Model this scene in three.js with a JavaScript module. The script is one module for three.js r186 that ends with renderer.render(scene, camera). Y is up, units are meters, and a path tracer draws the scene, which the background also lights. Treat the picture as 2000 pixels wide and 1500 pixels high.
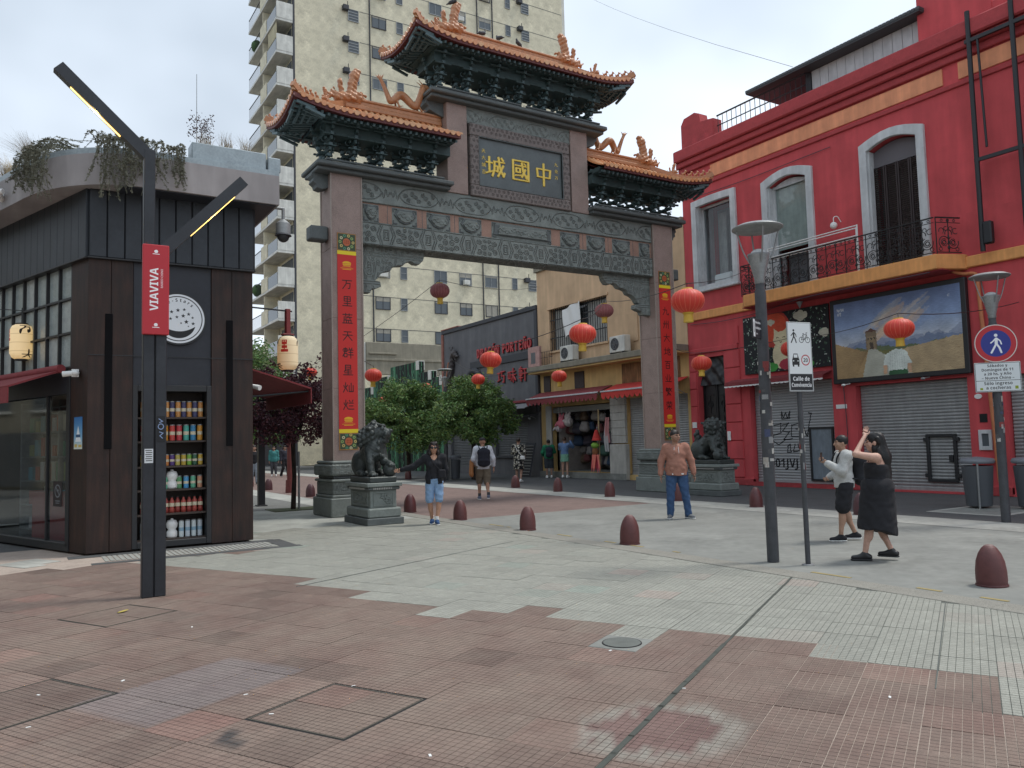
import * as THREE from 'three';
import { mergeGeometries, mergeVertices } from 'three/addons/utils/BufferGeometryUtils.js';
import { ImprovedNoise } from 'three/addons/math/ImprovedNoise.js';

// ---------- camera, sky, sun, exposure ----------
const scene = new THREE.Scene();
const CAM = new THREE.Vector3(0, 1.65, 0), FPX = 1556.4;
const YAW = 32.098 * Math.PI / 180, PITCH = 4.027 * Math.PI / 180, ROLL = -1.515 * Math.PI / 180;
const FWD = new THREE.Vector3(Math.sin(YAW) * Math.cos(PITCH), Math.sin(PITCH), -Math.cos(YAW) * Math.cos(PITCH));
const R0 = new THREE.Vector3(Math.cos(YAW), 0, Math.sin(YAW)), U0 = new THREE.Vector3().crossVectors(R0, FWD);
const RGT = R0.clone().multiplyScalar(Math.cos(ROLL)).addScaledVector(U0, Math.sin(ROLL));
const UPV = U0.clone().multiplyScalar(Math.cos(ROLL)).addScaledVector(R0, -Math.sin(ROLL));
const camera = new THREE.PerspectiveCamera(2 * Math.atan(750 / FPX) * 180 / Math.PI, 4 / 3, 0.1, 900);
camera.position.copy(CAM); camera.up.copy(UPV); camera.lookAt(CAM.clone().add(FWD));

const noise = new ImprovedNoise();
const fbm = (x, y, z, o = 4) => { let s = 0, a = .5, f = 1; for (let i = 0; i < o; i++) { s += a * noise.noise(x * f, y * f, z * f); a *= .5; f *= 2.03; } return s; };
const sunDir = new THREE.Vector3(.42, .86, .12).normalize();
{ // overcast sky, computed: thin grey cloud, brighter around the veiled sun
  const w = 768, h = 384, d = new Float32Array(w * h * 4), v = new THREE.Vector3();
  for (let j = 0; j < h; j++) for (let i = 0; i < w; i++) {
    const el = ((j + .5) / h - .5) * Math.PI, az = ((i + .5) / w - .5) * 2 * Math.PI;
    v.set(Math.cos(el) * Math.cos(az), Math.sin(el), Math.cos(el) * Math.sin(az));
    const y = Math.max(v.y, 0), k = 1 / (y + .35);
    const c = fbm(v.x * k * 1.6 + 3, v.z * k * 1.6, 1.7, 5) * 1.5, glow = Math.pow(Math.max(v.dot(sunDir), 0), 2);
    const hz = Math.pow(1 - y, 3), t = THREE.MathUtils.clamp(.5 + c, 0, 1);
    const base = .555 + .09 * glow + .11 * hz + .25 * (t - .5);
    const warm = .05 * t + .06 * hz, o = (j * w + i) * 4, below = v.y < -.02 ? .45 : 1;
    d[o] = base * (.82 + warm) * below; d[o + 1] = base * (.955 + warm * .4) * below; d[o + 2] = base * (1.12 - warm * .3) * below; d[o + 3] = 1;
  }
  const sky = new THREE.DataTexture(d, w, h, THREE.RGBAFormat, THREE.FloatType);
  sky.mapping = THREE.EquirectangularReflectionMapping; sky.magFilter = sky.minFilter = THREE.LinearFilter; sky.wrapS = THREE.RepeatWrapping; sky.needsUpdate = true;
  scene.background = sky; scene.environment = sky;
}
const sun = new THREE.DirectionalLight(new THREE.Color(1, .96, .9), 1.5);
sun.position.copy(sunDir).multiplyScalar(80).add(new THREE.Vector3(10, 0, -20)); sun.target.position.set(10, 0, -20);
sun.castShadow = true; sun.shadow.radius = 21; sun.shadow.mapSize.set(2048, 2048);
Object.assign(sun.shadow.camera, { left: -50, right: 50, top: 50, bottom: -50, near: 1, far: 200 });
scene.add(sun, sun.target);
const renderer = new THREE.WebGLRenderer({ antialias: true });
renderer.toneMapping = THREE.LinearToneMapping; renderer.toneMappingExposure = 1.6; renderer.shadowMap.enabled = true;

// ---------- helpers ----------
let seed = 12345;
const rnd = () => { seed = (seed + 0x6d2b79f5) | 0; let t = Math.imul(seed ^ (seed >>> 15), 1 | seed); t = (t + Math.imul(t ^ (t >>> 7), 61 | t)) ^ t; return ((t ^ (t >>> 14)) >>> 0) / 4294967296; };
const rr = (a, b) => a + (b - a) * rnd();
const V = (x, y, z) => new THREE.Vector3(x, y, z);
const clamp = THREE.MathUtils.clamp, lerp = THREE.MathUtils.lerp, sst = THREE.MathUtils.smoothstep;
// a photo pixel (2000 x 1500) as a direction; where it meets the ground, a facade plane or a depth
const ray = (px, py) => FWD.clone().addScaledVector(RGT, (px - 1000) / FPX).addScaledVector(UPV, -(py - 750) / FPX);
const G = (px, py, y = 0) => { const d = ray(px, py); return CAM.clone().addScaledVector(d, (y - CAM.y) / d.y); };
const onX = (px, py, X) => { const d = ray(px, py); return CAM.clone().addScaledVector(d, X / d.x); };
const onZ = (px, py, Z) => { const d = ray(px, py); return CAM.clone().addScaledVector(d, Z / d.z); };
const atD = (px, py, D) => CAM.clone().addScaledVector(ray(px, py), D);

const used = new Map();
function numbered(name) { const n = used.get(name) || 0; used.set(name, n + 1); return n ? name + '_' + String(n).padStart(3, '0') : name; }
function tag(o, label, category, group) { o.userData.label = label; o.userData.category = category; if (group) o.userData.group = group; return o; }
function thing(name, label, category, pos = [0, 0, 0], turn = 0, group) {
  const o = new THREE.Group(); o.name = numbered(name); o.position.set(...pos); o.rotation.y = turn; scene.add(o);
  return tag(o, label, category, group);
}
function sub(name, parent, pos = [0, 0, 0], turn = 0) { const o = new THREE.Group(); o.name = name; o.position.set(...pos); o.rotation.y = turn; parent.add(o); return o; }
function copyOf(src, pos, turn, label, group) {
  const o = src.clone(); o.name = numbered(src.name.replace(/_\d\d\d$/, '')); o.position.set(...pos); o.rotation.y = turn; o.userData = { ...src.userData };
  if (label) o.userData.label = label; if (group) o.userData.group = group; scene.add(o); return o;
}
function structure(o) { o.userData.kind = 'structure'; return o; }

function clean(g, keepUV) {
  if (g.index) g = g.toNonIndexed(); else g = g.clone();
  if (!g.attributes.normal) g.computeVertexNormals();
  for (const k of Object.keys(g.attributes)) if (k !== 'position' && k !== 'normal' && k !== 'color' && !(k === 'uv' && keepUV)) g.deleteAttribute(k);
  g.morphAttributes = {}; g.groups = [];
  return g;
}
function autoUV(g) {
  const p = g.attributes.position, n = g.attributes.normal, uv = new Float32Array(p.count * 2);
  for (let i = 0; i < p.count; i++) {
    const ax = Math.abs(n.getX(i)), ay = Math.abs(n.getY(i)), az = Math.abs(n.getZ(i));
    if (ay >= ax && ay >= az) { uv[2 * i] = p.getX(i); uv[2 * i + 1] = p.getZ(i); }
    else if (ax >= az) { uv[2 * i] = p.getZ(i); uv[2 * i + 1] = p.getY(i); }
    else { uv[2 * i] = p.getX(i); uv[2 * i + 1] = p.getY(i); }
  }
  g.setAttribute('uv', new THREE.BufferAttribute(uv, 2)); return g;
}
const M4 = (x = 0, y = 0, z = 0, rx = 0, ry = 0, rz = 0, s = 1) => new THREE.Matrix4().compose(V(x, y, z), new THREE.Quaternion().setFromEuler(new THREE.Euler(rx, ry, rz)), Array.isArray(s) ? V(...s) : V(s, s, s));
const boxCache = new Map();
class B {
  constructor(keepUV = false) { this.g = []; this.keepUV = keepUV; }
  add(geo, m) { const g = clean(geo, this.keepUV); if (m) g.applyMatrix4(m); this.g.push(g); return this; }
  box(x0, x1, y0, y1, z0, z1, m) { const g = new THREE.BoxGeometry(Math.abs(x1 - x0), Math.abs(y1 - y0), Math.abs(z1 - z0)); g.translate((x0 + x1) / 2, (y0 + y1) / 2, (z0 + z1) / 2); return this.add(g, m); }
  cbox(x0, x1, y0, y1, z0, z1, c = .012, m) { return this.add(chamferBox(x1 - x0, y1 - y0, z1 - z0, c).translate((x0 + x1) / 2, (y0 + y1) / 2, (z0 + z1) / 2), m); }
  cyl(x, y, z, r0, r1, h, seg = 12, m) { const g = new THREE.CylinderGeometry(r1, r0, h, seg); g.translate(x, y + h / 2, z); return this.add(g, m); }
  sph(x, y, z, rx, ry = rx, rz = rx, a = 12, b = 8) { const g = new THREE.SphereGeometry(1, a, b); g.scale(rx, ry, rz); g.translate(x, y, z); return this.add(g); }
  bar(a, b, w, h = w) { // rectangular bar between two points
    const d = b.clone().sub(a), L = d.length(), g = new THREE.BoxGeometry(w, h, L); const q = new THREE.Quaternion();
    const up = Math.abs(d.y) / L > .99 ? V(0, 0, 1) : V(0, 1, 0); const m = new THREE.Matrix4().lookAt(b, a, up); q.setFromRotationMatrix(m);
    return this.add(g, new THREE.Matrix4().compose(a.clone().add(b).multiplyScalar(.5), q, V(1, 1, 1)));
  }
  rod(a, b, r0, r1 = r0, seg = 8) {
    const d = b.clone().sub(a), L = d.length(), g = new THREE.CylinderGeometry(r1, r0, L, seg); g.translate(0, L / 2, 0);
    const q = new THREE.Quaternion().setFromUnitVectors(V(0, 1, 0), d.normalize()); return this.add(g, new THREE.Matrix4().compose(a, q, V(1, 1, 1)));
  }
  tube(pts, r, seg = 24, rs = 6, closed = false) { return this.add(new THREE.TubeGeometry(new THREE.CatmullRomCurve3(pts, closed), seg, r, rs, closed)); }
  lathe(pts, seg = 20, m) { return this.add(new THREE.LatheGeometry(pts.map(p => new THREE.Vector2(p[0], p[1])), seg), m); }
  ext(pts, depth, m, bevel = 0, holes = []) {
    const s = pts.isShape ? pts : new THREE.Shape(pts.map(p => new THREE.Vector2(p[0], p[1])));
    for (const h of holes) s.holes.push(new THREE.Path(h.map(p => new THREE.Vector2(p[0], p[1]))));
    return this.add(new THREE.ExtrudeGeometry(s, { depth, bevelEnabled: bevel > 0, bevelSize: bevel, bevelThickness: bevel, bevelSegments: 1, curveSegments: 8 }), m);
  }
  geo() { const g = mergeGeometries(this.g, false); if (!this.keepUV) autoUV(g); return g; }
  mesh(name, mat, parent = scene) {
    const m = new THREE.Mesh(this.geo(), mat); m.name = parent === scene ? numbered(name) : name; m.castShadow = m.receiveShadow = true; parent.add(m); return m;
  }
}
function chamferBox(w, h, d, c) {
  c = Math.min(c, w / 3, h / 3, d / 3);
  const X = w / 2, Y = h / 2, Z = d / 2, P = [], q = (a, b, e, f) => { P.push(...a, ...b, ...e, ...a, ...e, ...f); };
  const quad = (a, b, e, f) => { const n = V(...b).sub(V(...a)).cross(V(...e).sub(V(...a))), ctr = V(...a).add(V(...e)); n.dot(ctr) < 0 ? q(a, f, e, b) : q(a, b, e, f); };
  const tri = (a, b, e) => { const n = V(...b).sub(V(...a)).cross(V(...e).sub(V(...a))); n.dot(V(...a)) < 0 ? P.push(...a, ...e, ...b) : P.push(...a, ...b, ...e); };
  for (const s of [-1, 1]) {
    quad([s * X, -Y + c, -Z + c], [s * X, Y - c, -Z + c], [s * X, Y - c, Z - c], [s * X, -Y + c, Z - c]);
    quad([-X + c, s * Y, -Z + c], [X - c, s * Y, -Z + c], [X - c, s * Y, Z - c], [-X + c, s * Y, Z - c]);
    quad([-X + c, -Y + c, s * Z], [X - c, -Y + c, s * Z], [X - c, Y - c, s * Z], [-X + c, Y - c, s * Z]);
    for (const t of [-1, 1]) {
      quad([s * X, t * (Y - c), -Z + c], [s * X, t * (Y - c), Z - c], [s * (X - c), t * Y, Z - c], [s * (X - c), t * Y, -Z + c]);
      quad([s * X, -Y + c, t * (Z - c)], [s * X, Y - c, t * (Z - c)], [s * (X - c), Y - c, t * Z], [s * (X - c), -Y + c, t * Z]);
      quad([-X + c, s * Y, t * (Z - c)], [X - c, s * Y, t * (Z - c)], [X - c, s * (Y - c), t * Z], [-X + c, s * (Y - c), t * Z]);
      for (const u of [-1, 1]) tri([s * X, t * (Y - c), u * (Z - c)], [s * (X - c), t * Y, u * (Z - c)], [s * (X - c), t * (Y - c), u * Z]);
    }
  }
  const g = new THREE.BufferGeometry(); g.setAttribute('position', new THREE.Float32BufferAttribute(P, 3)); g.computeVertexNormals(); return g;
}
// ---------- procedural textures and materials ----------
function tex(size, fn, srgb = true, h = size) {
  const d = new Uint8Array(size * h * 4);
  for (let j = 0; j < h; j++) for (let i = 0; i < size; i++) { const c = fn(i / size, j / h, i, j), o = (j * size + i) * 4; const a = Array.isArray(c) ? c : [c, c, c]; d[o] = clamp(a[0], 0, 1) * 255; d[o + 1] = clamp(a[1], 0, 1) * 255; d[o + 2] = clamp(a[2], 0, 1) * 255; d[o + 3] = 255; }
  const t = new THREE.DataTexture(d, size, h); t.wrapS = t.wrapT = THREE.RepeatWrapping; t.magFilter = THREE.LinearFilter; t.minFilter = THREE.LinearMipmapLinearFilter; t.generateMipmaps = true;
  if (srgb) t.colorSpace = THREE.SRGBColorSpace; t.needsUpdate = true; return t;
}
// periodic noise: sample 3D noise on a torus-like wrap by blending
function pn(u, v, f, s) { const a = (x, y) => fbm(x * f + s, y * f, s * .37, 4); const x = u, y = v; return lerp(lerp(a(x, y), a(x - 1, y), x), lerp(a(x, y - 1), a(x - 1, y - 1), x), y) * 1.4; }
const MOTTLE = tex(256, (u, v, i, j) => { const c = pn(u, v, 4, 1.3), f = pn(u, v, 26, 9.1); const k = .86 + .16 * c + .10 * f; return [k, k, k]; });
const SPECK = tex(256, (u, v) => { const c = pn(u, v, 3, 4.2), s = rnd(); const k = .80 + .12 * c + (s > .93 ? .18 : s < .12 ? -.22 : 0) + .06 * (rnd() - .5); return [k, k * .99, k * .97]; });
const STREAK = tex(256, (u, v) => { const a = pn(u, v, 9, 2.2), b = pn(u, v * .12, 14, 7.7), c = pn(u, v, 3, 3.3); const k = .86 + .1 * b + .1 * c + .06 * a; return [k, k * .995, k * .985]; });
const WOODG = tex(256, (u, v) => { const a = pn(u, v * .1, 22, 5.2), c = pn(u, v, 3, 8.3), r = pn(u, v, 5, 2.9); const k = .62 + .3 * a + .3 * c; return [k + .14 * Math.max(0, r), k * .92, k * .86]; });
const BUMP = tex(256, (u, v) => .5 + .45 * pn(u, v, 14, 6.1) + .12 * (rnd() - .5), false);
const TEXS = { mottle: MOTTLE, speck: SPECK, streak: STREAK, wood: WOODG, bump: BUMP };
const clones = new Map();
function tx(name, metres, my = metres) { const k = name + metres + '/' + my; if (!clones.has(k)) { const t = TEXS[name].clone(); t.repeat.set(1 / metres, 1 / my); t.needsUpdate = true; clones.set(k, t); } return clones.get(k); }
function mat(rgb, rough = .8, o = {}) {
  const m = new THREE.MeshPhysicalMaterial({ roughness: rough, metalness: o.metal || 0 });
  const k = o.map ? 1.28 : 1; if (Array.isArray(rgb)) m.color.setRGB(Math.min(rgb[0] * k, 1), Math.min(rgb[1] * k, 1), Math.min(rgb[2] * k, 1)); else m.color.set(rgb);
  if (o.map) m.map = tx(o.map, o.scale || 2, o.scaleY || o.scale || 2);
  if (o.bump) { m.bumpMap = tx('bump', o.bscale || .6); m.bumpScale = o.bump; }
  if (o.vc) m.vertexColors = true;
  if (o.coat) { m.clearcoat = o.coat; m.clearcoatRoughness = .25; }
  if (o.side) m.side = THREE.DoubleSide;
  if (o.spec !== undefined) m.specularIntensity = o.spec;
  return m;
}
function canvasTex(w, h, draw) { const c = document.createElement('canvas'); c.width = w; c.height = h; const g = c.getContext('2d'); draw(g, w, h); const t = new THREE.CanvasTexture(c); t.colorSpace = THREE.SRGBColorSpace; t.anisotropy = 8; return t; }
function weathered(g, w, h, amp = 5, grain = 16) { // brush and print grain: pixels pushed about by noise
  const a = g.getImageData(0, 0, w, h), s = new Uint8ClampedArray(a.data); for (let y = 0; y < h; y++) for (let x = 0; x < w; x++) { const n = noise.noise(x * .06, y * .06, 3), m = noise.noise(x * .06, y * .06, 8), q = noise.noise(x * .012, y * .012, 5), X = clamp(Math.round(x + amp * n), 0, w - 1), Y = clamp(Math.round(y + amp * m), 0, h - 1), o = (y * w + x) * 4, p = (Y * w + X) * 4, k = 1 + .1 * q + .09 * noise.noise(x * .03, y * .2, 1), r = (rnd() - .5) * grain; for (let c = 0; c < 3; c++) a.data[o + c] = s[p + c] * k + r; } g.putImageData(a, 0, 0);
}
function printed(t, rough = .6, o = {}) { return new THREE.MeshPhysicalMaterial({ map: t, roughness: rough, ...o }); }
// flat printed face: a plane of w x h with its own uv, centred at origin, facing +z
const face = (w, h) => new THREE.PlaneGeometry(w, h);

const M = {
  asphalt: mat([.17, .175, .17], .93, { map: 'speck', scale: 1.7, bump: .003, bscale: .4 }),
  concrete: mat([.235, .24, .22], .92, { map: 'mottle', scale: 3.1, bump: .002, bscale: .5 }),
  lightStrip: mat([.37, .37, .335], .9, { map: 'mottle', scale: 2.3, bump: .002 }),
  darkWalk: mat([.10, .105, .11], .85, { map: 'speck', scale: 1.3, bump: .002 }),
  granite: mat([.41, .31, .28], .72, { map: 'speck', scale: .9, bump: .0008, bscale: .3 }),
  granitePink: mat([.45, .28, .22], .72, { map: 'speck', scale: .8, bump: .0008, bscale: .3 }),
  stone: mat([.215, .24, .222], .78, { map: 'mottle', scale: 1.1, bump: .004, bscale: .5 }),
  stoneDark: mat([.115, .13, .128], .7, { map: 'mottle', scale: .9, bump: .003, bscale: .4 }),
  bronze: mat([.055, .065, .062], .5, { map: 'mottle', scale: .5, bump: .003, bscale: .25, metal: .25 }),
  tile: mat([.6, .25, .1], .42, { map: 'mottle', scale: .5, coat: .3 }),
  tilePale: mat([.62, .33, .16], .45, { map: 'mottle', scale: .4, coat: .25 }),
  ornament: mat([.46, .2, .085], .5, { map: 'mottle', scale: .35, coat: .25, bump: .004, bscale: .2 }),
  bracket: mat([.05, .085, .085], .6, { map: 'mottle', scale: .5 }),
  bracketBlue: mat([.1, .155, .165], .6, { map: 'mottle', scale: .5 }),
  eaveRed: mat([.13, .03, .027], .6, { map: 'mottle', scale: .6 }),
  black: mat([.018, .019, .021], .5), blackMetal: mat([.022, .023, .026], .45, { metal: .3 }), steel: mat([.38, .39, .39], .4, { metal: .7 }),
  galv: mat([.30, .31, .31], .5, { metal: .45, map: 'mottle', scale: .4 }), white: mat([.74, .74, .72], .6), glass: new THREE.MeshPhysicalMaterial({ color: 0xe4eaec, roughness: .05, metalness: 0, transmission: 1, thickness: 0 }),
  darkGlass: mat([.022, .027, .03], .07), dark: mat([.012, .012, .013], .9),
};
// ---------- implicit surfaces: blended tapered capsules and ellipsoids, meshed with surface nets ----------
class Field {
  constructor(min, max, cell) {
    this.c = cell; this.o = min; this.n = [0, 1, 2].map(i => Math.ceil((max[i] - min[i]) / cell) + 2);
    this.v = new Float32Array(this.n[0] * this.n[1] * this.n[2]).fill(1);
  }
  each(lo, hi, fn) {
    const { c, o, n, v } = this, a = lo.map((x, i) => Math.max(0, Math.floor((x - o[i]) / c))), b = hi.map((x, i) => Math.min(n[i] - 1, Math.ceil((x - o[i]) / c)));
    for (let k = a[2]; k <= b[2]; k++) for (let j = a[1]; j <= b[1]; j++) { let q = (k * n[1] + j) * n[0] + a[0]; for (let i = a[0]; i <= b[0]; i++, q++) v[q] = fn(o[0] + i * c, o[1] + j * c, o[2] + k * c, v[q]); }
    return this;
  }
  static smin(a, b, k) { if (k <= 0) return Math.min(a, b); const h = Math.max(k - Math.abs(a - b), 0) / k; return Math.min(a, b) - h * h * k * .25; }
  cap(a, b, ra, rb = ra, k = .03, fl = null) { // tapered capsule; fl flattens along one axis: [axis, factor]
    const m = Math.max(ra, rb) + k + this.c * 2, ab = [b[0] - a[0], b[1] - a[1], b[2] - a[2]], L2 = ab[0] ** 2 + ab[1] ** 2 + ab[2] ** 2 || 1e-9;
    const mm = fl ? m * Math.max(1, fl[1]) : m, lo = [0, 1, 2].map(i => Math.min(a[i], b[i]) - mm), hi = [0, 1, 2].map(i => Math.max(a[i], b[i]) + mm);
    return this.each(lo, hi, (x, y, z, old) => {
      const px = x - a[0], py = y - a[1], pz = z - a[2], t = Math.min(1, Math.max(0, (px * ab[0] + py * ab[1] + pz * ab[2]) / L2));
      let dx = px - ab[0] * t, dy = py - ab[1] * t, dz = pz - ab[2] * t; if (fl) { if (fl[0] === 0) dx /= fl[1]; else if (fl[0] === 1) dy /= fl[1]; else dz /= fl[1]; }
      return Field.smin(old, Math.sqrt(dx * dx + dy * dy + dz * dz) - (ra + (rb - ra) * t), k);
    });
  }
  ell(p, r, k = .03, ry = 0) {
    const m = Math.max(...r) + k + this.c * 2, cs = Math.cos(ry), sn = Math.sin(ry);
    return this.each(p.map(x => x - m), p.map(x => x + m), (x, y, z, old) => {
      let dx = x - p[0], dy = y - p[1], dz = z - p[2]; if (ry) { const t = cs * dx - sn * dz; dz = sn * dx + cs * dz; dx = t; }
      const k0 = Math.hypot(dx / r[0], dy / r[1], dz / r[2]), k1 = Math.hypot(dx / r[0] ** 2, dy / r[1] ** 2, dz / r[2] ** 2) || 1e-6;
      return Field.smin(old, k0 * (k0 - 1) / k1, k);
    });
  }
  cut(p, r) { const m = Math.max(...r) + this.c * 2; return this.each(p.map(x => x - m), p.map(x => x + m), (x, y, z, old) => { const k0 = Math.hypot((x - p[0]) / r[0], (y - p[1]) / r[1], (z - p[2]) / r[2]); return Math.max(old, -(k0 - 1) * Math.min(...r)); }); }
  clip(fn) { return this.each(this.o, this.o.map((x, i) => x + this.n[i] * this.c), (x, y, z, old) => Math.max(old, fn(x, y, z))); }
  warp(fn) { return this.each(this.o, this.o.map((x, i) => x + this.n[i] * this.c), (x, y, z, old) => Math.abs(old) < .12 ? old + fn(x, y, z) : old); }
  geo() {
    const { n, v, c, o } = this, [nx, ny, nz] = n, id = new Int32Array(v.length).fill(-1), P = [], I = [], at = (i, j, k) => (k * ny + j) * nx + i;
    const E = [[0, 0, 0, 1, 0, 0], [0, 0, 0, 0, 1, 0], [0, 0, 0, 0, 0, 1], [1, 0, 0, 1, 1, 0], [1, 0, 0, 1, 0, 1], [0, 1, 0, 1, 1, 0], [0, 1, 0, 0, 1, 1], [0, 0, 1, 1, 0, 1], [0, 0, 1, 0, 1, 1], [1, 1, 0, 1, 1, 1], [1, 0, 1, 1, 1, 1], [0, 1, 1, 1, 1, 1]];
    for (let k = 0; k < nz - 1; k++) for (let j = 0; j < ny - 1; j++) for (let i = 0; i < nx - 1; i++) {
      let s = 0; const q = at(i, j, k); s = (v[q] < 0) + (v[q + 1] < 0) + (v[q + nx] < 0) + (v[q + nx + 1] < 0) + (v[q + nx * ny] < 0) + (v[q + nx * ny + 1] < 0) + (v[q + nx * ny + nx] < 0) + (v[q + nx * ny + nx + 1] < 0);
      if (s === 0 || s === 8) continue;
      let x = 0, y = 0, z = 0, m = 0;
      for (const e of E) { const a = v[at(i + e[0], j + e[1], k + e[2])], b = v[at(i + e[3], j + e[4], k + e[5])]; if ((a < 0) === (b < 0)) continue; const t = a / (a - b); x += e[0] + (e[3] - e[0]) * t; y += e[1] + (e[4] - e[1]) * t; z += e[2] + (e[5] - e[2]) * t; m++; }
      id[q] = P.length / 3; P.push(o[0] + (i + x / m) * c, o[1] + (j + y / m) * c, o[2] + (k + z / m) * c);
    }
    const quad = (a, b, d, e, f) => { if (a < 0 || b < 0 || d < 0 || e < 0) return; f ? I.push(a, b, d, a, d, e) : I.push(a, d, b, a, e, d); };
    for (let k = 1; k < nz - 1; k++) for (let j = 1; j < ny - 1; j++) for (let i = 1; i < nx - 1; i++) {
      const q = at(i, j, k), a = v[q] < 0;
      if (a !== v[q + 1] < 0) quad(id[at(i, j - 1, k - 1)], id[at(i, j, k - 1)], id[q], id[at(i, j - 1, k)], a);
      if (a !== v[q + nx] < 0) quad(id[at(i - 1, j, k - 1)], id[at(i - 1, j, k)], id[q], id[at(i, j, k - 1)], a);
      if (a !== v[q + nx * ny] < 0) quad(id[at(i - 1, j - 1, k)], id[at(i, j - 1, k)], id[q], id[at(i - 1, j, k)], a);
    }
    const g = new THREE.BufferGeometry(); g.setAttribute('position', new THREE.Float32BufferAttribute(P, 3)); g.setIndex(I); g.computeVertexNormals(); return g;
  }
}
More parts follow.
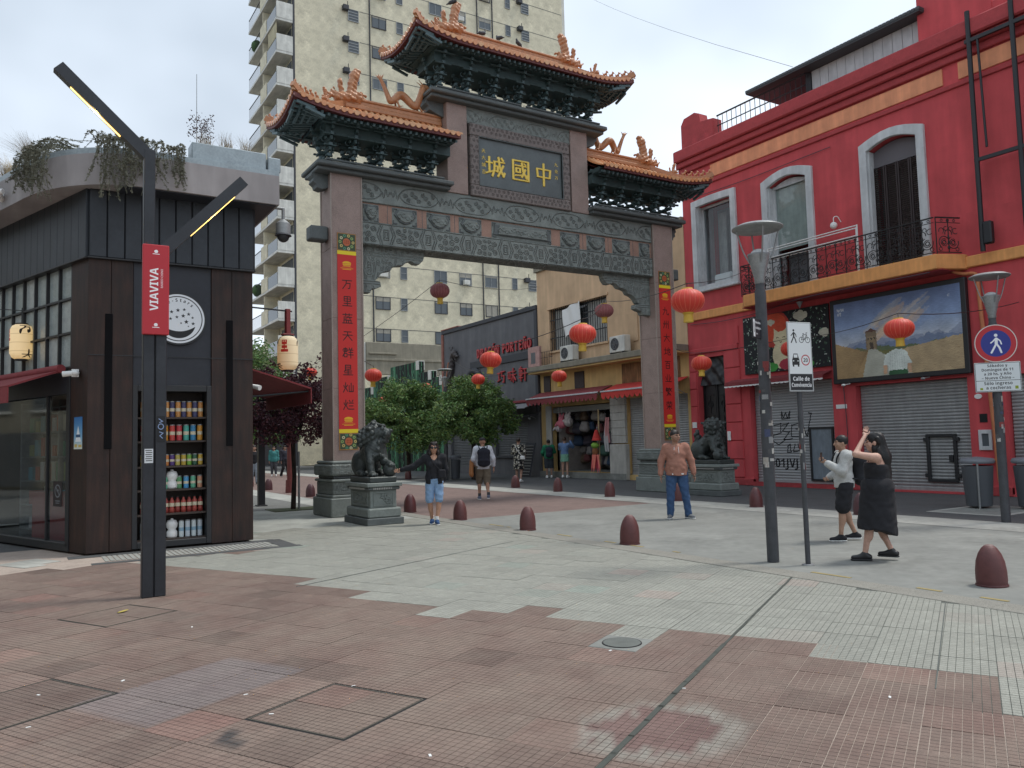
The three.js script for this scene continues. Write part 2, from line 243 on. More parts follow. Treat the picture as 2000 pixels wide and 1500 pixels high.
// ---------- hand-drawn strokes for the Chinese characters (100 x 100, y down) ----------
const FIRE = [[[10, 34], [16, 50]], [[42, 30], [34, 46]], [[26, 10], [26, 50], [6, 92]], [[28, 54], [44, 84]]], GRASS = [[[8, 18], [92, 18]], [[34, 8], [34, 28]], [[66, 8], [66, 28]]], EARTH = [[[6, 36], [40, 36]], [[23, 12], [23, 78]], [[4, 84], [42, 72]]];
const GLYPH = {
  wan: [[[8, 18], [92, 18]], [[45, 18], [40, 50], [10, 92]], [[42, 42], [78, 42], [74, 85], [60, 88]]],
  li: [[[22, 10], [78, 10], [78, 50], [22, 50], [22, 10]], [[22, 30], [78, 30]], [[50, 10], [50, 90]], [[20, 70], [80, 70]], [[8, 90], [92, 90]]],
  lan: [...GRASS, [[20, 36], [20, 60]], [[36, 32], [36, 62]], [[55, 32], [46, 46]], [[52, 40], [88, 40]], [[68, 46], [76, 56]], [[18, 66], [82, 66], [82, 92]], [[18, 66], [18, 92]], [[40, 66], [40, 92]], [[60, 66], [60, 92]], [[6, 92], [94, 92]]],
  tian: [[[18, 18], [82, 18]], [[8, 46], [92, 46]], [[50, 18], [50, 46], [12, 92]], [[52, 50], [90, 92]]],
  qun: [[[12, 14], [42, 14], [42, 40]], [[4, 27], [50, 27]], [[12, 40], [42, 40]], [[28, 8], [22, 50], [4, 80]], [[16, 56], [42, 56], [42, 86], [16, 86], [16, 56]], [[62, 8], [68, 20]], [[88, 8], [80, 20]], [[56, 26], [96, 26]], [[58, 46], [94, 46]], [[52, 68], [98, 68]], [[76, 26], [76, 96]]],
  xing: [[[26, 8], [74, 8], [74, 42], [26, 42], [26, 8]], [[26, 25], [74, 25]], [[28, 48], [16, 64]], [[22, 58], [84, 58]], [[50, 46], [50, 92]], [[20, 75], [80, 75]], [[8, 92], [92, 92]]],
  can: [...FIRE, [[58, 34], [58, 86], [94, 86]], [[94, 34], [94, 86]], [[76, 14], [76, 86]]],
  lan2: [...FIRE, [[58, 12], [66, 26]], [[90, 10], [82, 26]], [[54, 36], [94, 36]], [[58, 60], [90, 60]], [[50, 88], [98, 88]]],
  jiu: [[[10, 36], [66, 36], [66, 80], [72, 88], [92, 88], [92, 74]], [[40, 8], [38, 50], [8, 92]]],
  zhou: [[[26, 12], [24, 60], [8, 92]], [[52, 10], [52, 88]], [[82, 8], [82, 94]], [[10, 36], [16, 50]], [[36, 34], [42, 48]], [[64, 34], [70, 48]]],
  da: [[[8, 36], [92, 36]], [[50, 8], [48, 44], [10, 92]], [[50, 44], [92, 92]]],
  di: [...EARTH, [[50, 40], [92, 28], [90, 62], [80, 64]], [[58, 22], [58, 84], [64, 90], [96, 90], [96, 74]], [[75, 10], [75, 70]]],
  bai: [[[10, 14], [90, 14]], [[50, 14], [40, 34]], [[24, 34], [76, 34], [76, 92], [24, 92], [24, 34]], [[24, 62], [76, 62]]],
  ye: [[[36, 12], [36, 86]], [[64, 12], [64, 86]], [[12, 36], [22, 66]], [[90, 34], [78, 66]], [[6, 88], [94, 88]]],
  fan: [[[12, 14], [48, 14]], [[20, 6], [8, 24]], [[14, 24], [44, 24], [40, 46], [12, 46], [16, 24]], [[6, 36], [50, 36]], [[62, 8], [54, 26]], [[56, 18], [94, 18]], [[86, 18], [58, 48]], [[62, 24], [92, 48]], [[52, 50], [30, 62], [60, 66], [28, 78], [76, 76]], [[50, 76], [50, 96]], [[32, 82], [20, 94]], [[66, 82], [80, 94]]],
  rong: [...GRASS, [[10, 48], [10, 36], [90, 36], [88, 48]], [[14, 60], [86, 60]], [[50, 46], [50, 96]], [[48, 62], [12, 90]], [[52, 62], [88, 90]]],
  zhong: [[[16, 28], [84, 28], [80, 62], [20, 62], [16, 28]], [[50, 4], [50, 98]]],
  guo: [[[10, 8], [90, 8], [90, 94], [10, 94], [10, 8]], [[22, 30], [78, 30]], [[26, 42], [46, 42], [46, 60], [26, 60], [26, 42]], [[20, 76], [50, 72]], [[56, 16], [62, 54], [80, 84], [82, 70]], [[74, 44], [54, 80]], [[68, 18], [76, 24]]],
  cheng: [[[4, 36], [34, 36]], [[19, 12], [19, 78]], [[2, 84], [36, 72]], [[42, 28], [96, 28]], [[46, 28], [44, 64], [34, 94]], [[48, 48], [62, 48], [60, 72], [52, 70]], [[66, 8], [72, 54], [90, 90], [96, 74]], [[90, 42], [62, 92]], [[80, 10], [90, 20]]],
  qiao: [[[6, 24], [42, 24]], [[24, 24], [24, 72]], [[4, 78], [44, 68]], [[50, 16], [94, 16]], [[64, 16], [58, 46], [90, 46], [86, 88], [72, 86]]],
  wei: [[[8, 28], [32, 28], [32, 70], [8, 70], [8, 28]], [[46, 26], [92, 26]], [[40, 48], [98, 48]], [[69, 6], [69, 96]], [[67, 50], [42, 86]], [[71, 50], [98, 86]]],
  xuan: [[[6, 18], [46, 18]], [[10, 30], [42, 30], [42, 60], [10, 60], [10, 30]], [[10, 45], [42, 45]], [[4, 76], [48, 76]], [[26, 6], [26, 96]], [[56, 22], [94, 22]], [[52, 50], [98, 50]], [[75, 22], [75, 96]]],
};
function inkGlyph(g, name, x, y, s, w) { g.lineWidth = w; g.lineCap = 'round'; g.lineJoin = 'round'; for (const st of GLYPH[name]) { g.beginPath(); st.forEach(([a, b], i) => i ? g.lineTo(x + a * s / 100, y + b * s / 100) : g.moveTo(x + a * s / 100, y + b * s / 100)); g.stroke(); } }
// raised strokes in the xy plane, centred, facing +z
function glyphGeo(name, size, w, d) {
  const b = new B(), p = (q) => V((q[0] - 50) * size / 100, (50 - q[1]) * size / 100, 0); let n = 0;
  for (const st of GLYPH[name]) for (let i = 1; i < st.length; i++) { const A = p(st[i - 1]), C = p(st[i]), e = C.clone().sub(A).setLength(w * .35), wd = w * (Math.abs(A.x - C.x) > Math.abs(A.y - C.y) ? .8 : 1.1); A.sub(e); C.add(e); const L = A.distanceTo(C), an = Math.atan2(C.y - A.y, C.x - A.x); b.add(chamferBox(L, wd, d + (n++ % 5) * .0011, wd * .25), M4((A.x + C.x) / 2, (A.y + C.y) / 2, 0, 0, 0, an)); }
  return b;
}
// ---------- ground ----------
const plane = (x0, x1, z0, z1, y, mat, name, parent) => { const g = new THREE.PlaneGeometry(x1 - x0, z1 - z0, 1, 1); g.rotateX(-Math.PI / 2); g.translate((x0 + x1) / 2, y, (z0 + z1) / 2); return new B().add(g).mesh(name, mat, parent); };
structure(plane(-300, 300, -330, 120, -.06, M.asphalt, 'ground'));
structure(plane(7.9, 13.45, -15.1, 12, -.004, M.concrete, 'road'));
M.redPave = mat([.24, .17, .155], .9, { map: 'speck', scale: 1.1, bump: .003, bscale: .25 });
structure(plane(7.9, 13.45, -140, -15.1, -.006, M.redPave, 'brick_street'));
structure(plane(13.45, 14.62, -140, 12, 0, M.lightStrip, 'edge_strip'));
structure(plane(14.62, 20.2, -140, 12, -.004, M.darkWalk, 'sidewalk'));
M.lightPave = mat([.365, .375, .34], .88, { map: 'mottle', scale: 1.7, bump: .002, bscale: .4 });
structure(plane(3.3, 7.6, -21, -14.2, -.003, M.lightPave, 'pavement'));
M.greyWalk = mat([.2, .205, .2], .9, { map: 'speck', scale: 1.5, bump: .002 });
structure(plane(-12, 7.0, -140, -21, -.003, M.greyWalk, 'far_pavement'));
structure(plane(7.0, 7.9, -140, -21, 0, M.lightStrip, 'edge_band'));
{ // kerb stones flush with the plaza
  const k = new B(); for (let z = 8; z > -21; z -= 1.2) k.cbox(7.58, 7.93, -.1, .006 + rr(0, .003), z - 1.193, z, .006); structure(k.mesh('kerb', mat([.31, .305, .275], .92, { map: 'speck', scale: .9, bump: .003, bscale: .3 })));
  const p = new B(); // worn yellow line along the kerb
  for (let z = -3.4; z > -14; z -= .13) { if (fbm(z * 1.3, 2, 0, 3) - .06 < 0) continue; const w = .05 + .05 * Math.abs(fbm(z * 3, 5, 1)); p.box(8.02, 8.02 + w, -.003, .0005, z - .13, z); }
  p.mesh('worn_yellow_line', mat([.42, .34, .15], .9, { map: 'speck', scale: .5 })).userData.kind = 'structure';
}
// plaza tiles: 40 cm, 8 bars each, on a grid turned from the street
const TA = V(.472, 0, .882), TB = V(-.882, 0, .472), TO = V(3.23, 0, -9.82), TS = .4;
const cell = (i, j) => TO.clone().addScaledVector(TA, TS * i).addScaledVector(TB, TS * j);
const stairs = [[1.9, -12.45], [2.64, -10.94], [3.23, -9.82], [2.91, -9.5], [3.47, -8.42], [3.16, -8.23], [3.47, -7.41], [3.14, -7.14], [3.35, -6.81], [3.69, -6.99], [3.88, -6.61], [4.19, -6.79], [4.74, -5.61], [4.4, -5.37], [4.6, -5.03], [4.92, -5.2], [5.45, -4.02], [5.13, -3.81], [5.46, -3.05], [4.78, -2.64], [4.95, -2.35], [6.2, -.3], [7.7, 3], [7.75, -16.2], [3.7, -16.2], [3.5, -13.1], [1.6, -13.2]];
const inPoly = (x, z, P) => { let c = false; for (let i = 0, j = P.length - 1; i < P.length; j = i++) if ((P[i][1] > z) !== (P[j][1] > z) && x < (P[j][0] - P[i][0]) * (z - P[i][1]) / (P[j][1] - P[i][1]) + P[i][0]) c = !c; return c; };
{
  const paving = structure(new THREE.Group()); paving.name = 'plaza_paving'; scene.add(paving);
  const base = (pts, y, m, name) => { const s = new THREE.Shape(pts.map(p => new THREE.Vector2(p[0], -p[1]))); const g = new THREE.ShapeGeometry(s); g.rotateX(-Math.PI / 2); g.translate(0, y, 0); new B().add(g).mesh(name, m, paving); };
  M.mortarPale = mat([.5, .42, .37], .95, { map: 'speck', scale: .7 }); M.mortarDark = mat([.15, .165, .15], .95, { map: 'speck', scale: .7 });
  base([[-12, -16], [7.6, -16], [7.6, 6], [-12, 6]], -.0036, M.mortarPale, 'mortar_bed');
  base(stairs, -.0032, M.mortarDark, 'grey_mortar_bed');
  const grooves = tex(256, (u, v) => { const s = (u * 8) % 1; return s < .07 || s > .93 ? .1 : .8 + .15 * (rnd() - .5); }, false);
  const speck2 = tex(512, (u, v) => { const s = (u * 8) % 1, e = Math.min(s, 1 - s), wob = .035 + .02 * pn(u, v, 9, 3.1), c = pn(u, v, 5, 4.2), q = rnd(); let k = .84 + .1 * c + .12 * pn(u, v, 30, 2.2) + (q > .94 ? .14 : q < .1 ? -.16 : 0); if (e < wob) k *= .72; return [k, k * .99, k * .97]; });
  const tileMat = new THREE.MeshPhysicalMaterial({ roughness: .86, vertexColors: true, map: speck2, bumpMap: grooves, bumpScale: .006 });
  const tint = (x, z, light, t) => {
    const n = fbm(x * .55, z * .55, 3, 4), n2 = fbm(x * 3.1, z * 3.1, 9, 3), n3 = fbm(x * 11, z * 11, 5, 2);
    let r, g, b;
    if (light) { const k = 1 + .1 * n + .12 * n2 + .1 * n3 + t * .45; r = .378 * k; g = .388 * k; b = .352 * k; }
    else {
      const k = 1 + .3 * n + .22 * n2 + .14 * n3 + t; r = .24 * k; g = .172 * k * (1 + .15 * n2); b = .147 * k * (1 + .15 * n2);
      const dust = clamp(n * 1.6 + .35 * n2 + .15, 0, .6); r = lerp(r, .28, dust * .7); g = lerp(g, .225, dust * .7); b = lerp(b, .185, dust * .7);
      const d = Math.hypot((x - 3.12) / .5, (z + 3.5) / .42) + .22 * n2 + .45 * n3; // patch worn to the aggregate, round
      const ring = sst(d, .7, .82) * (1 - sst(d, .98, 1.12)) * clamp(.55 + 1.1 * n3 + .7 * n2, 0, .85); r = lerp(r, .37, ring * .8); g = lerp(g, .375, ring * .8); b = lerp(b, .34, ring * .8);
      if (d < .75) { r *= .86; g *= .74; b *= .8; } const [la, lb] = [(x - 1.1) * TA.x + (z + 6.0) * TA.z, (x - 1.1) * TB.x + (z + 6.0) * TB.z]; if (Math.abs(la) < .4 && Math.abs(lb) < .62) { r = r * .55 + .12; g = g * .6 + .105; b = b * .6 + .115; }
      const q = Math.hypot((x - 1.08) * 1.5, z + 4.82) + .2 * n3 + .2 * n2; if (q < .17) { r *= .3; g *= .36; b *= .42; } // tar spill
    }
    return [r * 1.15, g * 1.15, b * 1.15];
  };
  function tileGeo(i, j, light, o = {}) {
    const P = [], N = [], C = [], U = [], t = o.t ?? (rnd() < .2 ? rr(-.24, .2) : rr(-.08, .08)), tilt = rr(-.0012, .0012), hue = rnd() < .08 ? rr(-.1, .15) : 0, dy = rr(-.0015, .0015) + (o.dy || 0);
    const c0 = cell(i, j), at = (a, b) => [c0.x + TA.x * TS * a + TB.x * TS * b, c0.z + TA.z * TS * a + TB.z * TS * b];
    const vert = (a, b, y, n) => { const [x, z] = at(a, b), c = tint(x, z, light, t); P.push(x, y + dy + tilt * (a - .5), z); N.push(...n); C.push(c[0] * (1 + hue), c[1], c[2]); U.push(b, a); };
    const quad = (p, q, r, s, n) => { for (const [a, b, y] of [p, q, r, p, r, s]) vert(a, b, y, n); };
    const m = .0075, w = 1 / 8, gp = .085 * w, seg = o.seg || 4, lo = -.0028;
    for (let k = 0; k < 8; k++) {
      const a0 = Math.max(k * w + gp / 2, m), a1 = Math.min((k + 1) * w - gp / 2, 1 - m), b0 = m, b1 = 1 - m;
      for (let s = 0; s < seg; s++) { const u0 = lerp(b0, b1, s / seg), u1 = lerp(b0, b1, (s + 1) / seg); quad([a0, u0, 0], [a0, u1, 0], [a1, u1, 0], [a1, u0, 0], [0, 1, 0]); }
      quad([a0, b0, lo], [a0, b1, lo], [a0, b1, 0], [a0, b0, 0], [-TA.x, 0, -TA.z]); quad([a1, b1, lo], [a1, b0, lo], [a1, b0, 0], [a1, b1, 0], [TA.x, 0, TA.z]);
      quad([a1, b0, lo], [a0, b0, lo], [a0, b0, 0], [a1, b0, 0], [-TB.x, 0, -TB.z]); quad([a0, b1, lo], [a1, b1, lo], [a1, b1, 0], [a0, b1, 0], [TB.x, 0, TB.z]);
    }
    // wind faces upward consistently
    const g = new THREE.BufferGeometry(); g.setAttribute('position', new THREE.Float32BufferAttribute(P, 3)); g.setAttribute('normal', new THREE.Float32BufferAttribute(N, 3)); g.setAttribute('color', new THREE.Float32BufferAttribute(C, 3)); g.setAttribute('uv', new THREE.Float32BufferAttribute(U, 2));
    return g;
  }
  // covers let into the paving take the place of tiles
  const covers = [], taken = new Set();
  const local = (x, z) => { const d = V(x, 0, z).sub(TO); return [d.dot(TA) / TS, d.dot(TB) / TS]; };
  for (const [x, z, ni, nj, kind] of [[1.53, -5.0, 2, 2, 'tiled'], [.82, -8.9, 2, 2, 'tiled'], [.18, -6.45, 2, 2, 'tiled'], [4.1, -4.93, 1, 1, 'lid']]) {
    const [a, b] = local(x, z), i0 = Math.round(a - ni / 2), j0 = Math.round(b - nj / 2); covers.push({ i0, j0, ni, nj, kind });
    for (let i = 0; i < ni; i++) for (let j = 0; j < nj; j++) taken.add((i0 + i) + ',' + (j0 + j));
  }
  const list = [];
  for (let i = -24; i < 34; i++) for (let j = -22; j < 24; j++) {
    const c = cell(i + .5, j + .5); if (c.x > 7.72 || taken.has(i + ',' + j) || c.z > .5 || c.z < -16) continue;
    if (c.z < -13.15 && c.x < 3.75) continue;
    const d = c.clone().sub(CAM), fz = d.dot(FWD), fx = d.dot(RGT); if (fz < .8 || Math.abs(fx) > fz * .66 + 2.2) continue;
    list.push({ i, j, light: inPoly(c.x, c.z, stairs), d: d.length() });
  }
  list.sort((a, b) => a.d - b.d);
  const rest = [];
  list.forEach((t, n) => {
    const g = tileGeo(t.i, t.j, t.light, { seg: n < 120 ? 8 : 4 });
    if (n < 300) { const m = new THREE.Mesh(g, tileMat); m.name = 'paving_tile'; m.receiveShadow = m.castShadow = true; paving.add(m); } else rest.push(g);
  });
  const far = new THREE.Mesh(mergeGeometries(rest), tileMat); far.name = 'far_paving_tiles'; far.userData.kind = 'stuff'; far.receiveShadow = true; paving.add(far);
  // expansion joint sealed with dark mastic
  const jt = new B(), ja = V(7.58, .002, -6.17), jb = V(2.0, .002, -2.99), jn = 24;
  for (let s = 0; s < jn; s++) { const p = ja.clone().lerp(jb, s / jn), q = ja.clone().lerp(jb, (s + 1) / jn + .004); p.z += .012 * noise.noise(s * 1.7, 0, 0); jt.bar(p, q, .022 + .012 * (s > 11 ? 1 : 0), .006); }
  jt.mesh('joint_sealant', mat([.085, .095, .085], .9, { map: 'speck', scale: .3 }), paving);
  const kerbJoint = new B(); kerbJoint.bar(V(6.95, .001, -11.17), V(2.85, .001, -9.42), .018, .006).bar(V(7.5, .001, -4.35), V(5.0, .001, -3.0), .008, .005).mesh('joint_line', mat([.1, .11, .1], .95), paving);
  const coverLabels = { 0: 'square tiled inspection cover with cracked dark edges and tar stain beside it', 1: 'tiled inspection cover with a yellow leaf on its edge near the lamp post', 2: 'tiled inspection cover with one dark open edge in the red paving' };
  covers.forEach((c, n) => {
    const o = cell(c.i0 + c.ni / 2, c.j0 + c.nj / 2), half = c.ni * TS / 2, ang = Math.atan2(-TA.z, TA.x);
    if (c.kind === 'tiled') {
      const t = thing('inspection_cover', coverLabels[n], 'cover', [o.x, 0, o.z], ang);
      new B().box(-half, half, -.0031, -.0026, -half, half).mesh('dark_gap_sheet', M.dark, t);  // near-black sheet under the cover; shade of the gaps is put into its colour
      const fr = new B(); for (const s of [-1, 1]) { fr.box(-half + .02, half - .02, -.006, .001, s * (half - .022) - .004, s * (half - .022) + .004); fr.box(s * (half - .022) - .004, s * (half - .022) + .004, -.006, .0015, -half + .02, half - .02); }
      fr.mesh('frame', mat([.13, .12, .1], .8, { map: 'speck', scale: .2 }), t);
      for (let a = 0; a < 2; a++) for (let b = 0; b < 2; b++) { const g = tileGeo(c.i0 + a, c.j0 + b, false, { dy: .001, t: -.12, seg: 6 }); const m = new THREE.Mesh(g, tileMat); m.name = 'paving_tile'; m.receiveShadow = true; const inv = new THREE.Matrix4().makeRotationY(ang).setPosition(o.x, 0, o.z).invert(); g.applyMatrix4(inv); g.scale(.925, 1, .925); t.add(m); }
    } else {
      const t = thing('utility_cover', 'small grey cement patch with an oval lid in the red paving', 'cover', [o.x, 0, o.z], ang);
      new B().cbox(-.2, .2, -.012, .003, -.2, .2, .004).mesh('cement_surround', M.concrete, t);
      const lid = new B(); lid.add(new THREE.CylinderGeometry(.15, .155, .01, 28), M4(.01, .004, 0)); lid.mesh('lid', mat([.2, .22, .21], .6, { map: 'speck', scale: .3, metal: .3 }), t);
      new B().add(new THREE.TorusGeometry(.155, .006, 6, 32), M4(.01, .003, 0, Math.PI / 2)).mesh('lid_rim', M.dark, t);
    }
  });
  const lf = new B(); lf.add(new THREE.SphereGeometry(.05, 8, 4), M4(.98, .012, -9.16, 0, .4, .1, [1.3, .12, .5])); tag(lf.mesh('fallen_leaf', mat([.42, .33, .08], .8)), 'yellow fallen leaf lying on the red paving by the lamp post', 'leaf');
  const scraps = new B(); for (const [px, py] of [[55, 1421], [75, 1358], [1192, 1271], [480, 1357], [530, 1395], [1738, 1362], [840, 1476], [375, 1225], [690, 1340], [1335, 1345], [240, 1330]]) { const g = G(px, py); scraps.box(-.014, .014, 0, .003, -.007, .007, M4(g.x, .001, g.z, rr(-.2, .2), rr(0, 3), 0)); }
  const sc = scraps.mesh('paper_scraps', M.white); sc.userData.kind = 'stuff'; tag(sc, 'tiny white paper scraps scattered over the red paving', 'litter');
}
// pale frame of a cellar cover in the dark sidewalk
{ const t = thing('cellar_cover', 'grey cellar cover with pale stone frame in the dark sidewalk by the bins', 'cover', [16.6, 0, -8.6]);
  new B().cbox(-1.0, 1.0, -.03, .004, -.72, .72, .004).mesh('frame', M.lightStrip, t); new B().box(-.86, .86, -.02, .007, -.6, .6).mesh('plate', M.concrete, t); }
// ---------- ceremonial gate across the street ----------
// carved relief, drawn as height: scrolls, clouds and cartouches
function reliefTex(w, h, draw) {
  const c = document.createElement('canvas'); c.width = w; c.height = h; const g = c.getContext('2d'); g.fillStyle = '#555'; g.fillRect(0, 0, w, h); g.lineCap = g.lineJoin = 'round';
  const line = (fn) => { for (const [lw, s] of [[7, '#777'], [5, '#aaa'], [3, '#ddd'], [1.4, '#fff']]) { g.lineWidth = lw; g.strokeStyle = s; g.beginPath(); fn(g); g.stroke(); } };
  const spiral = (x, y, r, turns, dir, a0) => line(() => { for (let i = 0; i <= 30; i++) { const t = i / 30, a = a0 + dir * t * turns * 6.283, q = r * (1 - t * .85); i ? g.lineTo(x + q * Math.cos(a), y + q * Math.sin(a)) : g.moveTo(x + q * Math.cos(a), y + q * Math.sin(a)); } });
  draw(g, line, spiral, w, h);
  const t = new THREE.CanvasTexture(c); t.wrapS = t.wrapT = THREE.RepeatWrapping; return t;
}
const scrollRelief = reliefTex(1024, 128, (g, line, spiral, w, h) => {
  line(() => { g.moveTo(0, 6); g.lineTo(w, 6); g.moveTo(0, h - 6); g.lineTo(w, h - 6); });
  for (let k = 0; k < 4; k++) { const x = k * 256 + 128;
    for (const s of [-1, 1]) { line(() => { g.moveTo(x + s * 22, 14); g.lineTo(x + s * 40, 64); g.lineTo(x + s * 22, h - 14); }); line(() => { g.moveTo(x + s * 34, 14); g.lineTo(x + s * 54, 64); g.lineTo(x + s * 34, h - 14); });
      for (const [dx, dy, r, d] of [[76, 38, 18, 1], [76, 92, 18, -1], [104, 64, 19, 1], [112, 28, 12, -1], [112, 100, 12, 1]]) spiral(x + s * dx, dy, r, 1.7, d * s, k + dx); }
    line(() => g.rect(x - 14, 36, 28, 56)); line(() => g.rect(x - 7, 48, 14, 32)); }
});
const cloudRelief = reliefTex(1024, 128, (g, line, spiral, w, h) => {
  for (let k = 0; k < 3; k++) { const x = k * 341 + 170;
    line(() => { g.moveTo(x - 120, 64); g.bezierCurveTo(x - 90, 10, x - 40, 24, x - 40, 18); g.lineTo(x + 40, 18); g.bezierCurveTo(x + 40, 24, x + 90, 10, x + 120, 64); g.bezierCurveTo(x + 90, 118, x + 40, 104, x + 40, 110); g.lineTo(x - 40, 110); g.bezierCurveTo(x - 40, 104, x - 90, 118, x - 120, 64); });
    for (let q = 0; q < 9; q++) spiral(x - 84 + q * 21, 64 + 22 * Math.sin(q * 2.1), 13, 1.5, q % 2 ? 1 : -1, q);
    for (const s of [-1, 1]) line(() => { for (let i = 0; i < 26; i++) { const xx = x + s * (124 + i * 2), yy = 64 + 30 * Math.sin(i * .5) * (1 - i / 30); i ? g.lineTo(xx, yy) : g.moveTo(xx, yy); } }); }
});
const frameRelief = reliefTex(512, 128, (g, line, spiral, w, h) => { for (let k = 0; k < 8; k++) { spiral(32 + k * 64, 40, 22, 1.6, 1, k); spiral(64 + k * 64, 90, 22, 1.6, -1, k * 2); } });
function relief(base, t, rx, ry, depth, ox = 0, oy = 0) { const m = base.clone(), b = t.clone(); b.repeat.set(rx, ry); b.offset.set(ox, oy); b.needsUpdate = true; m.bumpMap = b; m.bumpScale = depth; return m; }
{
  const gate = thing('ceremonial_gate', 'carved stone ceremonial gate with three orange tiled roofs spanning the street', 'gate', [11.74, 0, -18.25]);
  const stoneScroll = relief(M.stone, scrollRelief, 1 / 4.6, 1 / .57, .06, 0, -6.48 / .57), stoneCloud = relief(M.stone, cloudRelief, 1 / 4.66, 1 / .57, .055, .5, -7.53 / .57), frameStone = relief(mat([.25, .215, .205], .75, { map: 'speck', scale: .6 }), frameRelief, 1 / 1.1, 1 / .28, .035);
  const plinthStone = relief(M.stone, scrollRelief, 1 / 1.5, 1 / .27, .025);
  for (const s of [-1, 1]) {
    const cx = s * 5.06;
    // plinth
    const pl = sub('plinth', gate);
    const lay = (hx, hz, y0, y1, name, m, c = .02) => new B().cbox(cx - hx, cx + hx, y0, y1, -hz, hz, c).mesh(name, m, pl);
    lay(.55, .66, 0, .43, 'base_block', M.stone); lay(.5, .6, .43, .5, 'moulding', M.stone); lay(.48, .57, .5, .8, 'carved_block', plinthStone); lay(.52, .62, .8, .86, 'moulding', M.stone); lay(.45, .54, .86, .94, 'neck', M.stoneDark); lay(.54, .62, .94, 1.2, 'carved_block', plinthStone, .035); lay(.49, .56, 1.2, 1.28, 'cap', M.stone, .03);
    // pillar in granite blocks with pale corner fillets
    const pi = sub('pillar', gate), ys = [1.28, 2.95, 4.62, 6.3, 8.1];
    for (let k = 0; k < 4; k++) new B().cbox(cx - .375, cx + .375, ys[k] + (k ? .004 : 0), ys[k + 1], -.355, .355, .006).mesh('granite_block', M.granite, pi);
    const fl = new B(); for (const a of [-1, 1]) for (const b of [-1, 1]) fl.box(cx + a * .382 - .014, cx + a * .382 + .014, 1.29, 8.09, b * .362 - .014, b * .362 + .014); fl.mesh('corner_fillet', mat([.45, .38, .34], .7, { map: 'speck', scale: .5 }), pi);
    new B().cbox(Math.min(cx + s * .38, cx + s * .82), Math.max(cx + s * .38, cx + s * .82), 6.5, 6.84, -.17, .17, .03).mesh('beam_end', M.stoneDark, gate);
    // scalloped spandrel under the beam
    const P = [[0, 0], [1.8, 0], [1.74, -.2], [1.64, -.3], [1.52, -.3], [1.42, -.24], [1.28, -.28], [1.18, -.38], [1.02, -.4], [.9, -.44], [.84, -.54], [.68, -.58], [.56, -.66], [.48, -.78], [.4, -.82], [.56, -.86], [.58, -.96], [.44, -1.02], [.34, -1.03], [.3, -1.13], [0, -1.15]].map(p => [-s * (4.685 - p[0]) * -1 * -1, 6.48 + p[1]]);
    const Q = P.map(p => [s * Math.abs(p[0]), p[1]]);
    new B().ext(s > 0 ? Q : Q.slice().reverse(), .2, M4(0, 0, -.1), .012).mesh('spandrel', relief(M.stone, scrollRelief, 1 / 3.2, 1 / .7, .03), gate);
    const sw = new B(); for (const [x, y, r] of [[.35, -.25, .14], [.75, -.22, .13], [1.15, -.18, .1], [.28, -.62, .12], [1.5, -.14, .08]]) for (let q = 0; q < 2; q++) sw.add(new THREE.TorusGeometry(r * (1 - q * .5), .02, 5, 16, 5.2), M4(s * (4.685 - x), 6.48 + y, .105, 0, 0, x * 3)); sw.mesh('spandrel_scroll', M.stone, gate);
  }
  new B().cbox(-4.68, 4.68, 6.48, 7.05, -.31, .31, .015).mesh('lower_beam', stoneScroll, gate);
  new B().box(-4.68, 4.68, 7.05, 7.53, -.25, .25).mesh('frieze', M.granitePink, gate);
  new B().cbox(-4.68, 4.68, 7.53, 8.1, -.3, .3, .015).mesh('upper_beam', stoneCloud, gate);
  // frieze medallions
  for (const x of [-4.4, -3.5, -2.55, -1.62, 0, 1.62, 2.55, 3.5, 4.4]) {
    const w = x === 0 ? .92 : Math.abs(x) > 4 ? .16 : .29, m = sub('medallion', gate, [x, 7.28, .25]);
    const hex = (k, y) => [[-w * k, .04 * k], [-w * .72 * k, .165 * k], [w * .72 * k, .165 * k], [w * k, .04 * k], [w * .5 * k, -.13 * k], [0, -.175 * k], [-w * .5 * k, -.13 * k]];
    const rec = (k) => [[-w * k, -.13 * k], [-w * .96 * k, .14 * k], [w * .96 * k, .14 * k], [w * k, -.13 * k]];
    new B().cbox(-w - .05, w + .05, -.22, .22, -.02, .012, .006).mesh('panel', M.stone, m); new B().ext(x === 0 ? rec(1) : hex(1), .03, M4(0, 0, .012), .008).mesh('cartouche', M.stoneDark, m);
    const inn = new B(); inn.ext(x === 0 ? rec(.84) : hex(.78), .035, M4(0, 0, .03), .01); for (let q = 0; q < (x === 0 ? 14 : 4); q++) inn.add(new THREE.TorusGeometry(.05, .014, 4, 12, 5), M4((q - (x === 0 ? 6.5 : 1.5)) * (x === 0 ? .115 : w * .36), .03 * Math.sin(q * 2), .078, 0, 0, q)); inn.mesh('carving', M.stone, m);
    const cb = new B(); for (const a of [-1, 1]) for (const b of [-1, 1]) cb.box(a * (w - .03) - .05, a * (w - .03) + .05, b * .185 - .012, b * .185 + .012, .01, .034).box(a * (w + .02) - .012, a * (w + .02) + .012, b * .15 - .045, b * .15 + .045, .01, .036); cb.mesh('corner_fret', M.stoneDark, m);
    if (x && Math.abs(x) < 4.3) new B().box(.46 * Math.sign(x) - .006, .46 * Math.sign(x) + .006, -.235, .235, 0, .004).mesh('joint', M.stoneDark, m);
  }
  // tablet
  for (const s of [-1, 1]) new B().cbox(s * 1.99 - .3, s * 1.99 + .3, 8.1, 10.5, -.33, .33, .012).mesh('upper_pillar', M.granite, gate);
  new B().cbox(-1.69, 1.69, 10.06, 10.5, -.3, .3, .01).mesh('lintel', relief(M.stone, cloudRelief, 1 / 3.4, 1 / .44, .025, 0, .2), gate);
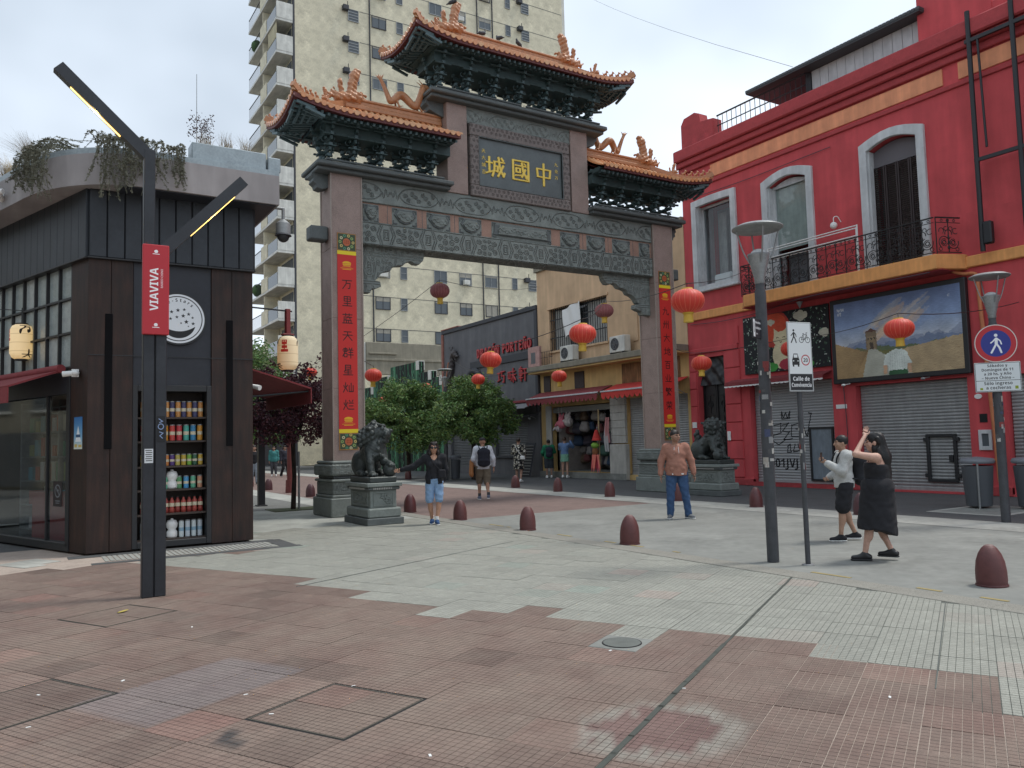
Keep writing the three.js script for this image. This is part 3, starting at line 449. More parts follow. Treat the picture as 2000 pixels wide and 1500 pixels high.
  const tb = sub('name_tablet', gate);
  const fr = new B(); fr.cbox(-1.62, 1.62, 9.73, 10.06, -.28, .37, .02).cbox(-1.62, 1.62, 8.1, 8.4, -.28, .37, .02).cbox(-1.62, -1.35, 8.4, 9.73, -.28, .368, .02).cbox(1.35, 1.62, 8.4, 9.73, -.28, .368, .02); fr.mesh('frame', frameStone, tb);
  const bd = new B(); for (const [a, b, c, d] of [[-1.37, 1.37, 9.715, 9.735], [-1.37, 1.37, 8.395, 8.415]]) bd.box(a, b, c, d, .3, .378); for (const x of [-1.36, 1.36]) bd.box(x - .01, x + .01, 8.415, 9.715, .3, .377); bd.mesh('inner_bead', M.stoneDark, tb);
  new B().box(-1.36, 1.36, 8.4, 9.73, -.25, .315).mesh('slate_panel', mat([.105, .125, .125], .32, { map: 'mottle', scale: 1.5 }), tb);
  const gold = mat([.78, .55, .1], .35, { metal: .35 });
  for (const [n, x, y, sz] of [['cheng', -.84, 9.0, .62], ['guo', -.03, 9.02, .62], ['zhong', .73, 9.02, .66]]) { const m = glyphGeo(n, sz, .064, .03).mesh('gold_character', gold, tb); m.position.set(x, y, .327); }
  for (const [x, list, sz] of [[-1.2, ['tian', 'da', 'cheng', 'bai'], .13], [1.17, ['jiu', 'ye', 'wan'], .12]]) list.forEach((n, i) => { const m = glyphGeo(n, sz, .011, .006).mesh('small_gold_character', gold, tb); m.position.set(x, 9.38 - i * .19, .318); });
  // ---- roofs ----
  function bracketGeo(hz, levels) { // stacked bracket arms
    const d = new B(), l = new B(); const H = .9 / levels;
    d.cbox(-.07, .07, 0, .12, -.1, .1, .01);
    for (let k = 0; k < levels; k++) { const y = .1 + k * H, wx = .1 + .075 * k, wz = .16 + (hz - .16) * (k + 1) / levels;
      d.cbox(-wx, wx, y, y + H * .42, -.035, .035, .012).cbox(-.035, .035, y + H * .05, y + H * .5, -wz, wz, .012);
      for (const s of [-1, 1]) { l.cbox(s * wx - .035, s * wx + .035, y + H * .42, y + H * .8, -.045, .045, .01); l.cbox(-.045, .045, y + H * .5, y + H * .86, s * wz - .05, s * wz + .05, .01);
        l.add(new THREE.TorusGeometry(.06, .008, 4, 8, 3.2), M4(s * wx * .6, y + H * .2, .045 + wz * .6, 0, 0, 2)); d.cbox(s * .1 - .02, s * .1 + .02, y + H * .2, y + H * .5, s * wz * .7 - .05, s * wz * .7 + .05, .008); d.cbox(-s * .1 - .02, -s * .1 + .02, y + H * .2, y + H * .5, s * wz * .7 - .05, s * wz * .7 + .05, .008);
        d.cbox(-wx * .9, wx * .9, y + H * .5, y + H * .68, s * wz - .03, s * wz + .03, .008); } }
    return [d, l];
  }
  const brk = bracketGeo(.62, 4), brkGeo = brk.map(b => b.geo());
  // ornaments (built once)
  const fishF = new Field([-.65, -.12, -.2], [.5, 1.15, .2], .021); // ridge-end beast biting the ridge, tail curled up
  fishF.cap([-.3, .1, 0], [.2, .16, 0], .13, .15, .05).cap([.2, .2, 0], [.4, .1, 0], .12, .06, .05).cap([.28, .3, 0], [.42, .27, 0], .05, .03, .03).cap([.24, .02, 0], [.38, -.02, 0], .06, .035, .03);
  fishF.cap([.02, .24, 0], [.06, .5, 0], .13, .11, .06).cap([.06, .5, 0], [.12, .74, 0], .11, .12, .05).cap([.12, .74, 0], [.2, .86, 0], .12, .09, .05).cap([-.22, .24, 0], [-.26, .52, 0], .05, .075, .03);
  for (let k = 0; k < 4; k++) fishF.cap([-.34 - k * .06, .16 - k * .02, 0], [-.42 - k * .06, .32 - k * .04, 0], .05, .018, .03); for (const s of [-1, 1]) { fishF.ell([.2, .24, s * .12], [.05, .05, .04], .02); fishF.cap([-.1, .14, s * .1], [.08, .06, s * .15], .05, .03, .03); fishF.cap([.1, .33, s * .06], [-.04, .43, s * .1], .03, .012, .02); }
  fishF.warp((x, y, z) => .018 * Math.sin(x * 34 + y * 21) * Math.sin(y * 30 - x * 8) + .012 * noise.noise(x * 16, y * 16, z * 16));
  const fishGeo = fishF.geo();
  const dragF = new Field([-.85, -.05, -.2], [.85, .85, .2], .019), spine = []; // dragon: tail up at -x, two humps, head at +x
  for (let i = 0; i <= 40; i++) { const t = i / 40, x = -.6 + 1.15 * t; spine.push([x, t < .16 ? .62 - t * 3.1 : .13 + .27 * Math.pow(Math.sin((t - .16) / .84 * Math.PI * 1.28), 2) + (t > .8 ? (t - .8) * 2 : 0), .05 * Math.sin(t * 9)]); }
  spine[0] = [-.66, .72, 0];
  for (let i = 0; i < 40; i++) { const r = (t) => .045 + .055 * Math.sin(Math.min(t * 1.25, 1) * 2.4); dragF.cap(spine[i], spine[i + 1], r(i / 40), r((i + 1) / 40), .015); if (i % 3 === 1) dragF.cap(spine[i], [spine[i][0] - .03, spine[i][1] + .13, spine[i][2]], .024, .008, .012); }
  const hd = spine[40]; dragF.ell([hd[0] + .07, hd[1] + .03, 0], [.12, .09, .08], .03).cap([hd[0] + .12, hd[1] + .02, 0], [hd[0] + .27, hd[1] + .01, 0], .05, .035, .02).cap([hd[0] + .1, hd[1] - .05, 0], [hd[0] + .22, hd[1] - .08, 0], .03, .02, .015);
  for (const s of [-1, 1]) { dragF.cap([hd[0], hd[1] + .08, s * .04], [hd[0] - .16, hd[1] + .2, s * .07], .022, .008, .012); dragF.cap([-.25, .3, s * .03], [-.18, .03, s * .1], .035, .025, .02); dragF.cap([.35, .25, s * .03], [.46, .03, s * .1], .035, .025, .02); dragF.cap([-.18, .02, s * .1], [-.06, .05, s * .12], .02, .01, .01); dragF.cap([.46, .02, s * .1], [.6, .06, s * .12], .02, .01, .01); dragF.cap([hd[0] + .02, hd[1], s * .05], [hd[0] - .1, hd[1] - .1, s * .1], .02, .006, .01); }
  for (let k = 0; k < 4; k++) dragF.cap([-.64, .68, 0], [-.78 + k * .07, .8 + (k % 2) * .03, (k - 1.5) * .03], .03, .008, .015);
  const dragGeo = dragF.geo();
  const beastF = new Field([-.1, -.02, -.06], [.1, .22, .06], .011); beastF.cap([-.04, .06, 0], [.02, .1, 0], .034, .03, .02).ell([.045, .15, 0], [.034, .03, .028], .015).cap([.06, .14, 0], [.085, .13, 0], .016, .01, .01).cap([-.05, .03, 0], [-.06, 0, 0], .025, .02, .01).cap([.03, .08, 0], [.045, 0, 0], .017, .014, .01).cap([-.06, .07, 0], [-.09, .15, 0], .014, .006, .01).cap([.03, .17, 0], [.02, .21, 0], .012, .005, .008);
  const beastGeo = beastF.geo();
  const putGeo = (g, name, m, parent, mtx) => { const c = g.clone(); if (mtx) c.applyMatrix4(mtx); if (mtx && mtx.determinant() < 0) { const ix = c.index.array; for (let i = 0; i < ix.length; i += 3) { const t = ix[i]; ix[i] = ix[i + 1]; ix[i + 1] = t; } c.computeVertexNormals(); } autoUV(c); const o = new THREE.Mesh(c, m); o.name = name; o.castShadow = o.receiveShadow = true; parent.add(o); return o; };

  function roof(name, { xi, xr, xE, zE, yR, yE, lift, both }) { // xi inner end (or -xE when both), xr ridge end, eave at xE / zE
    const R = sub(name, gate), pw = 1.45;
    const yF = (x, z) => { const ax = Math.abs(x), s = Math.max(Math.abs(z) / zE, ax > xr ? (ax - xr) / (xE - xr) : 0), side = ax > xr && (ax - xr) / (xE - xr) > Math.abs(z) / zE; const corner = side ? Math.pow(Math.abs(z) / zE, 2) : Math.pow(clamp((ax - xr) / (xE - xr), 0, 1), 2); return yE + (yR - yE) * Math.pow(1 - Math.min(s, 1), pw) + lift * s * s * corner; };
    const x0 = both ? -xE : xi, nx = Math.round((xE - x0) / .11), nz = 20;
    const sheet = (dy, flip, shrink = 0) => { const P = [], I = []; for (let i = 0; i <= nx; i++) for (let k = 0; k <= nz; k++) { const x = lerp(x0 + (both ? shrink : 0), xE - shrink, i / nx), z = lerp(-zE + shrink, zE - shrink, k / nz); P.push(x, yF(x, z) + dy, z); } for (let i = 0; i < nx; i++) for (let k = 0; k < nz; k++) { const a = i * (nz + 1) + k, b = a + nz + 1; flip ? I.push(a, b, a + 1, b, b + 1, a + 1) : I.push(a, a + 1, b, b, a + 1, b + 1); } const g = new THREE.BufferGeometry(); g.setAttribute('position', new THREE.Float32BufferAttribute(P, 3)); g.setIndex(I); g.computeVertexNormals(); return g; };
    new B().add(sheet(0, false)).mesh('pan_tiles', M.tile, R);
    new B().add(sheet(-.11, true, .03)).mesh('soffit', M.eaveRed, R);
    // eave board and rafter ends along every eave
    const eb = new B(), rf = new B(), edge = (p, q) => { const n = Math.round(p.distanceTo(q) / .16); for (let i = 0; i < n; i++) { const a = p.clone().lerp(q, i / n), b = p.clone().lerp(q, (i + 1) / n); a.y = yF(a.x, a.z) - .055; b.y = yF(b.x, b.z) - .055; eb.bar(a, b, .035, .1); const m = a.clone().lerp(b, .5), inn = m.clone(); const out = Math.abs(p.z - q.z) < .01 ? V(0, 0, Math.sign(p.z)) : V(Math.sign(p.x), 0, 0); inn.addScaledVector(out, -.5); inn.y = yF(inn.x, inn.z) - .15; m.addScaledVector(out, -.08); m.y -= .1; rf.bar(m, inn, .055, .06); const m2 = m.clone().addScaledVector(out, -.2); m2.y = yF(m2.x, m2.z) - .2; const i2 = m2.clone().addScaledVector(out, -.45); i2.y = yF(i2.x, i2.z) - .26; rf.bar(m2, i2, .055, .06); } };
    edge(V(x0, 0, zE - .02), V(xE, 0, zE - .02)); edge(V(xE, 0, -zE + .02), V(x0, 0, -zE + .02)); edge(V(xE - .02, 0, zE), V(xE - .02, 0, -zE)); if (both) edge(V(x0 + .02, 0, -zE), V(x0 + .02, 0, zE));
    eb.mesh('eave_board', M.eaveRed, R); rf.mesh('rafters', M.bracketBlue, R);
    // barrel tiles, one run from ridge to eave each, with a round end cap
    const run = (from, to) => { const L = Math.hypot(to.x - from.x, to.z - from.z); if (L < .08) return; const n = Math.max(2, Math.round(L / .16)), dir = V(to.x - from.x, 0, to.z - from.z).normalize(), sd = V(-dir.z, 0, dir.x), P = [], I = [], K = 5, r = .052;
      for (let i = 0; i <= n; i++) { const p = from.clone().lerp(to, i / n); p.y = yF(p.x, p.z) - .004; for (let k = 0; k <= K; k++) { const a = Math.PI * k / K, rs = r * (1 + (i % 2 ? .0 : .09)); P.push(p.x + sd.x * rs * Math.cos(a), p.y + rs * 1.05 * Math.sin(a), p.z + sd.z * rs * Math.cos(a)); } }
      for (let i = 0; i < n; i++) for (let k = 0; k < K; k++) { const a = i * (K + 1) + k, b = a + K + 1; I.push(a, a + 1, b, b, a + 1, b + 1); }
      const g = new THREE.BufferGeometry(); g.setAttribute('position', new THREE.Float32BufferAttribute(P, 3)); g.setIndex(I); g.computeVertexNormals();
      const b = new B().add(g), e = to.clone(); e.y = yF(to.x, to.z) + .008; const cp = new THREE.CylinderGeometry(.062, .062, .03, 10); cp.rotateX(Math.PI / 2); b.add(cp, new THREE.Matrix4().makeRotationY(Math.atan2(dir.x, dir.z)).setPosition(e.x + dir.x * .012, e.y, e.z + dir.z * .012));
      b.mesh('roof_tile', rnd() < .3 ? M.tilePale : M.tile, R); };
    const ncol = Math.round((xE - x0) / .158);
    for (let i = 0; i < ncol; i++) { const x = lerp(x0, xE, (i + .5) / ncol), z0 = Math.abs(x) > xr ? (Math.abs(x) - xr) / (xE - xr) * zE : .05; for (const s of [1, -1]) run(V(x, 0, s * z0), V(x, 0, s * zE)); }
    const ns = Math.round(2 * zE / .158); for (let i = 0; i < ns; i++) { const z = lerp(-zE, zE, (i + .5) / ns), xs = xr + (xE - xr) * Math.abs(z) / zE; run(V(xs, 0, z), V(xE, 0, z)); if (both) run(V(-xs, 0, z), V(-xE, 0, z)); }
    // eave drip tiles between the barrels (pale crescent plates)
    const dp = new B(); for (let i = 0; i <= ncol; i++) { const x = lerp(x0, xE, i / ncol); for (const s of [1, -1]) dp.add(new THREE.CylinderGeometry(.05, .05, .012, 8, 1, false, Math.PI / 2, Math.PI), M4(x, yF(x, zE) + .012, s * (zE + .012), Math.PI / 2, 0, 0)); } dp.mesh('drip_tiles', M.tilePale, R);
    // ridges
    const rb = new B(), ra = both ? -xr : xi; rb.cbox(ra, xr, yR - .02, yR + .1, -.1, .1, .02).cbox(ra, xr, yR + .1, yR + .2, -.065, .065, .012).cbox(ra, xr, yR + .2, yR + .27, -.09, .09, .02); rb.mesh('ridge', M.ornament, R);
    for (const sx of both ? [-1, 1] : [1]) for (const sz of [1, -1]) { const hb = new B(); let pr = null; for (let k = 0; k <= 10; k++) { const t = k / 10, x = sx * lerp(xr, xE + .02, t), z = sz * lerp(0, zE + .02, t), p = V(x, yF(x, z) + .09 + (t > .85 ? (t - .85) * .35 : 0), z); if (pr) hb.bar(pr, p.clone(), .1, .14); pr = p; } hb.mesh('hip_ridge', M.ornament, R);
      for (let k = 0; k < 5; k++) { const t = .56 + k * .095, x = sx * lerp(xr, xE, t), z = sz * lerp(0, zE, t); putGeo(beastGeo, 'roof_figurine', M.ornament, R, M4(x, yF(x, z) + .15, z, 0, sx > 0 ? -sz * .6 : Math.PI + sz * .6, 0, rr(.85, 1.1))); }
      putGeo(fishGeo, 'hip_beast', M.ornament, R, M4(sx * lerp(xr, xE, .38), yF(sx * lerp(xr, xE, .38), sz * zE * .38) + .14, sz * zE * .38, 0, sx > 0 ? -sz * .6 : Math.PI + sz * .6, 0, .36)); }
    return { R, yF };
  }
  const sideSpec = { xi: 2.3, xr: 4.95, xE: 6.55, zE: 1.1, yR: 9.93, yE: 9.34, lift: .24, both: false };
  const rg = roof('side_roof', sideSpec), lf = roof('side_roof', sideSpec); lf.R.scale.x = 1;
  // mirror the second side roof by turning it round (it is symmetric front to back)
  lf.R.rotation.y = Math.PI;
  const tp = roof('top_roof', { xi: 0, xr: 2.0, xE: 3.5, zE: 1.1, yR: 12.45, yE: 11.84, lift: .24, both: true });
  putGeo(fishGeo, 'ridge_beast', M.ornament, rg.R, M4(4.8, 10.05, 0, 0, Math.PI, 0, .98)); putGeo(fishGeo, 'ridge_beast', M.ornament, lf.R, M4(4.8, 10.05, 0, 0, Math.PI, 0, .98));
  putGeo(dragGeo, 'ridge_dragon', M.ornament, rg.R, M4(3.35, 10.18, 0, 0, Math.PI, 0, .98)); putGeo(dragGeo, 'ridge_dragon', M.ornament, lf.R, M4(3.35, 10.18, 0, 0, Math.PI, 0, .98));
  for (const s of [-1, 1]) putGeo(fishGeo, 'ridge_beast', M.ornament, tp.R, M4(s * 1.9, 12.58, 0, 0, s > 0 ? Math.PI : 0, 0, .98));
  const led = (a, b, y, nm) => { const L = new B(); L.cbox(a, b, y, y + .09, -.5, .5, .02).cbox(a - .05, b + .05, y + .09, y + .2, -.62, .62, .025); L.mesh(nm, M.stoneDark, gate); };
  led(2.3, 5.8, 8.1, 'ledge'); led(-5.8, -2.3, 8.1, 'ledge'); led(-2.8, 2.8, 10.5, 'top_ledge');
  for (const s of [-1, 1]) { new B().ext([[0, 0], [.4, 0], [.42, -.06], [.36, -.12], [.38, -.2], [.3, -.26], [.28, -.33], [.16, -.36], [0, -.3]].map(p => [s * p[0], p[1]]), .3, M4(s * 5.42, 8.1, -.15), .01).mesh('ledge_corbel', M.stoneDark, gate); new B().ext([[0, 0], [.5, 0], [.5, -.07], [.42, -.14], [.4, -.22], [.2, -.3], [0, -.36]].map(p => [s * p[0], p[1]]), .3, M4(s * 2.29, 10.5, -.15), .01).mesh('ledge_corbel', M.stoneDark, gate); }
  const addBrackets = (xs, y, sc) => { for (const x of xs) { const g = sub('bracket_set', gate, [x, y, 0]); brkGeo.forEach((q, i) => { const m = new THREE.Mesh(q, i ? M.bracketBlue : M.bracket); m.name = i ? 'bearing_blocks' : 'arms'; m.castShadow = m.receiveShadow = true; g.add(m); }); g.scale.set(1, sc, 1); } };
  for (const s of [-1, 1]) addBrackets([2.75, 3.45, 4.15, 4.85, 5.45].map(x => s * x), 8.3, 1.0); addBrackets([-2.45, -1.65, -.82, 0, .82, 1.65, 2.45], 10.7, 1.05);
  const bk = new B(); for (const s of [-1, 1]) bk.box(s * 2.3, s * 5.6, 8.98, 9.3, -.5, .5).box(s * 2.3, s * 5.7, 9.24, 9.36, -.85, .85); bk.box(-2.7, 2.7, 11.45, 11.78, -.5, .5).box(-2.85, 2.85, 11.74, 11.86, -.85, .85); bk.mesh('roof_bed', M.bracket, gate);
  for (const z of [-.52, .52]) { for (const s of [-1, 1]) new B().rod(V(s * 2.5, 8.36, z), V(s * 5.6, 8.36, z), .03).mesh('ledge_rail', M.stoneDark, gate); for (let k = 0; k < 4; k++) new B().rod(V(-2.65 + k * 1.36, 10.77, z), V(-2.65 + k * 1.36 + 1.2, 10.77, z), .03).mesh('ledge_rail', M.stoneDark, gate); }
  // banners
  const bannerTex = (chars) => canvasTex(128, 1400, (g, w, h) => {
    g.fillStyle = '#c92a25'; g.fillRect(0, 0, w, h); const Y = (m) => (1 - m / 5.15) * h; // metres from the bottom
    const flower = (y0, y1) => { g.fillStyle = '#3c4a33'; g.fillRect(0, y0, w, y1 - y0); const cy = (y0 + y1) / 2; for (let k = 0; k < 10; k++) { g.fillStyle = ['#c9b26a', '#8fa860', '#d0c9a0', '#4f8a6a'][k % 4]; g.beginPath(); g.arc(64 + 44 * Math.cos(k * .628), cy + 44 * Math.sin(k * .628), 10, 0, 7); g.fill(); g.fillStyle = '#2c4636'; g.beginPath(); g.arc(64 + 44 * Math.cos(k * .628), cy + 44 * Math.sin(k * .628), 4, 0, 7); g.fill(); } g.fillStyle = '#b8603a'; g.beginPath(); g.arc(64, cy, 25, 0, 7); g.fill(); g.fillStyle = '#8c3f22'; for (let k = 0; k < 6; k++) g.fillRect(50 + (k % 3) * 11, cy - 12 + (k > 2 ? 13 : 0), 6, 9); g.strokeStyle = '#a8743c'; g.lineWidth = 5; g.strokeRect(3, y0 + 3, w - 6, y1 - y0 - 6); };
    flower(0, Y(4.72)); flower(Y(.4), h); g.fillStyle = '#e8d028'; g.fillRect(0, Y(4.72), w, 24); g.fillRect(0, Y(.4) - 24, w, 24);
    const emblem = (y) => { g.fillStyle = '#e6b422'; g.beginPath(); g.ellipse(64, y, 30, 15, 0, Math.PI, 0); g.fill(); g.fillRect(36, y + 2, 56, 8); g.fillRect(40, y + 13, 48, 5); g.fillRect(34, y + 21, 60, 2); g.fillRect(20, y + 30, 88, 3); g.fillRect(34, y + 37, 60, 4); }; emblem(Y(4.42)); emblem(Y(.72));
    g.strokeStyle = '#2a0c0a'; chars.forEach((n, i) => inkGlyph(g, n, 27, Y(4.06) + i * (Y(.95) - Y(4.06)) / 7.6, 74, 6));
  });
  for (const [s, chars, lb] of [[-1, ['wan', 'li', 'lan', 'tian', 'qun', 'xing', 'can', 'lan2'], 'long red couplet banner on the gate pillar behind the seated woman-side lion'], [1, ['jiu', 'zhou', 'da', 'di', 'bai', 'ye', 'fan', 'rong'], 'long red couplet banner on the gate pillar beside the red building']]) {
    const t = thing('couplet_banner', s < 0 ? 'long red couplet banner on the gate pillar beside the purple-leaved tree' : lb, 'banner', [11.74 + s * 5.07, 1.52, -17.885], 0, 'banners on the gate pillars');
    new B().box(-.235, .235, 0, 5.15, -.004, .004).mesh('board', mat([.3, .04, .035], .7), t);
    const m = new THREE.Mesh(face(.47, 5.15), printed(bannerTex(chars), .6)); m.name = 'print'; m.position.set(0, 2.575, .0055); m.receiveShadow = true; t.add(m);
  }
}
// ---------- street front on the far side (all one plane, X = 20.1) ----------
const FX = 20.1;
Object.assign(M, {
  redWall: mat([.56, .075, .085], .85, { map: 'streak', scale: 3.5, bump: .003, bscale: .5 }), redTrim: mat([.4, .05, .055], .8, { map: 'mottle', scale: 1.2, bump: .002 }), orange: mat([.78, .32, .17], .8, { map: 'streak', scale: 2 }),
  ochre: mat([.78, .36, .125], .8, { map: 'streak', scale: 1.6 }), trimWhite: mat([.56, .58, .6], .75, { map: 'streak', scale: 1.8, bump: .002 }), louvre: mat([.035, .022, .022], .6, { map: 'mottle', scale: .5 }), iron: mat([.012, .012, .013], .55),
  shutter: mat([.36, .37, .375], .5, { map: 'streak', scale: 1.4, metal: .35 }), shutterDark: mat([.14, .15, .16], .55, { map: 'streak', scale: 1.4, metal: .3 }),
  beige: mat([.62, .43, .27], .88, { map: 'streak', scale: 3.2, bump: .002 }), ochreWall: mat([.58, .4, .17], .88, { map: 'streak', scale: 2.6 }), paleStone: mat([.46, .45, .42], .85, { map: 'streak', scale: 1.3, bump: .002 }),
  greyWall: mat([.13, .132, .145], .8, { map: 'streak', scale: 3, bump: .0015 }), greyTrim: mat([.05, .052, .06], .75), awnRed: mat([.24, .04, .045], .85, { map: 'mottle', scale: .8 }), awnBright: mat([.6, .05, .04], .85, { map: 'mottle', scale: .8 }), signRed: mat([.45, .04, .045], .5),
  cream: mat([.7, .64, .475], .9, { map: 'mottle', scale: 2.6, bump: .002 }), creamDark: mat([.5, .45, .3], .9, { map: 'streak', scale: 4 }), balcWhite: mat([.68, .68, .64], .85, { map: 'streak', scale: 2.4 }), weathered: mat([.27, .25, .2], .95, { map: 'streak', scale: 2.2, bump: .006 }),
  winGlass: mat([.10, .115, .125], .08), curtain: mat([.42, .43, .42], .8, { map: 'streak', scale: .8 }), slat: mat([.36, .34, .29], .7, { map: 'streak', scale: .7 }),
});
const P2 = (a) => a.map(p => [p[0], p[1]]);
function facadeThing(name, label, category) { return thing(name, label, category, [FX, 0, 0], -Math.PI / 2); } // local x = world z, local z points to the street
function arch(z0, z1, y0, y1, rise) { const o = [[z0, y0], [z1, y0], [z1, y1 - rise]]; for (let k = 1; k < 8; k++) { const t = k / 8; o.push([lerp(z1, z0, t), y1 - rise + rise * Math.sin(Math.PI * t)]); } o.push([z0, y1 - rise]); return o; }
function wallWith(outline, holes, depth, m, parent, name = 'wall', z = 0) { return new B().ext(outline, depth, M4(0, 0, z - depth), 0, holes).mesh(name, m, parent); }
const rectP = (z0, z1, y0, y1) => [[z0, y0], [z1, y0], [z1, y1], [z0, y1]];
function shutter(parent, z0, z1, y0, y1, zf, m = M.shutter, pitch = .085) {
  const n = Math.round((y1 - y0) / pitch), P = [], I = [], prof = [[0, 0], [.18, .017], [.5, .024], [.82, .017], [.96, 0]];
  for (let k = 0; k < n; k++) for (const [t, d] of prof) { const y = lerp(y0, y1, (k + t) / n); P.push(z0, y, zf + d, z1, y, zf + d); }
  for (let r = 0; r < n * 5 - 1; r++) { const a = r * 2; I.push(a, a + 1, a + 3, a, a + 3, a + 2); }
  const g = new THREE.BufferGeometry(); g.setAttribute('position', new THREE.Float32BufferAttribute(P, 3)); g.setIndex(I); const f = g.toNonIndexed(); f.computeVertexNormals(); const s = new B().add(f); s.box(z0, z1, y0 - .04, y0 + .03, zf - .01, zf + .03); return s.mesh('roller_shutter', m, parent);
}
function scallop(z0, z1, y, drop, n, zf, m, parent, name = 'valance') { const pts = [[z0, y], [z1, y]]; for (let k = n; k > 0; k--) { const a = lerp(z0, z1, k / n), b = lerp(z0, z1, (k - 1) / n); pts.push([a, y - drop * .55], [lerp(a, b, .25), y - drop * .9], [lerp(a, b, .5), y - drop], [lerp(a, b, .75), y - drop * .9]); } pts.push([z0, y - drop * .55]); return new B().ext(pts.reverse(), .012, M4(0, 0, zf)).mesh(name, m, parent); }
{ // ===== red two-storey building =====
  const b = facadeThing('red_building', 'red painted two-storey corner house with orange bands and an iron balcony', 'building');
  const wins = [arch(-19.62, -18.05, 6.74, 9.58, .02), arch(-16.55, -15.08, 5.95, 9.56, .2), arch(-13.08, -11.62, 5.95, 9.6, .2)];
  wallWith(rectP(-20.3, 4, 0, 11.4), [...wins, rectP(-19.92, -18.7, .12, 4.3), rectP(-17.65, -14.6, .12, 3.2), rectP(-13.85, -10.75, .05, 2.92), rectP(-9.85, -6.2, .05, 2.9)], .4, M.redWall, b);
  new B().box(-20.3, 4, 0, 11.7, -9, -1.2).mesh('building_body', M.redWall, b);
  const pl = new B(); for (const [a, c] of [[-20.3, -19.92], [-18.7, -17.65], [-14.6, -13.85], [-10.75, -9.85]]) pl.cbox(a, c, 0, .22, -.1, .06, .015); pl.box(-17.65, -14.6, 0, .12, -.3, .05).mesh('plinth', M.redTrim, b);
  new B().cbox(-20.36, 4, 10.9, 11.1, -.1, .1, .02).cbox(-20.4, 4, 11.3, 11.72, -.3, .3, .04).cbox(-20.38, 4, 11.1, 11.3, -.2, .2, .03).mesh('cornice', M.redTrim, b);
  new B().cbox(-20.33, 4, 10.24, 10.36, -.05, .06, .015).mesh('string_course', M.redTrim, b);
  for (const [a, c] of [[-18.9, -10.85], [-10.45, -8.6], [-8.3, 3]]) new B().cbox(a, c, 10.42, 10.86, -.03, .035, .01).mesh('orange_band', M.orange, b);
  new B().cbox(-20.34, -17.2, 5.62, 5.9, -.05, .09, .02).mesh('belt_course', M.ochre, b); new B().cbox(-10.7, 4, 5.62, 5.9, -.05, .09, .02).mesh('belt_course', M.ochre, b);
  // pilaster blocks beside the door, shallow joints
  for (const [a, c] of [[-18.66, -18.0], [-20.28, -19.96]]) for (let k = 0; k < 7; k++) new B().cbox(a, c, .25 + k * .6, .82 + k * .6, -.02, .045, .015).mesh('pilaster_block', M.redWall, b);
  new B().cbox(-20.2, -18.05, 4.45, 4.62, 0, .07, .02).cbox(-18.2, -18.0, 4.62, 5.2, 0, .04, .01).mesh('door_hood', M.redWall, b);
  // windows
  const winFrame = (z0, z1, y0, y1, rise, sill) => { const w = sub('window', b), o = .2, out = arch(z0 - o, z1 + o, y0 - (sill ? .14 : 0), y1 + o + .02, rise + .02); new B().ext(out, .1, M4(0, 0, -.02), .012, [arch(z0, z1, y0, y1, rise).reverse()]).mesh('frame', M.trimWhite, w);
    const jb = new B(); jb.box(z0 - .01, z0 + .05, y0, y1 - rise, -.38, -.01).box(z1 - .05, z1 + .01, y0, y1 - rise, -.38, -.01); jb.mesh('jamb', M.trimWhite, w); if (sill) new B().cbox(z0 - .26, z1 + .26, y0 - .2, y0 - .12, -.1, .16, .02).mesh('sill', M.trimWhite, w); return w; };
  const w1 = winFrame(-19.62, -18.05, 6.74, 9.58, .02, true); new B().add(face(1.47, 2.82), M4(-18.835, 8.15, -.236)).mesh('pane', M.glass, w1); new B().box(-19.57, -19.5, 6.74, 9.56, -.25, -.19).box(-18.17, -18.1, 6.74, 9.56, -.25, -.19).box(-19.5, -18.17, 9.48, 9.56, -.25, -.19).box(-19.5, -18.17, 6.74, 6.84, -.25, -.19).mesh('sash', M.trimWhite, w1);
  new B().box(-19.7, -17.9, 6.6, 9.6, -1.15, -1.1).mesh('room_wall', mat([.32, .33, .34], .9, { map: 'streak', scale: 1 }), w1); new B().cbox(-19.3, -18.5, 6.8, 7.15, -.6, -.35, .05).mesh('white_bundle', M.white, w1); new B().cbox(-18.55, -18.25, 6.8, 7.35, -.7, -.4, .02).mesh('box', M.greyTrim, w1); new B().box(-19.45, -19.1, 7.0, 9.4, -.9, -.85).mesh('curtain', M.curtain, w1);
  const w2 = winFrame(-16.55, -15.08, 5.95, 9.56, .2); new B().box(-16.5, -15.13, 7.35, 9.45, -.26, -.25).mesh('blind', mat([.46, .5, .46], .75, { map: 'streak', scale: 1.5 }), w2); new B().add(face(1.37, 3.5), M4(-15.815, 7.7, -.222)).mesh('pane', M.glass, w2); new B().box(-16.5, -15.13, 5.95, 7.4, -.9, -.85).mesh('room_wall', mat([.3, .3, .31], .9), w2); new B().box(-16.5, -16.42, 5.95, 9.4, -.25, -.17).box(-15.2, -15.13, 5.95, 9.4, -.25, -.17).mesh('sash', M.trimWhite, w2); new B().ext(arch(-16.48, -15.15, 9.3, 9.5, .17), .05, M4(0, 0, -.2)).mesh('arch_head', M.trimWhite, w2);
  const w3 = winFrame(-13.08, -11.62, 5.95, 9.6, .2); new B().ext(arch(-13.08, -11.62, 8.95, 9.56, .2), .04, M4(0, 0, -.26)).mesh('transom_panel', mat([.12, .11, .12], .6), w3);
  for (const [a, c] of [[-13.06, -12.72], [-12.7, -12.36], [-12.34, -12.0], [-11.98, -11.64]]) { const s = new B(); s.box(a, a + .04, 5.95, 8.95, -.24, -.19).box(c - .04, c, 5.95, 8.95, -.24, -.19); for (let y = 6.0; y < 8.93; y += .058) s.box(a + .04, c - .04, -.006, .006, -.028, .028, M4(0, y, -.215, .7)); s.mesh('louvred_leaf', M.louvre, w3); }
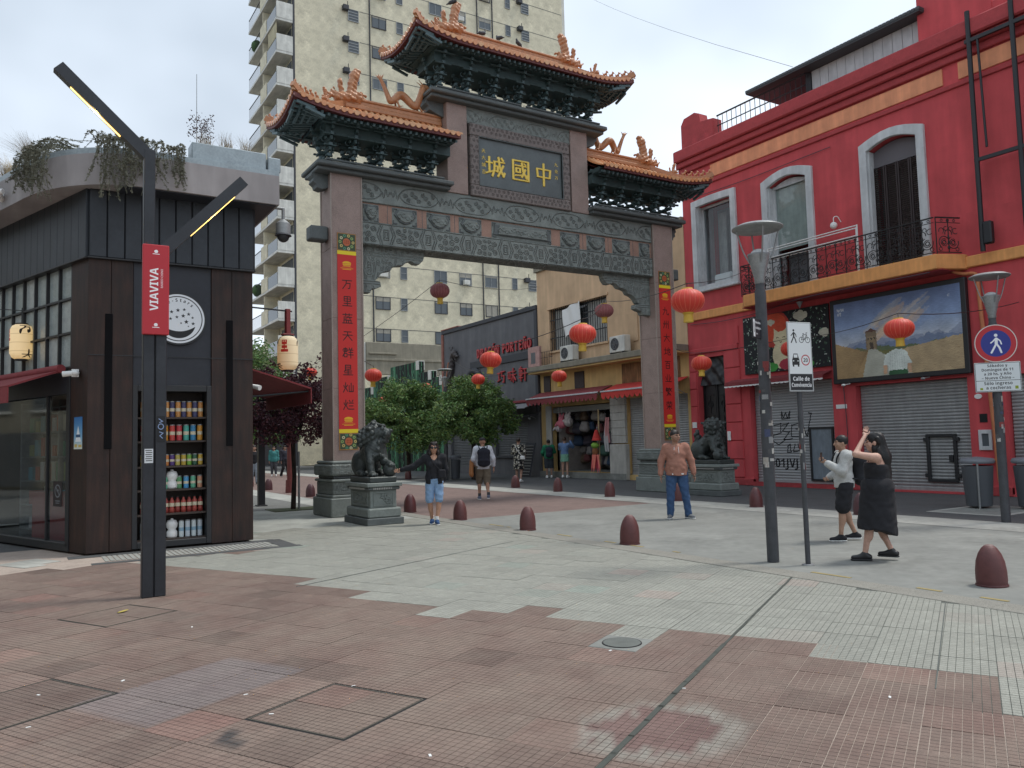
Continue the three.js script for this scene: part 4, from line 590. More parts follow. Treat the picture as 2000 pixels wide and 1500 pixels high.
  new B().box(-13.4, -11.3, 5.8, 9.6, -1.18, -1.12).mesh('room_wall', mat([.4, .38, .36], .9), w3);
  // balcony
  const bal = sub('balcony', b); new B().ext([[-17.2, -.02], [-10.55, -.02], [-10.55, .12], [-10.85, .85], [-16.95, .85], [-17.2, .6]], .33, M4(0, 5.94, 0, Math.PI / 2), .02).mesh('slab', M.ochre, bal);
  new B().box(-17.1, -10.75, 5.565, 5.585, .02, .78).mesh('slab_soffit', M.redTrim, bal);
  const rail = (z0, z1, x0, x1) => { const L = Math.hypot(z1 - z0, x1 - x0), n = Math.max(1, Math.round(L / .62)); for (let k = 0; k < n; k++) { const g = new B(), w = L / n, T = (r, t, x, y, arc = 6.283, rot = 0) => g.add(new THREE.TorusGeometry(r, t, 5, 18, arc), M4(x, y, 0, 0, 0, rot));
      g.box(-w / 2, w / 2, .94, .97, -.02, .02).box(-w / 2, w / 2, .82, .835, -.009, .009).box(-w / 2, w / 2, .07, .09, -.012, .012).box(-w / 2 - .009, -w / 2 + .009, 0, .97, -.01, .01);
      for (const s of [-1, 1]) { T(.15, .011, s * .13, .33, 4.6, s > 0 ? 2 : -.5); T(.09, .01, s * .13, .33, 5, 1); T(.05, .014, s * .13, .33); T(.07, .01, s * .2, .62, 4.6, s); T(.05, .01, s * .07, .68, 4.4, -s); T(.045, .009, s * .24, .16); T(.03, .009, s * .18, .885); } T(.1, .012, 0, .55, 3.6, -.2); T(.035, .011, 0, .885); g.box(-.01, .01, .08, .9, -.008, .008); g.sph(0, .46, 0, .03, .07, .02, 6, 5); g.sph(0, .2, 0, .045, .05, .025, 6, 5);
      const m = g.mesh('railing_panel', M.iron, bal), t = (k + .5) / n; m.position.set(lerp(z0, z1, t), 5.94, lerp(x0, x1, t)); m.rotation.y = -Math.atan2(x1 - x0, z1 - z0); } };
  rail(-17.1, -10.9, .78, .78); rail(-17.1, -17.1, .05, .76); rail(-10.86, -10.62, .76, .1);
  const wr = new B(); for (const [z, d] of [[-16.4, .3], [-16.2, .55], [-13.35, .3], [-13.15, .55]]) wr.rod(V(z, 5.95, d), V(z, 7.3, d), .018); for (const d of [.3, .55]) for (const y of [7.28, 7.0]) wr.rod(V(d > .4 ? -16.2 : -16.4, y, d), V(d > .4 ? -13.15 : -13.35, y, d), .018); for (const z of [-16.3, -13.25]) wr.rod(V(z - .1, 7.0, .3), V(z + .1, 7.0, .55), .016); tag(((o) => { o.position.copy(V(0, 0, 0)); return o; })(wr.mesh('tube_frame', M.white, bal)), undefined, undefined); delete bal.children[bal.children.length - 1].userData.label; delete bal.children[bal.children.length - 1].userData.category;
  // globe lamp, door, tarp
  const gl = sub('wall_lamp', b, [-14.1, 7.55, .1]); new B().sph(0, 0, .12, .1, .1, .1, 14, 10).mesh('globe', M.white, gl); new B().tube([V(0, .1, .12), V(0, .24, .1), V(.06, .26, .03), V(.1, .1, -.08)], .014, 10, 6).mesh('bracket', M.white, gl);
  const dr = sub('entrance_door', b); for (const [a, c] of [[-19.9, -19.32], [-19.3, -18.72]]) { const d = new B(); d.box(a, c, .14, 3.4, -.3, -.26); for (let k = 0; k < 4; k++) d.add(new THREE.TorusGeometry(.11, .014, 5, 12), M4((a + c) / 2, .6 + k * .7, -.24)).box((a + c) / 2 - .17, (a + c) / 2 + .17, .9 + k * .7, .93 + k * .7, -.26, -.23).box((a + c) / 2 - .012, (a + c) / 2 + .012, .3 + k * .7, .86 + k * .7, -.26, -.235); d.box(a, a + .05, .14, 3.4, -.26, -.22).box(c - .05, c, .14, 3.4, -.26, -.22).mesh('door_leaf', M.iron, dr); }
  { const g = new THREE.PlaneGeometry(1.22, .95, 20, 14), p = g.attributes.position; for (let i = 0; i < p.count; i++) { const x = p.getX(i), y = p.getY(i); p.setZ(i, .05 * Math.sin((x * 1.2 + y) * 9) + .04 * noise.noise(x * 5, y * 5, 2)); } g.computeVertexNormals(); new B().add(g, M4(-19.3, 3.83, -.16)).mesh('black_tarp', mat([.02, .02, .022], .45), dr); }
  // roll-up shutters and their doors
  const graf = canvasTex(1024, 1024, (g, w, h) => { g.fillStyle = '#fff'; g.fillRect(0, 0, w, h); g.strokeStyle = '#1b1b1e'; g.lineWidth = 11; g.lineCap = g.lineJoin = 'round';
    const pl2 = (pts) => { g.beginPath(); pts.forEach((p, i) => i ? g.quadraticCurveTo(p[0] - 14, p[1] + 12, p[0], p[1]) : g.moveTo(...p)); g.stroke(); };
    pl2([[350, 300], [372, 360], [400, 310], [425, 365], [455, 300], [450, 370], [345, 372], [350, 300]]); pl2([[240, 440], [330, 420], [330, 520], [230, 540], [215, 600], [300, 640], [380, 590]]); pl2([[345, 440], [430, 420], [350, 500], [440, 510], [360, 590], [470, 580]]); pl2([[540, 430], [470, 440], [465, 560], [560, 560], [570, 480], [520, 480]]); pl2([[600, 420], [660, 560], [700, 400], [720, 330], [690, 320]]); pl2([[400, 660], [440, 640], [450, 720], [400, 720], [420, 650]]); pl2([[500, 640], [480, 720], [560, 700], [540, 640]]);
    g.font = 'bold 128px sans-serif'; g.fillStyle = '#1b1b1e'; g.fillText('@001JVJ', 50, 880); });
  const grafM = new THREE.MeshPhysicalMaterial({ color: new THREE.Color().setRGB(.38, .39, .395), roughness: .5, metalness: .3, map: graf });
  const s1 = shutter(b, -17.62, -14.62, .16, 3.2, -.22, grafM); { const p = s1.geometry.attributes.position, uv = s1.geometry.attributes.uv; for (let i = 0; i < p.count; i++) uv.setXY(i, (p.getX(i) + 17.62) / 3, (p.getY(i) - .16) / 3.04); }
  const h1 = new B(); h1.box(-15.55, -14.8, .25, 1.75, -.21, -.17).mesh('shutter_door', mat([.2, .24, .28], .6, { map: 'streak', scale: .8 }), b); const h1f = new B(); for (const z of [-15.56, -14.79]) h1f.box(z - .03, z + .03, .2, 1.8, -.19, -.14); h1f.box(-15.53, -14.82, 1.74, 1.8, -.19, -.142).box(-15.53, -14.82, .2, .26, -.19, -.142).mesh('shutter_door_frame', M.black, b);
  shutter(b, -13.83, -10.77, .08, 2.92, -.22); const hf = new B(); for (const z of [-11.95, -11.24]) hf.cbox(z - .04, z + .04, .28, 1.52, -.2, -.13, .008); hf.cbox(-11.91, -11.28, 1.44, 1.52, -.2, -.132, .008).cbox(-11.91, -11.28, .28, .36, -.2, -.132, .008); for (const z of [-12.02, -11.17]) for (const y of [.45, 1.38]) hf.cbox(z - .04, z + .04, y - .05, y + .05, -.2, -.128, .01); hf.cbox(-11.4, -11.3, .8, .98, -.2, -.12, .01).mesh('hatch_frame', M.black, b);
  shutter(b, -9.83, -6.22, .08, 2.9, -.22); const hf2 = new B(); for (const z of [-9.55, -8.8]) hf2.cbox(z - .04, z + .04, .28, 1.55, -.2, -.13, .008); hf2.cbox(-9.51, -8.84, 1.47, 1.55, -.2, -.132, .008).mesh('hatch_frame', M.black, b);
  new B().box(-20.3, -20.0, 0, 11.4, -1.2, -.4).box(-20, 4, 11.2, 11.4, -1.2, -.4).box(-20, 4, 5.6, 5.8, -1.2, -.4).box(3.7, 4, 0, 11.4, -1.2, -.4).mesh('inner_walls', M.trimWhite, b); for (const z of [-17.5, -14.2, -10.9]) new B().box(z - .1, z + .1, 5.8, 11.2, -1.2, -.4).mesh('partition', M.trimWhite, b);
  // small awning with white scalloped edge over the first shutter
  const aw = sub('small_awning', b); new B().bar(V(-16.45, 3.42, .02), V(-16.45, 3.3, .42), 3.75, .02).mesh('canopy', M.awnRed, aw); scallop(-18.32, -14.58, 3.32, .14, 22, .42, M.awnRed, aw); scallop(-18.32, -14.58, 3.2, .05, 22, .436, M.white, aw, 'white_edging');
  // pipes, meter box, plates
  new B().tube([V(-10.85, 5.95, .25), V(-10.83, 5.6, .2), V(-10.6, 5.48, .1), V(-10.35, 5.44, .1), V(-10.28, 5.36, .1), V(-10.28, 5.1, .1)], .045, 30, 8).rod(V(-10.28, 5.2, .1), V(-10.1, .95, .1), .05).tube([V(-10.1, 1.0, .1), V(-10.12, .88, .1), V(-10.3, .84, .08), V(-10.7, .83, .08)], .045, 16, 8).rod(V(-10.1, .95, .1), V(-10.08, .35, .1), .045).mesh('drain_pipe', mat([.55, .19, .08], .6, { map: 'streak', scale: .7 }), b);
  const posts = new B(); posts.rod(V(-10.0, 5.9, .3), V(-10.0, 11.9, .3), .06).rod(V(-9.0, 5.9, .3), V(-9.0, 12.4, .3), .06).rod(V(-9.75, 8.4, .3), V(-9.8, 11.2, .3), .03).bar(V(-10.05, 8.15, .3), V(-8.2, 8.15, .3), .07, .09).bar(V(-10.1, 11.15, .3), V(-8.0, 11.15, .3), .07, .09).bar(V(-9.0, 8.15, .3), V(-9.1, 7.3, .1), .05); posts.cbox(-9.95, -9.75, 6.05, 6.6, .2, .38, .03).mesh('steel_posts', M.blackMetal, b);
  const mb = sub('meter_box', b, [-10.38, 1.35, .02]); new B().ext(rectP(-.15, .15, -.24, .24), .03, null, .008, [rectP(-.09, .09, -.16, .16)]).mesh('frame', M.trimWhite, mb); new B().box(-.09, .09, -.16, .16, -.005, .005).mesh('window', M.winGlass, mb);
  new B().box(-10.5, -10.32, 1.78, 1.99, 0, .012).mesh('dark_vent_plate', M.dark, b); new B().add(new THREE.CylinderGeometry(.09, .09, .02, 14), M4(-10.5, 2.42, .01, Math.PI / 2, 0, 0, [1, 1, .7])).mesh('number_plate', M.white, b); new B().cbox(-14.5, -14.15, 2.3, 2.42, 0, .015, .004).mesh('number_plate', M.white, b); new B().cbox(-18.62, -18.48, 1.45, 1.75, .05, .075, .01).mesh('door_intercom', M.white, b); new B().cbox(-20.2, -20.0, 1.9, 2.1, .05, .07, .004).mesh('number_plate', M.white, b);  // vent opening is a near-black plate on the wall, its inner shade painted
  const fl = new B(); fl.add(new THREE.ConeGeometry(.1, .2, 10), M4(-15.3, 5.42, .35, Math.PI)).mesh('flood_lamp', M.galv, b);
  for (const [pts, n] of [[[[-20.1, 5.5, .06], [-18.5, 5.42, .12], [-17, 5.48, .1], [-14.8, 5.5, .9], [-11, 5.52, .9]], 'facade_cable'], [[[-20.2, 9.95, .05], [-17.5, 9.88, .06], [-14.2, 9.92, .05]], 'facade_cable'], [[[-14.2, 3.2, .06], [-14.15, 1.6, .05], [-14.2, .3, .06]], 'facade_cable']]) new B().tube(pts.map(p => V(...p)), .011, 30, 5).mesh(n, M.greyTrim, b);
  // roof terrace
  const rt = sub('roof_terrace', b); new B().ext([[-20.25, 11.7], [-18.75, 11.7], [-18.75, 12.45], [-19.35, 12.55], [-19.4, 12.85], [-19.6, 12.95], [-20.1, 12.9], [-20.25, 12.7]], .4, M4(0, 0, -.45), .02).mesh('end_pier', M.redTrim, rt);
  const rl = new B(); rl.rod(V(-18.7, 12.55, -.2), V(-15.1, 12.55, -.2), .03).rod(V(-18.7, 12.2, -.2), V(-15.1, 12.2, -.2), .02); for (let z = -18.65; z < -15; z += .2) rl.rod(V(z, 11.7, -.2), V(z, 12.55, -.2), .012, .012, 5); for (let k = 0; k < 4; k++) rl.rod(V(-18.6 + k, 11.75, -1.4), V(-18.6 + k, 12.5, -1.4), .015); rl.rod(V(-18.7, 12.5, -1.4), V(-15, 12.5, -1.4), .02).mesh('terrace_railing', M.blackMetal, rt);
  for (let k = 0; k < 12; k++) new B().cbox(-15.0 + k * .292, -15.0 + k * .292 + .283, 11.72, 12.62, -.42, -.38, .008).mesh('wall_panel', M.trimWhite, rt);
  new B().cbox(-15.25, -15.05, 11.7, 12.62, -.6, -.4, .01).mesh('shed_post', M.greyTrim, rt); const cr = new B(); for (let z = -17.15; z < -11.3; z += .12) cr.box(z, z + .1, 12.66, 12.72 + .02, -3.6, .12, null); cr.box(-17.15, -11.3, 12.62, 12.67, -3.6, .1).mesh('corrugated_roof', mat([.07, .075, .08], .6, { metal: .3 }), rt); new B().box(-15.1, -11.5, 11.7, 12.6, -3.6, -.5).mesh('shed_body', M.greyTrim, rt);
  new B().cbox(-11.5, -9.6, 11.72, 13.7, -2.2, -.12, .02).cbox(-9.6, -4, 11.72, 12.1, -.6, -.1, .02).mesh('roof_wall', M.redWall, rt); new B().cbox(-9.4, -6, 12.1, 13.2, -2.4, -.8, .03).mesh('roof_box', mat([.14, .05, .045], .8), rt);
}
{ // mural board, lit nothing: painted panel under the balcony
  const t = thing('mural_panel', 'painted mural of a pale cat, orange sun and clouds above the graffitied shutter', 'mural', [FX - .05, 0, 0], -Math.PI / 2);
  const tx1 = canvasTex(640, 384, (g, w, h) => { g.fillStyle = '#15181c'; g.fillRect(0, 0, w, h); for (let k = 0; k < 420; k++) { g.fillStyle = ['#38523f', '#5d7a66', '#8a9c8e', '#24382d', '#c4cbc2'][k % 5]; g.beginPath(); g.ellipse(rnd() * w, rnd() * h, 4 + rnd() * 5, 2 + rnd() * 3, rnd() * 3, 0, 7); g.fill(); }
    g.fillStyle = '#a8372c'; g.beginPath(); g.arc(250, 105, 120, 0, 7); g.fill(); g.fillStyle = '#c24a2c'; g.beginPath(); g.arc(250, 95, 98, 0, 7); g.fill();
    const cloud = (x, y, s) => { g.fillStyle = '#b9b7a4'; for (const [dx, dy, r] of [[0, 0, 22], [26, -6, 24], [52, 2, 20], [26, 10, 26]]) { g.beginPath(); g.arc(x + dx * s, y + dy * s, r * s, 0, 7); g.fill(); } }; cloud(420, 40, 1.1); cloud(205, 55, .7); cloud(590, 170, .9); cloud(150, 130, .6);
    g.fillStyle = '#cfc4a0'; g.beginPath(); g.ellipse(290, 280, 62, 90, 0, 0, 7); g.fill(); g.beginPath(); g.ellipse(295, 175, 58, 52, 0, 0, 7); g.fill(); for (const s of [-1, 1]) { g.beginPath(); g.moveTo(295 + s * 52, 170); g.lineTo(295 + s * 50, 100); g.lineTo(295 + s * 14, 130); g.fill(); }
    g.strokeStyle = '#3b2a20'; g.lineWidth = 4; for (const s of [-1, 1]) { g.beginPath(); g.arc(295 + s * 24, 170, 9, 3.3, 6.1); g.stroke(); } g.beginPath(); g.moveTo(286, 190); g.lineTo(295, 198); g.lineTo(304, 190); g.stroke(); g.fillStyle = '#3b8a3a'; for (const x of [205, 470]) { g.beginPath(); g.ellipse(x, 355, 60, 32, 0, 0, 7); g.fill(); } g.fillStyle = '#a03040'; g.beginPath(); g.ellipse(330, 345, 55, 36, 0, 0, 7); g.fill(); weathered(g, w, h, 4, 18); });
  new B().cbox(-17.75, -14.55, 3.55, 5.38, -.03, .02, .006).mesh('board', M.black, t); const m = new THREE.Mesh(face(3.16, 1.8), printed(tx1, .75)); m.name = 'painting'; m.position.set(-16.15, 4.465, .0225); t.add(m);
}
{ // billboard
  const t = thing('billboard', 'large framed landscape billboard with a stone wall path and blue sky above a shutter', 'billboard', [FX - .12, 0, 0], -Math.PI / 2);
  const art = canvasTex(1024, 620, (g, w, h) => {
    const sk = g.createLinearGradient(0, 0, 0, h * .62); sk.addColorStop(0, '#5f6f92'); sk.addColorStop(.5, '#8296b8'); sk.addColorStop(1, '#b9bcc0'); g.fillStyle = sk; g.fillRect(0, 0, w, h);
    for (let k = 0; k < 60; k++) { g.fillStyle = ['#d9a98055', '#c7b8b044', '#7f93b855', '#e2c29a44'][k % 4]; g.beginPath(); g.ellipse(480 + rnd() * 300 - 100, 120 + rnd() * 190, 60 + rnd() * 120, 9 + rnd() * 22, -.6, 0, 7); g.fill(); }
    const hill = (c, y, a, f, s) => { g.fillStyle = c; g.beginPath(); g.moveTo(0, h); for (let x = 0; x <= w; x += 8) g.lineTo(x, y - a * fbm(x / f, s, 0, 4)); g.lineTo(w, h); g.fill(); }; hill('#8c95a8', 330, 190, 240, 3); hill('#6f7d96', 355, 120, 180, 7); hill('#5d6a4c', 400, 90, 160, 5); hill('#6b6a3e', 425, 50, 120, 9);
    g.fillStyle = '#a1865f'; g.beginPath(); g.moveTo(0, 330); g.lineTo(210, 400); g.lineTo(300, 430); g.lineTo(300, h); g.lineTo(0, h); g.fill(); g.fillStyle = '#b09a78'; g.beginPath(); g.moveTo(w, 370); g.lineTo(620, 420); g.lineTo(520, 440); g.lineTo(620, h); g.lineTo(w, h); g.fill(); g.fillStyle = '#a8a89a'; g.beginPath(); g.moveTo(290, 400); g.lineTo(350, 400); g.lineTo(640, h); g.lineTo(230, h); g.fill();
    g.strokeStyle = '#7d664488'; g.lineWidth = 2; for (let k = 0; k < 26; k++) { g.beginPath(); g.moveTo(290, 405); g.lineTo(-40, 360 + k * 24); g.stroke(); g.beginPath(); g.moveTo(620, 420 + k * 8); g.lineTo(w, 380 + k * 12); g.stroke(); }
    g.fillStyle = '#7b6a55'; g.fillRect(272, 262, 92, 142); g.fillStyle = '#8d7a5f'; g.fillRect(282, 300, 72, 104); g.fillStyle = '#4a3f36'; g.fillRect(304, 350, 30, 54); g.fillStyle = '#5d3d34'; g.beginPath(); g.moveTo(262, 266); g.lineTo(318, 238); g.lineTo(374, 266); g.fill(); for (let k = 0; k < 3; k++) { g.fillStyle = '#3d352e'; g.fillRect(286 + k * 26, 312, 12, 18); }
    g.fillStyle = '#cfd6ce'; g.beginPath(); g.moveTo(430, 460); g.quadraticCurveTo(520, 395, 600, 450); g.lineTo(640, 540); g.lineTo(602, 552); g.lineTo(600, 590); g.lineTo(450, 590); g.lineTo(446, 545); g.lineTo(408, 540); g.fill(); g.fillStyle = '#2e5a3a'; g.fillRect(452, 586, 150, 40); g.fillStyle = '#c79f80'; g.fillRect(410, 540, 28, 70); g.fillRect(606, 545, 28, 68); g.strokeStyle = '#b3bdb4'; g.lineWidth = 3; for (let k = 0; k < 7; k++) { g.beginPath(); g.moveTo(470 + k * 18, 450); g.lineTo(462 + k * 20, 585); g.stroke(); }
    g.fillStyle = '#c9cdd0'; g.font = '600 30px sans-serif'; g.fillText('NEW', 26, 66); g.fillText('RE', 30, 100); g.font = '22px sans-serif'; g.fillText('01', 930, 84); weathered(g, w, h, 9, 20); });
  new B().cbox(-14.42, -10.56, 3.0, 5.4, -.1, .06, .015).mesh('frame', M.black, t); const m = new THREE.Mesh(face(3.6, 2.14), printed(art, .45)); m.name = 'picture'; m.position.set(-12.48, 4.2, .0625); t.add(m);
  for (const z of [-13.9, -11.6]) { const l = new B(); l.rod(V(z, 2.98, .05), V(z + .02, 2.94, .34), .012).sph(z, 2.94, .34, .06, .035, .05); l.mesh('spot_lamp', z < -13 ? M.white : M.galv, t); }
}
{ // ===== beige building with shop =====
  const b = facadeThing('beige_building', 'beige plastered building with barred window, air conditioners and a crowded shop below', 'building');
  wallWith(rectP(-29.72, -20.32, 4.75, 9.2), [rectP(-28.8, -24.75, 5.5, 7.38)], .35, M.beige, b); wallWith(rectP(-29.72, -20.32, 0, 4.75), [rectP(-28.9, -24.7, .26, 3.05), rectP(-23.8, -20.5, .2, 3.15)], .35, M.ochreWall, b, 'lower_wall', -.06);
  new B().box(-29.7, -20.34, 0, 9.1, -8, -3.2).mesh('building_body', M.beige, b); new B().cbox(-29.8, -20.3, 9.2, 9.42, -.4, .12, .02).mesh('coping', M.weathered, b);
  const w = sub('barred_window', b); new B().box(-28.8, -24.75, 5.5, 7.38, -.32, -.3).mesh('glass', M.winGlass, w); for (let z = -28.7; z < -24.8; z += .155) new B().rod(V(z, 5.5, -.06), V(z, 7.38, -.06), .016, .016, 5).mesh('bar', M.iron, w); new B().box(-28.8, -24.75, 6.05, 6.09, -.09, -.05).box(-28.8, -24.75, 6.85, 6.89, -.09, -.05).mesh('cross_bars', M.iron, w); const wf = new B(); wf.box(-28.9, -24.65, 7.36, 7.46, -.1, .05).box(-28.9, -24.65, 5.42, 5.5, -.1, .08).mesh('sill', M.beige, w);
  for (const [a, c, cc] of [[-28.7, -27.6, 0], [-26.3, -25.1, 1]]) new B().box(a, c, 5.52, 7.3, -.28, -.26).mesh('curtain', M.curtain, w);
  { const g = new THREE.PlaneGeometry(1.25, 1.2, 14, 12), p = g.attributes.position; for (let i = 0; i < p.count; i++) { const x = p.getX(i), y = p.getY(i); p.setZ(i, .05 * Math.sin(x * 9 + y * 3)); p.setX(i, x * (1 - .12 * (.6 - y))); p.setY(i, y - .22 * (x < 0 ? -x * .6 : -x * .1) + .1 * x); } g.computeVertexNormals(); const f = thing('hung_cloth', 'creased white cloth tied over the barred window of the beige building', 'cloth', [FX - .06, 6.72, -27.05], -Math.PI / 2); new B().add(g).mesh('cloth', M.white, f); }
  new B().cbox(-29.8, -20.32, 4.62, 4.85, -.1, .62, .02).mesh('ledge', M.weathered, b); new B().box(-29.76, -20.32, 4.55, 4.62, -.1, .55).mesh('ledge_soffit', M.ochreWall, b);
  const bx2 = sub('ledge_panel', b); new B().cbox(-29.75, -28.85, 4.86, 5.75, .42, .56, .015).mesh('panel', mat([.5, .3, .27], .85, { map: 'mottle', scale: .5 }), bx2); new B().box(-29.5, -29.15, 5.0, 5.5, .555, .565).mesh('vent', M.shutterDark, bx2);
  const rj = new B(); for (let k = 0; k < 5; k++) rj.rod(V(-28.7 + k * .18, 4.87, .5), V(-28.7 + k * .18, 5.45, .5), .008); rj.rod(V(-28.8, 5.45, .5), V(-27.9, 5.45, .5), .01).rod(V(-28.8, 5.2, .5), V(-27.9, 5.2, .5), .01).mesh('wire_rack', M.iron, b);
  new B().cbox(-22.2, -21.9, 6.0, 7.0, 0, .03, .01).cbox(-23.2, -22.9, 5.3, 7.6, 0, .04, .01).mesh('plaster_patch', M.beige, b);
  for (const [z0, z1] of [[-29.4, -28.9], [-27.1, -26.45]]) new B().box(z0, z1, 3.75, 4.45, -.06, -.02).mesh('vent_panel', M.louvre, b); new B().cbox(-24.0, -20.8, 3.6, 4.5, -.06, -.02, .01).mesh('boarded_panel', mat([.4, .25, .12], .85, { map: 'wood', scale: 1.2 }), b);
  // pillars and shop
  const pil = new B(); for (let k = 0; k < 6; k++) pil.cbox(-24.72, -23.82, 1.42 + k * .3, 1.71 + k * .3, -.1, .05, .008); pil.cbox(-24.78, -23.78, 0, 1.38, -.1, .1, .02).mesh('pillar', M.paleStone, b); new B().cbox(-29.3, -28.9, .2, 3.1, -.1, .0, .01).mesh('pillar', M.paleStone, b);
  new B().box(-29.7, -23.8, 0, .24, -.5, .12).mesh('shop_step', M.concrete, b); shutter(b, -23.75, -20.55, .24, 3.2, -.2); new B().cbox(-28.9, -24.7, 2.78, 3.02, -.25, -.12, .02).mesh('shutter_box', M.galv, b);
  new B().box(-28.9, -24.7, .24, 3.05, -3.1, -3.05).box(-28.95, -28.9, .24, 3.05, -3.1, -.3).box(-24.7, -24.65, .24, 3.05, -3.1, -.3).mesh('shop_interior', mat([.4, .36, .33], .9, { map: 'mottle', scale: 1 }), b); new B().box(-28.9, -24.7, .2, .26, -3.1, -.3).mesh('shop_floor', M.concrete, b); new B().box(-28.95, -24.65, 3.05, 3.1, -3.1, -.3).mesh('shop_ceiling', M.paleStone, b);
  new B().rod(V(-25.4, .24, .1), V(-25.4, 2.8, .1), .03).mesh('pole', mat([.5, .38, .2], .7), b);
  const aw = (z0, z1, m, label, nm) => { const t = thing('shop_awning', label, 'awning', [FX, 0, 0], -Math.PI / 2); new B().bar(V((z0 + z1) / 2, 3.72, -.02), V((z0 + z1) / 2, 3.42, .75), z1 - z0, .025).mesh('canopy', m, t); scallop(z0, z1, 3.42, .3, Math.round((z1 - z0) / .28), .752, m, t); new B().cbox(z0 - .03, z1 + .03, 3.4, 3.46, .72, .79, .01).mesh('front_bar', M.trimWhite, t); for (const z of [z0 + .1, z1 - .1]) new B().rod(V(z, 3.1, 0), V(z, 3.42, .72), .015).mesh('arm', M.galv, t); };
  aw(-29.68, -24.6, M.awnRed, 'long maroon scalloped awning over the crowded shop entrance'); aw(-24.35, -20.4, M.awnBright, 'short bright red scalloped awning over the closed grey shutter beside the gate pillar');
  // goods: bags and toys in the shop mouth
  const goods = [[-28.2, 2.35, -.1, .3, [.7, .2, .25], 'pink plush toy'], [-27.8, 2.42, -.15, .3, [.6, .55, .52], 'white plush toy'], [-28.45, 2.15, -.1, .22, [.55, .5, .5], 'pale plush toy']];
  for (const [z, y, d, r, c, nm] of goods) { const f = new Field([-.5, -.5, -.4], [.5, .5, .4], .035); f.ell([0, -.05, 0], [r * .8, r * .7, r * .6], .05).ell([0, r * .6, .03], [r * .5, r * .45, r * .45], .05).cap([-r * .3, r * .9, 0], [-r * .45, r * 1.3, 0], r * .18, r * .12, .03).cap([r * .3, r * .9, 0], [r * .45, r * 1.3, 0], r * .18, r * .12, .03).cap([-r * .6, 0, .1], [-r * .95, -.12, .15], r * .22, r * .18, .04).cap([r * .6, 0, .1], [r * .95, -.12, .15], r * .22, r * .18, .04); const t = thing('plush_toy', nm + ' hung at the top of the crowded shop doorway', 'toy', [FX - d, y, z], -Math.PI / 2); new B().add(f.geo()).mesh('body', mat(c, .95, { map: 'mottle', scale: .2 }), t); new B().rod(V(0, r, 0), V(0, 3.05 - y, 0), .006, .006, 4).mesh('cord', M.white, t); }
  const bagG = new Field([-.3, -.35, -.2], [.3, .3, .2], .03); bagG.cap([-.1, -.12, 0], [.1, -.12, 0], .15, .15, .05).cap([-.08, .06, 0], [.08, .06, 0], .12, .12, .06).cap([-.1, -.15, .1], [.1, -.15, .1], .07, .07, .04); const bg = bagG.geo();
  const cols = [[.06, .06, .08], [.16, .05, .05], [.05, .09, .16], [.22, .2, .18], [.12, .08, .05], [.3, .28, .27], [.05, .12, .09], [.1, .09, .12]];
  for (let k = 0; k < 64; k++) { const row = k % 5, z = -28.7 + (k / 64) * 3.8 + rr(-.15, .15), y = 2.6 - row * .46 + rr(-.08, .08), d = -.6 - rr(0, .9) - (row < 2 ? 0 : .4); const t = thing('hanging_bag', 'dark shoulder bag hung in rows inside the crowded shop', 'bag', [FX - d, y, z], -Math.PI / 2 + rr(-.4, .4), 'bags hung inside the shop'); const s = rr(.8, 1.15); const m = new B().add(bg, M4(0, 0, 0, 0, 0, rr(-.15, .15), s)).mesh('bag_body', mat(cols[k % 8], .7), t); new B().add(new THREE.TorusGeometry(.13, .012, 4, 12, Math.PI), M4(0, .12 * s, 0)).mesh('strap', M.black, t); }
  const doll = thing('streamer_stand', 'pole hung with red, green and pink festive streamers at the shop door', 'decoration', [FX + .02 - .25, 0, -25.35], -Math.PI / 2); new B().rod(V(0, .24, 0), V(0, 2.1, 0), .02).mesh('pole', M.galv, doll);
  new B().cyl(-.02, 1.55, .02, .2, .06, .42, 10).mesh('red_cone', M.awnBright, doll); new B().sph(-.1, 1.35, .05, .2, .13, .14).mesh('green_ball', mat([.2, .38, .05], .8), doll); new B().sph(-.12, 1.12, .03, .16, .2, .12).mesh('brown_pouch', mat([.25, .1, .04], .9), doll); for (let k = 0; k < 9; k++) new B().ext([[-.05, 0], [.05, 0], [.02, -.55 - rr(0, .2)], [-.03, -.5]], .02, M4(-.22 + k * .05, .98, .04 + (k % 3) * .05, 0, rr(-.5, .5), rr(-.2, .2))).mesh('streamer', mat([.75, .1 + .05 * (k % 3), .15], .8), doll);
  for (let k = 0; k < 4; k++) { const t = thing('strap_bundle', 'bundle of pink and white hanging straps beside the shop pillar', 'straps', [FX - .0 - .12, 1.6 + (k % 2) * .35, -24.95 + k * .07], -Math.PI / 2, 'straps beside the shop pillar'); const s = new B(); for (let q = 0; q < 4; q++) s.tube([V(-.03 + q * .02, .5, 0), V(-.05 + q * .03, 0, .04), V(0 + q * .02, -.5, .02)], .018, 10, 5); s.mesh('straps', mat(k % 2 ? [.5, .22, .22] : [.45, .44, .44], .8), t); }
  const nb = thing('notice_board', 'slanted grey rack board leaning at the corner of the grey building', 'board', [FX - .5, 0, -29.75], -Math.PI / 2); const nbb = new B(); nbb.bar(V(-.05, 0, .35), V(-.05, 1.5, 0), .75, .05).mesh('board', M.greyTrim, nb); for (let k = 0; k < 11; k++) new B().box(-.4, .3, .1 + k * .125, .14 + k * .125, .385 - .1 * (k + .8) * .29, .4 - .1 * (k + .8) * .29 + .012).mesh('slat', M.galv, nb);
}
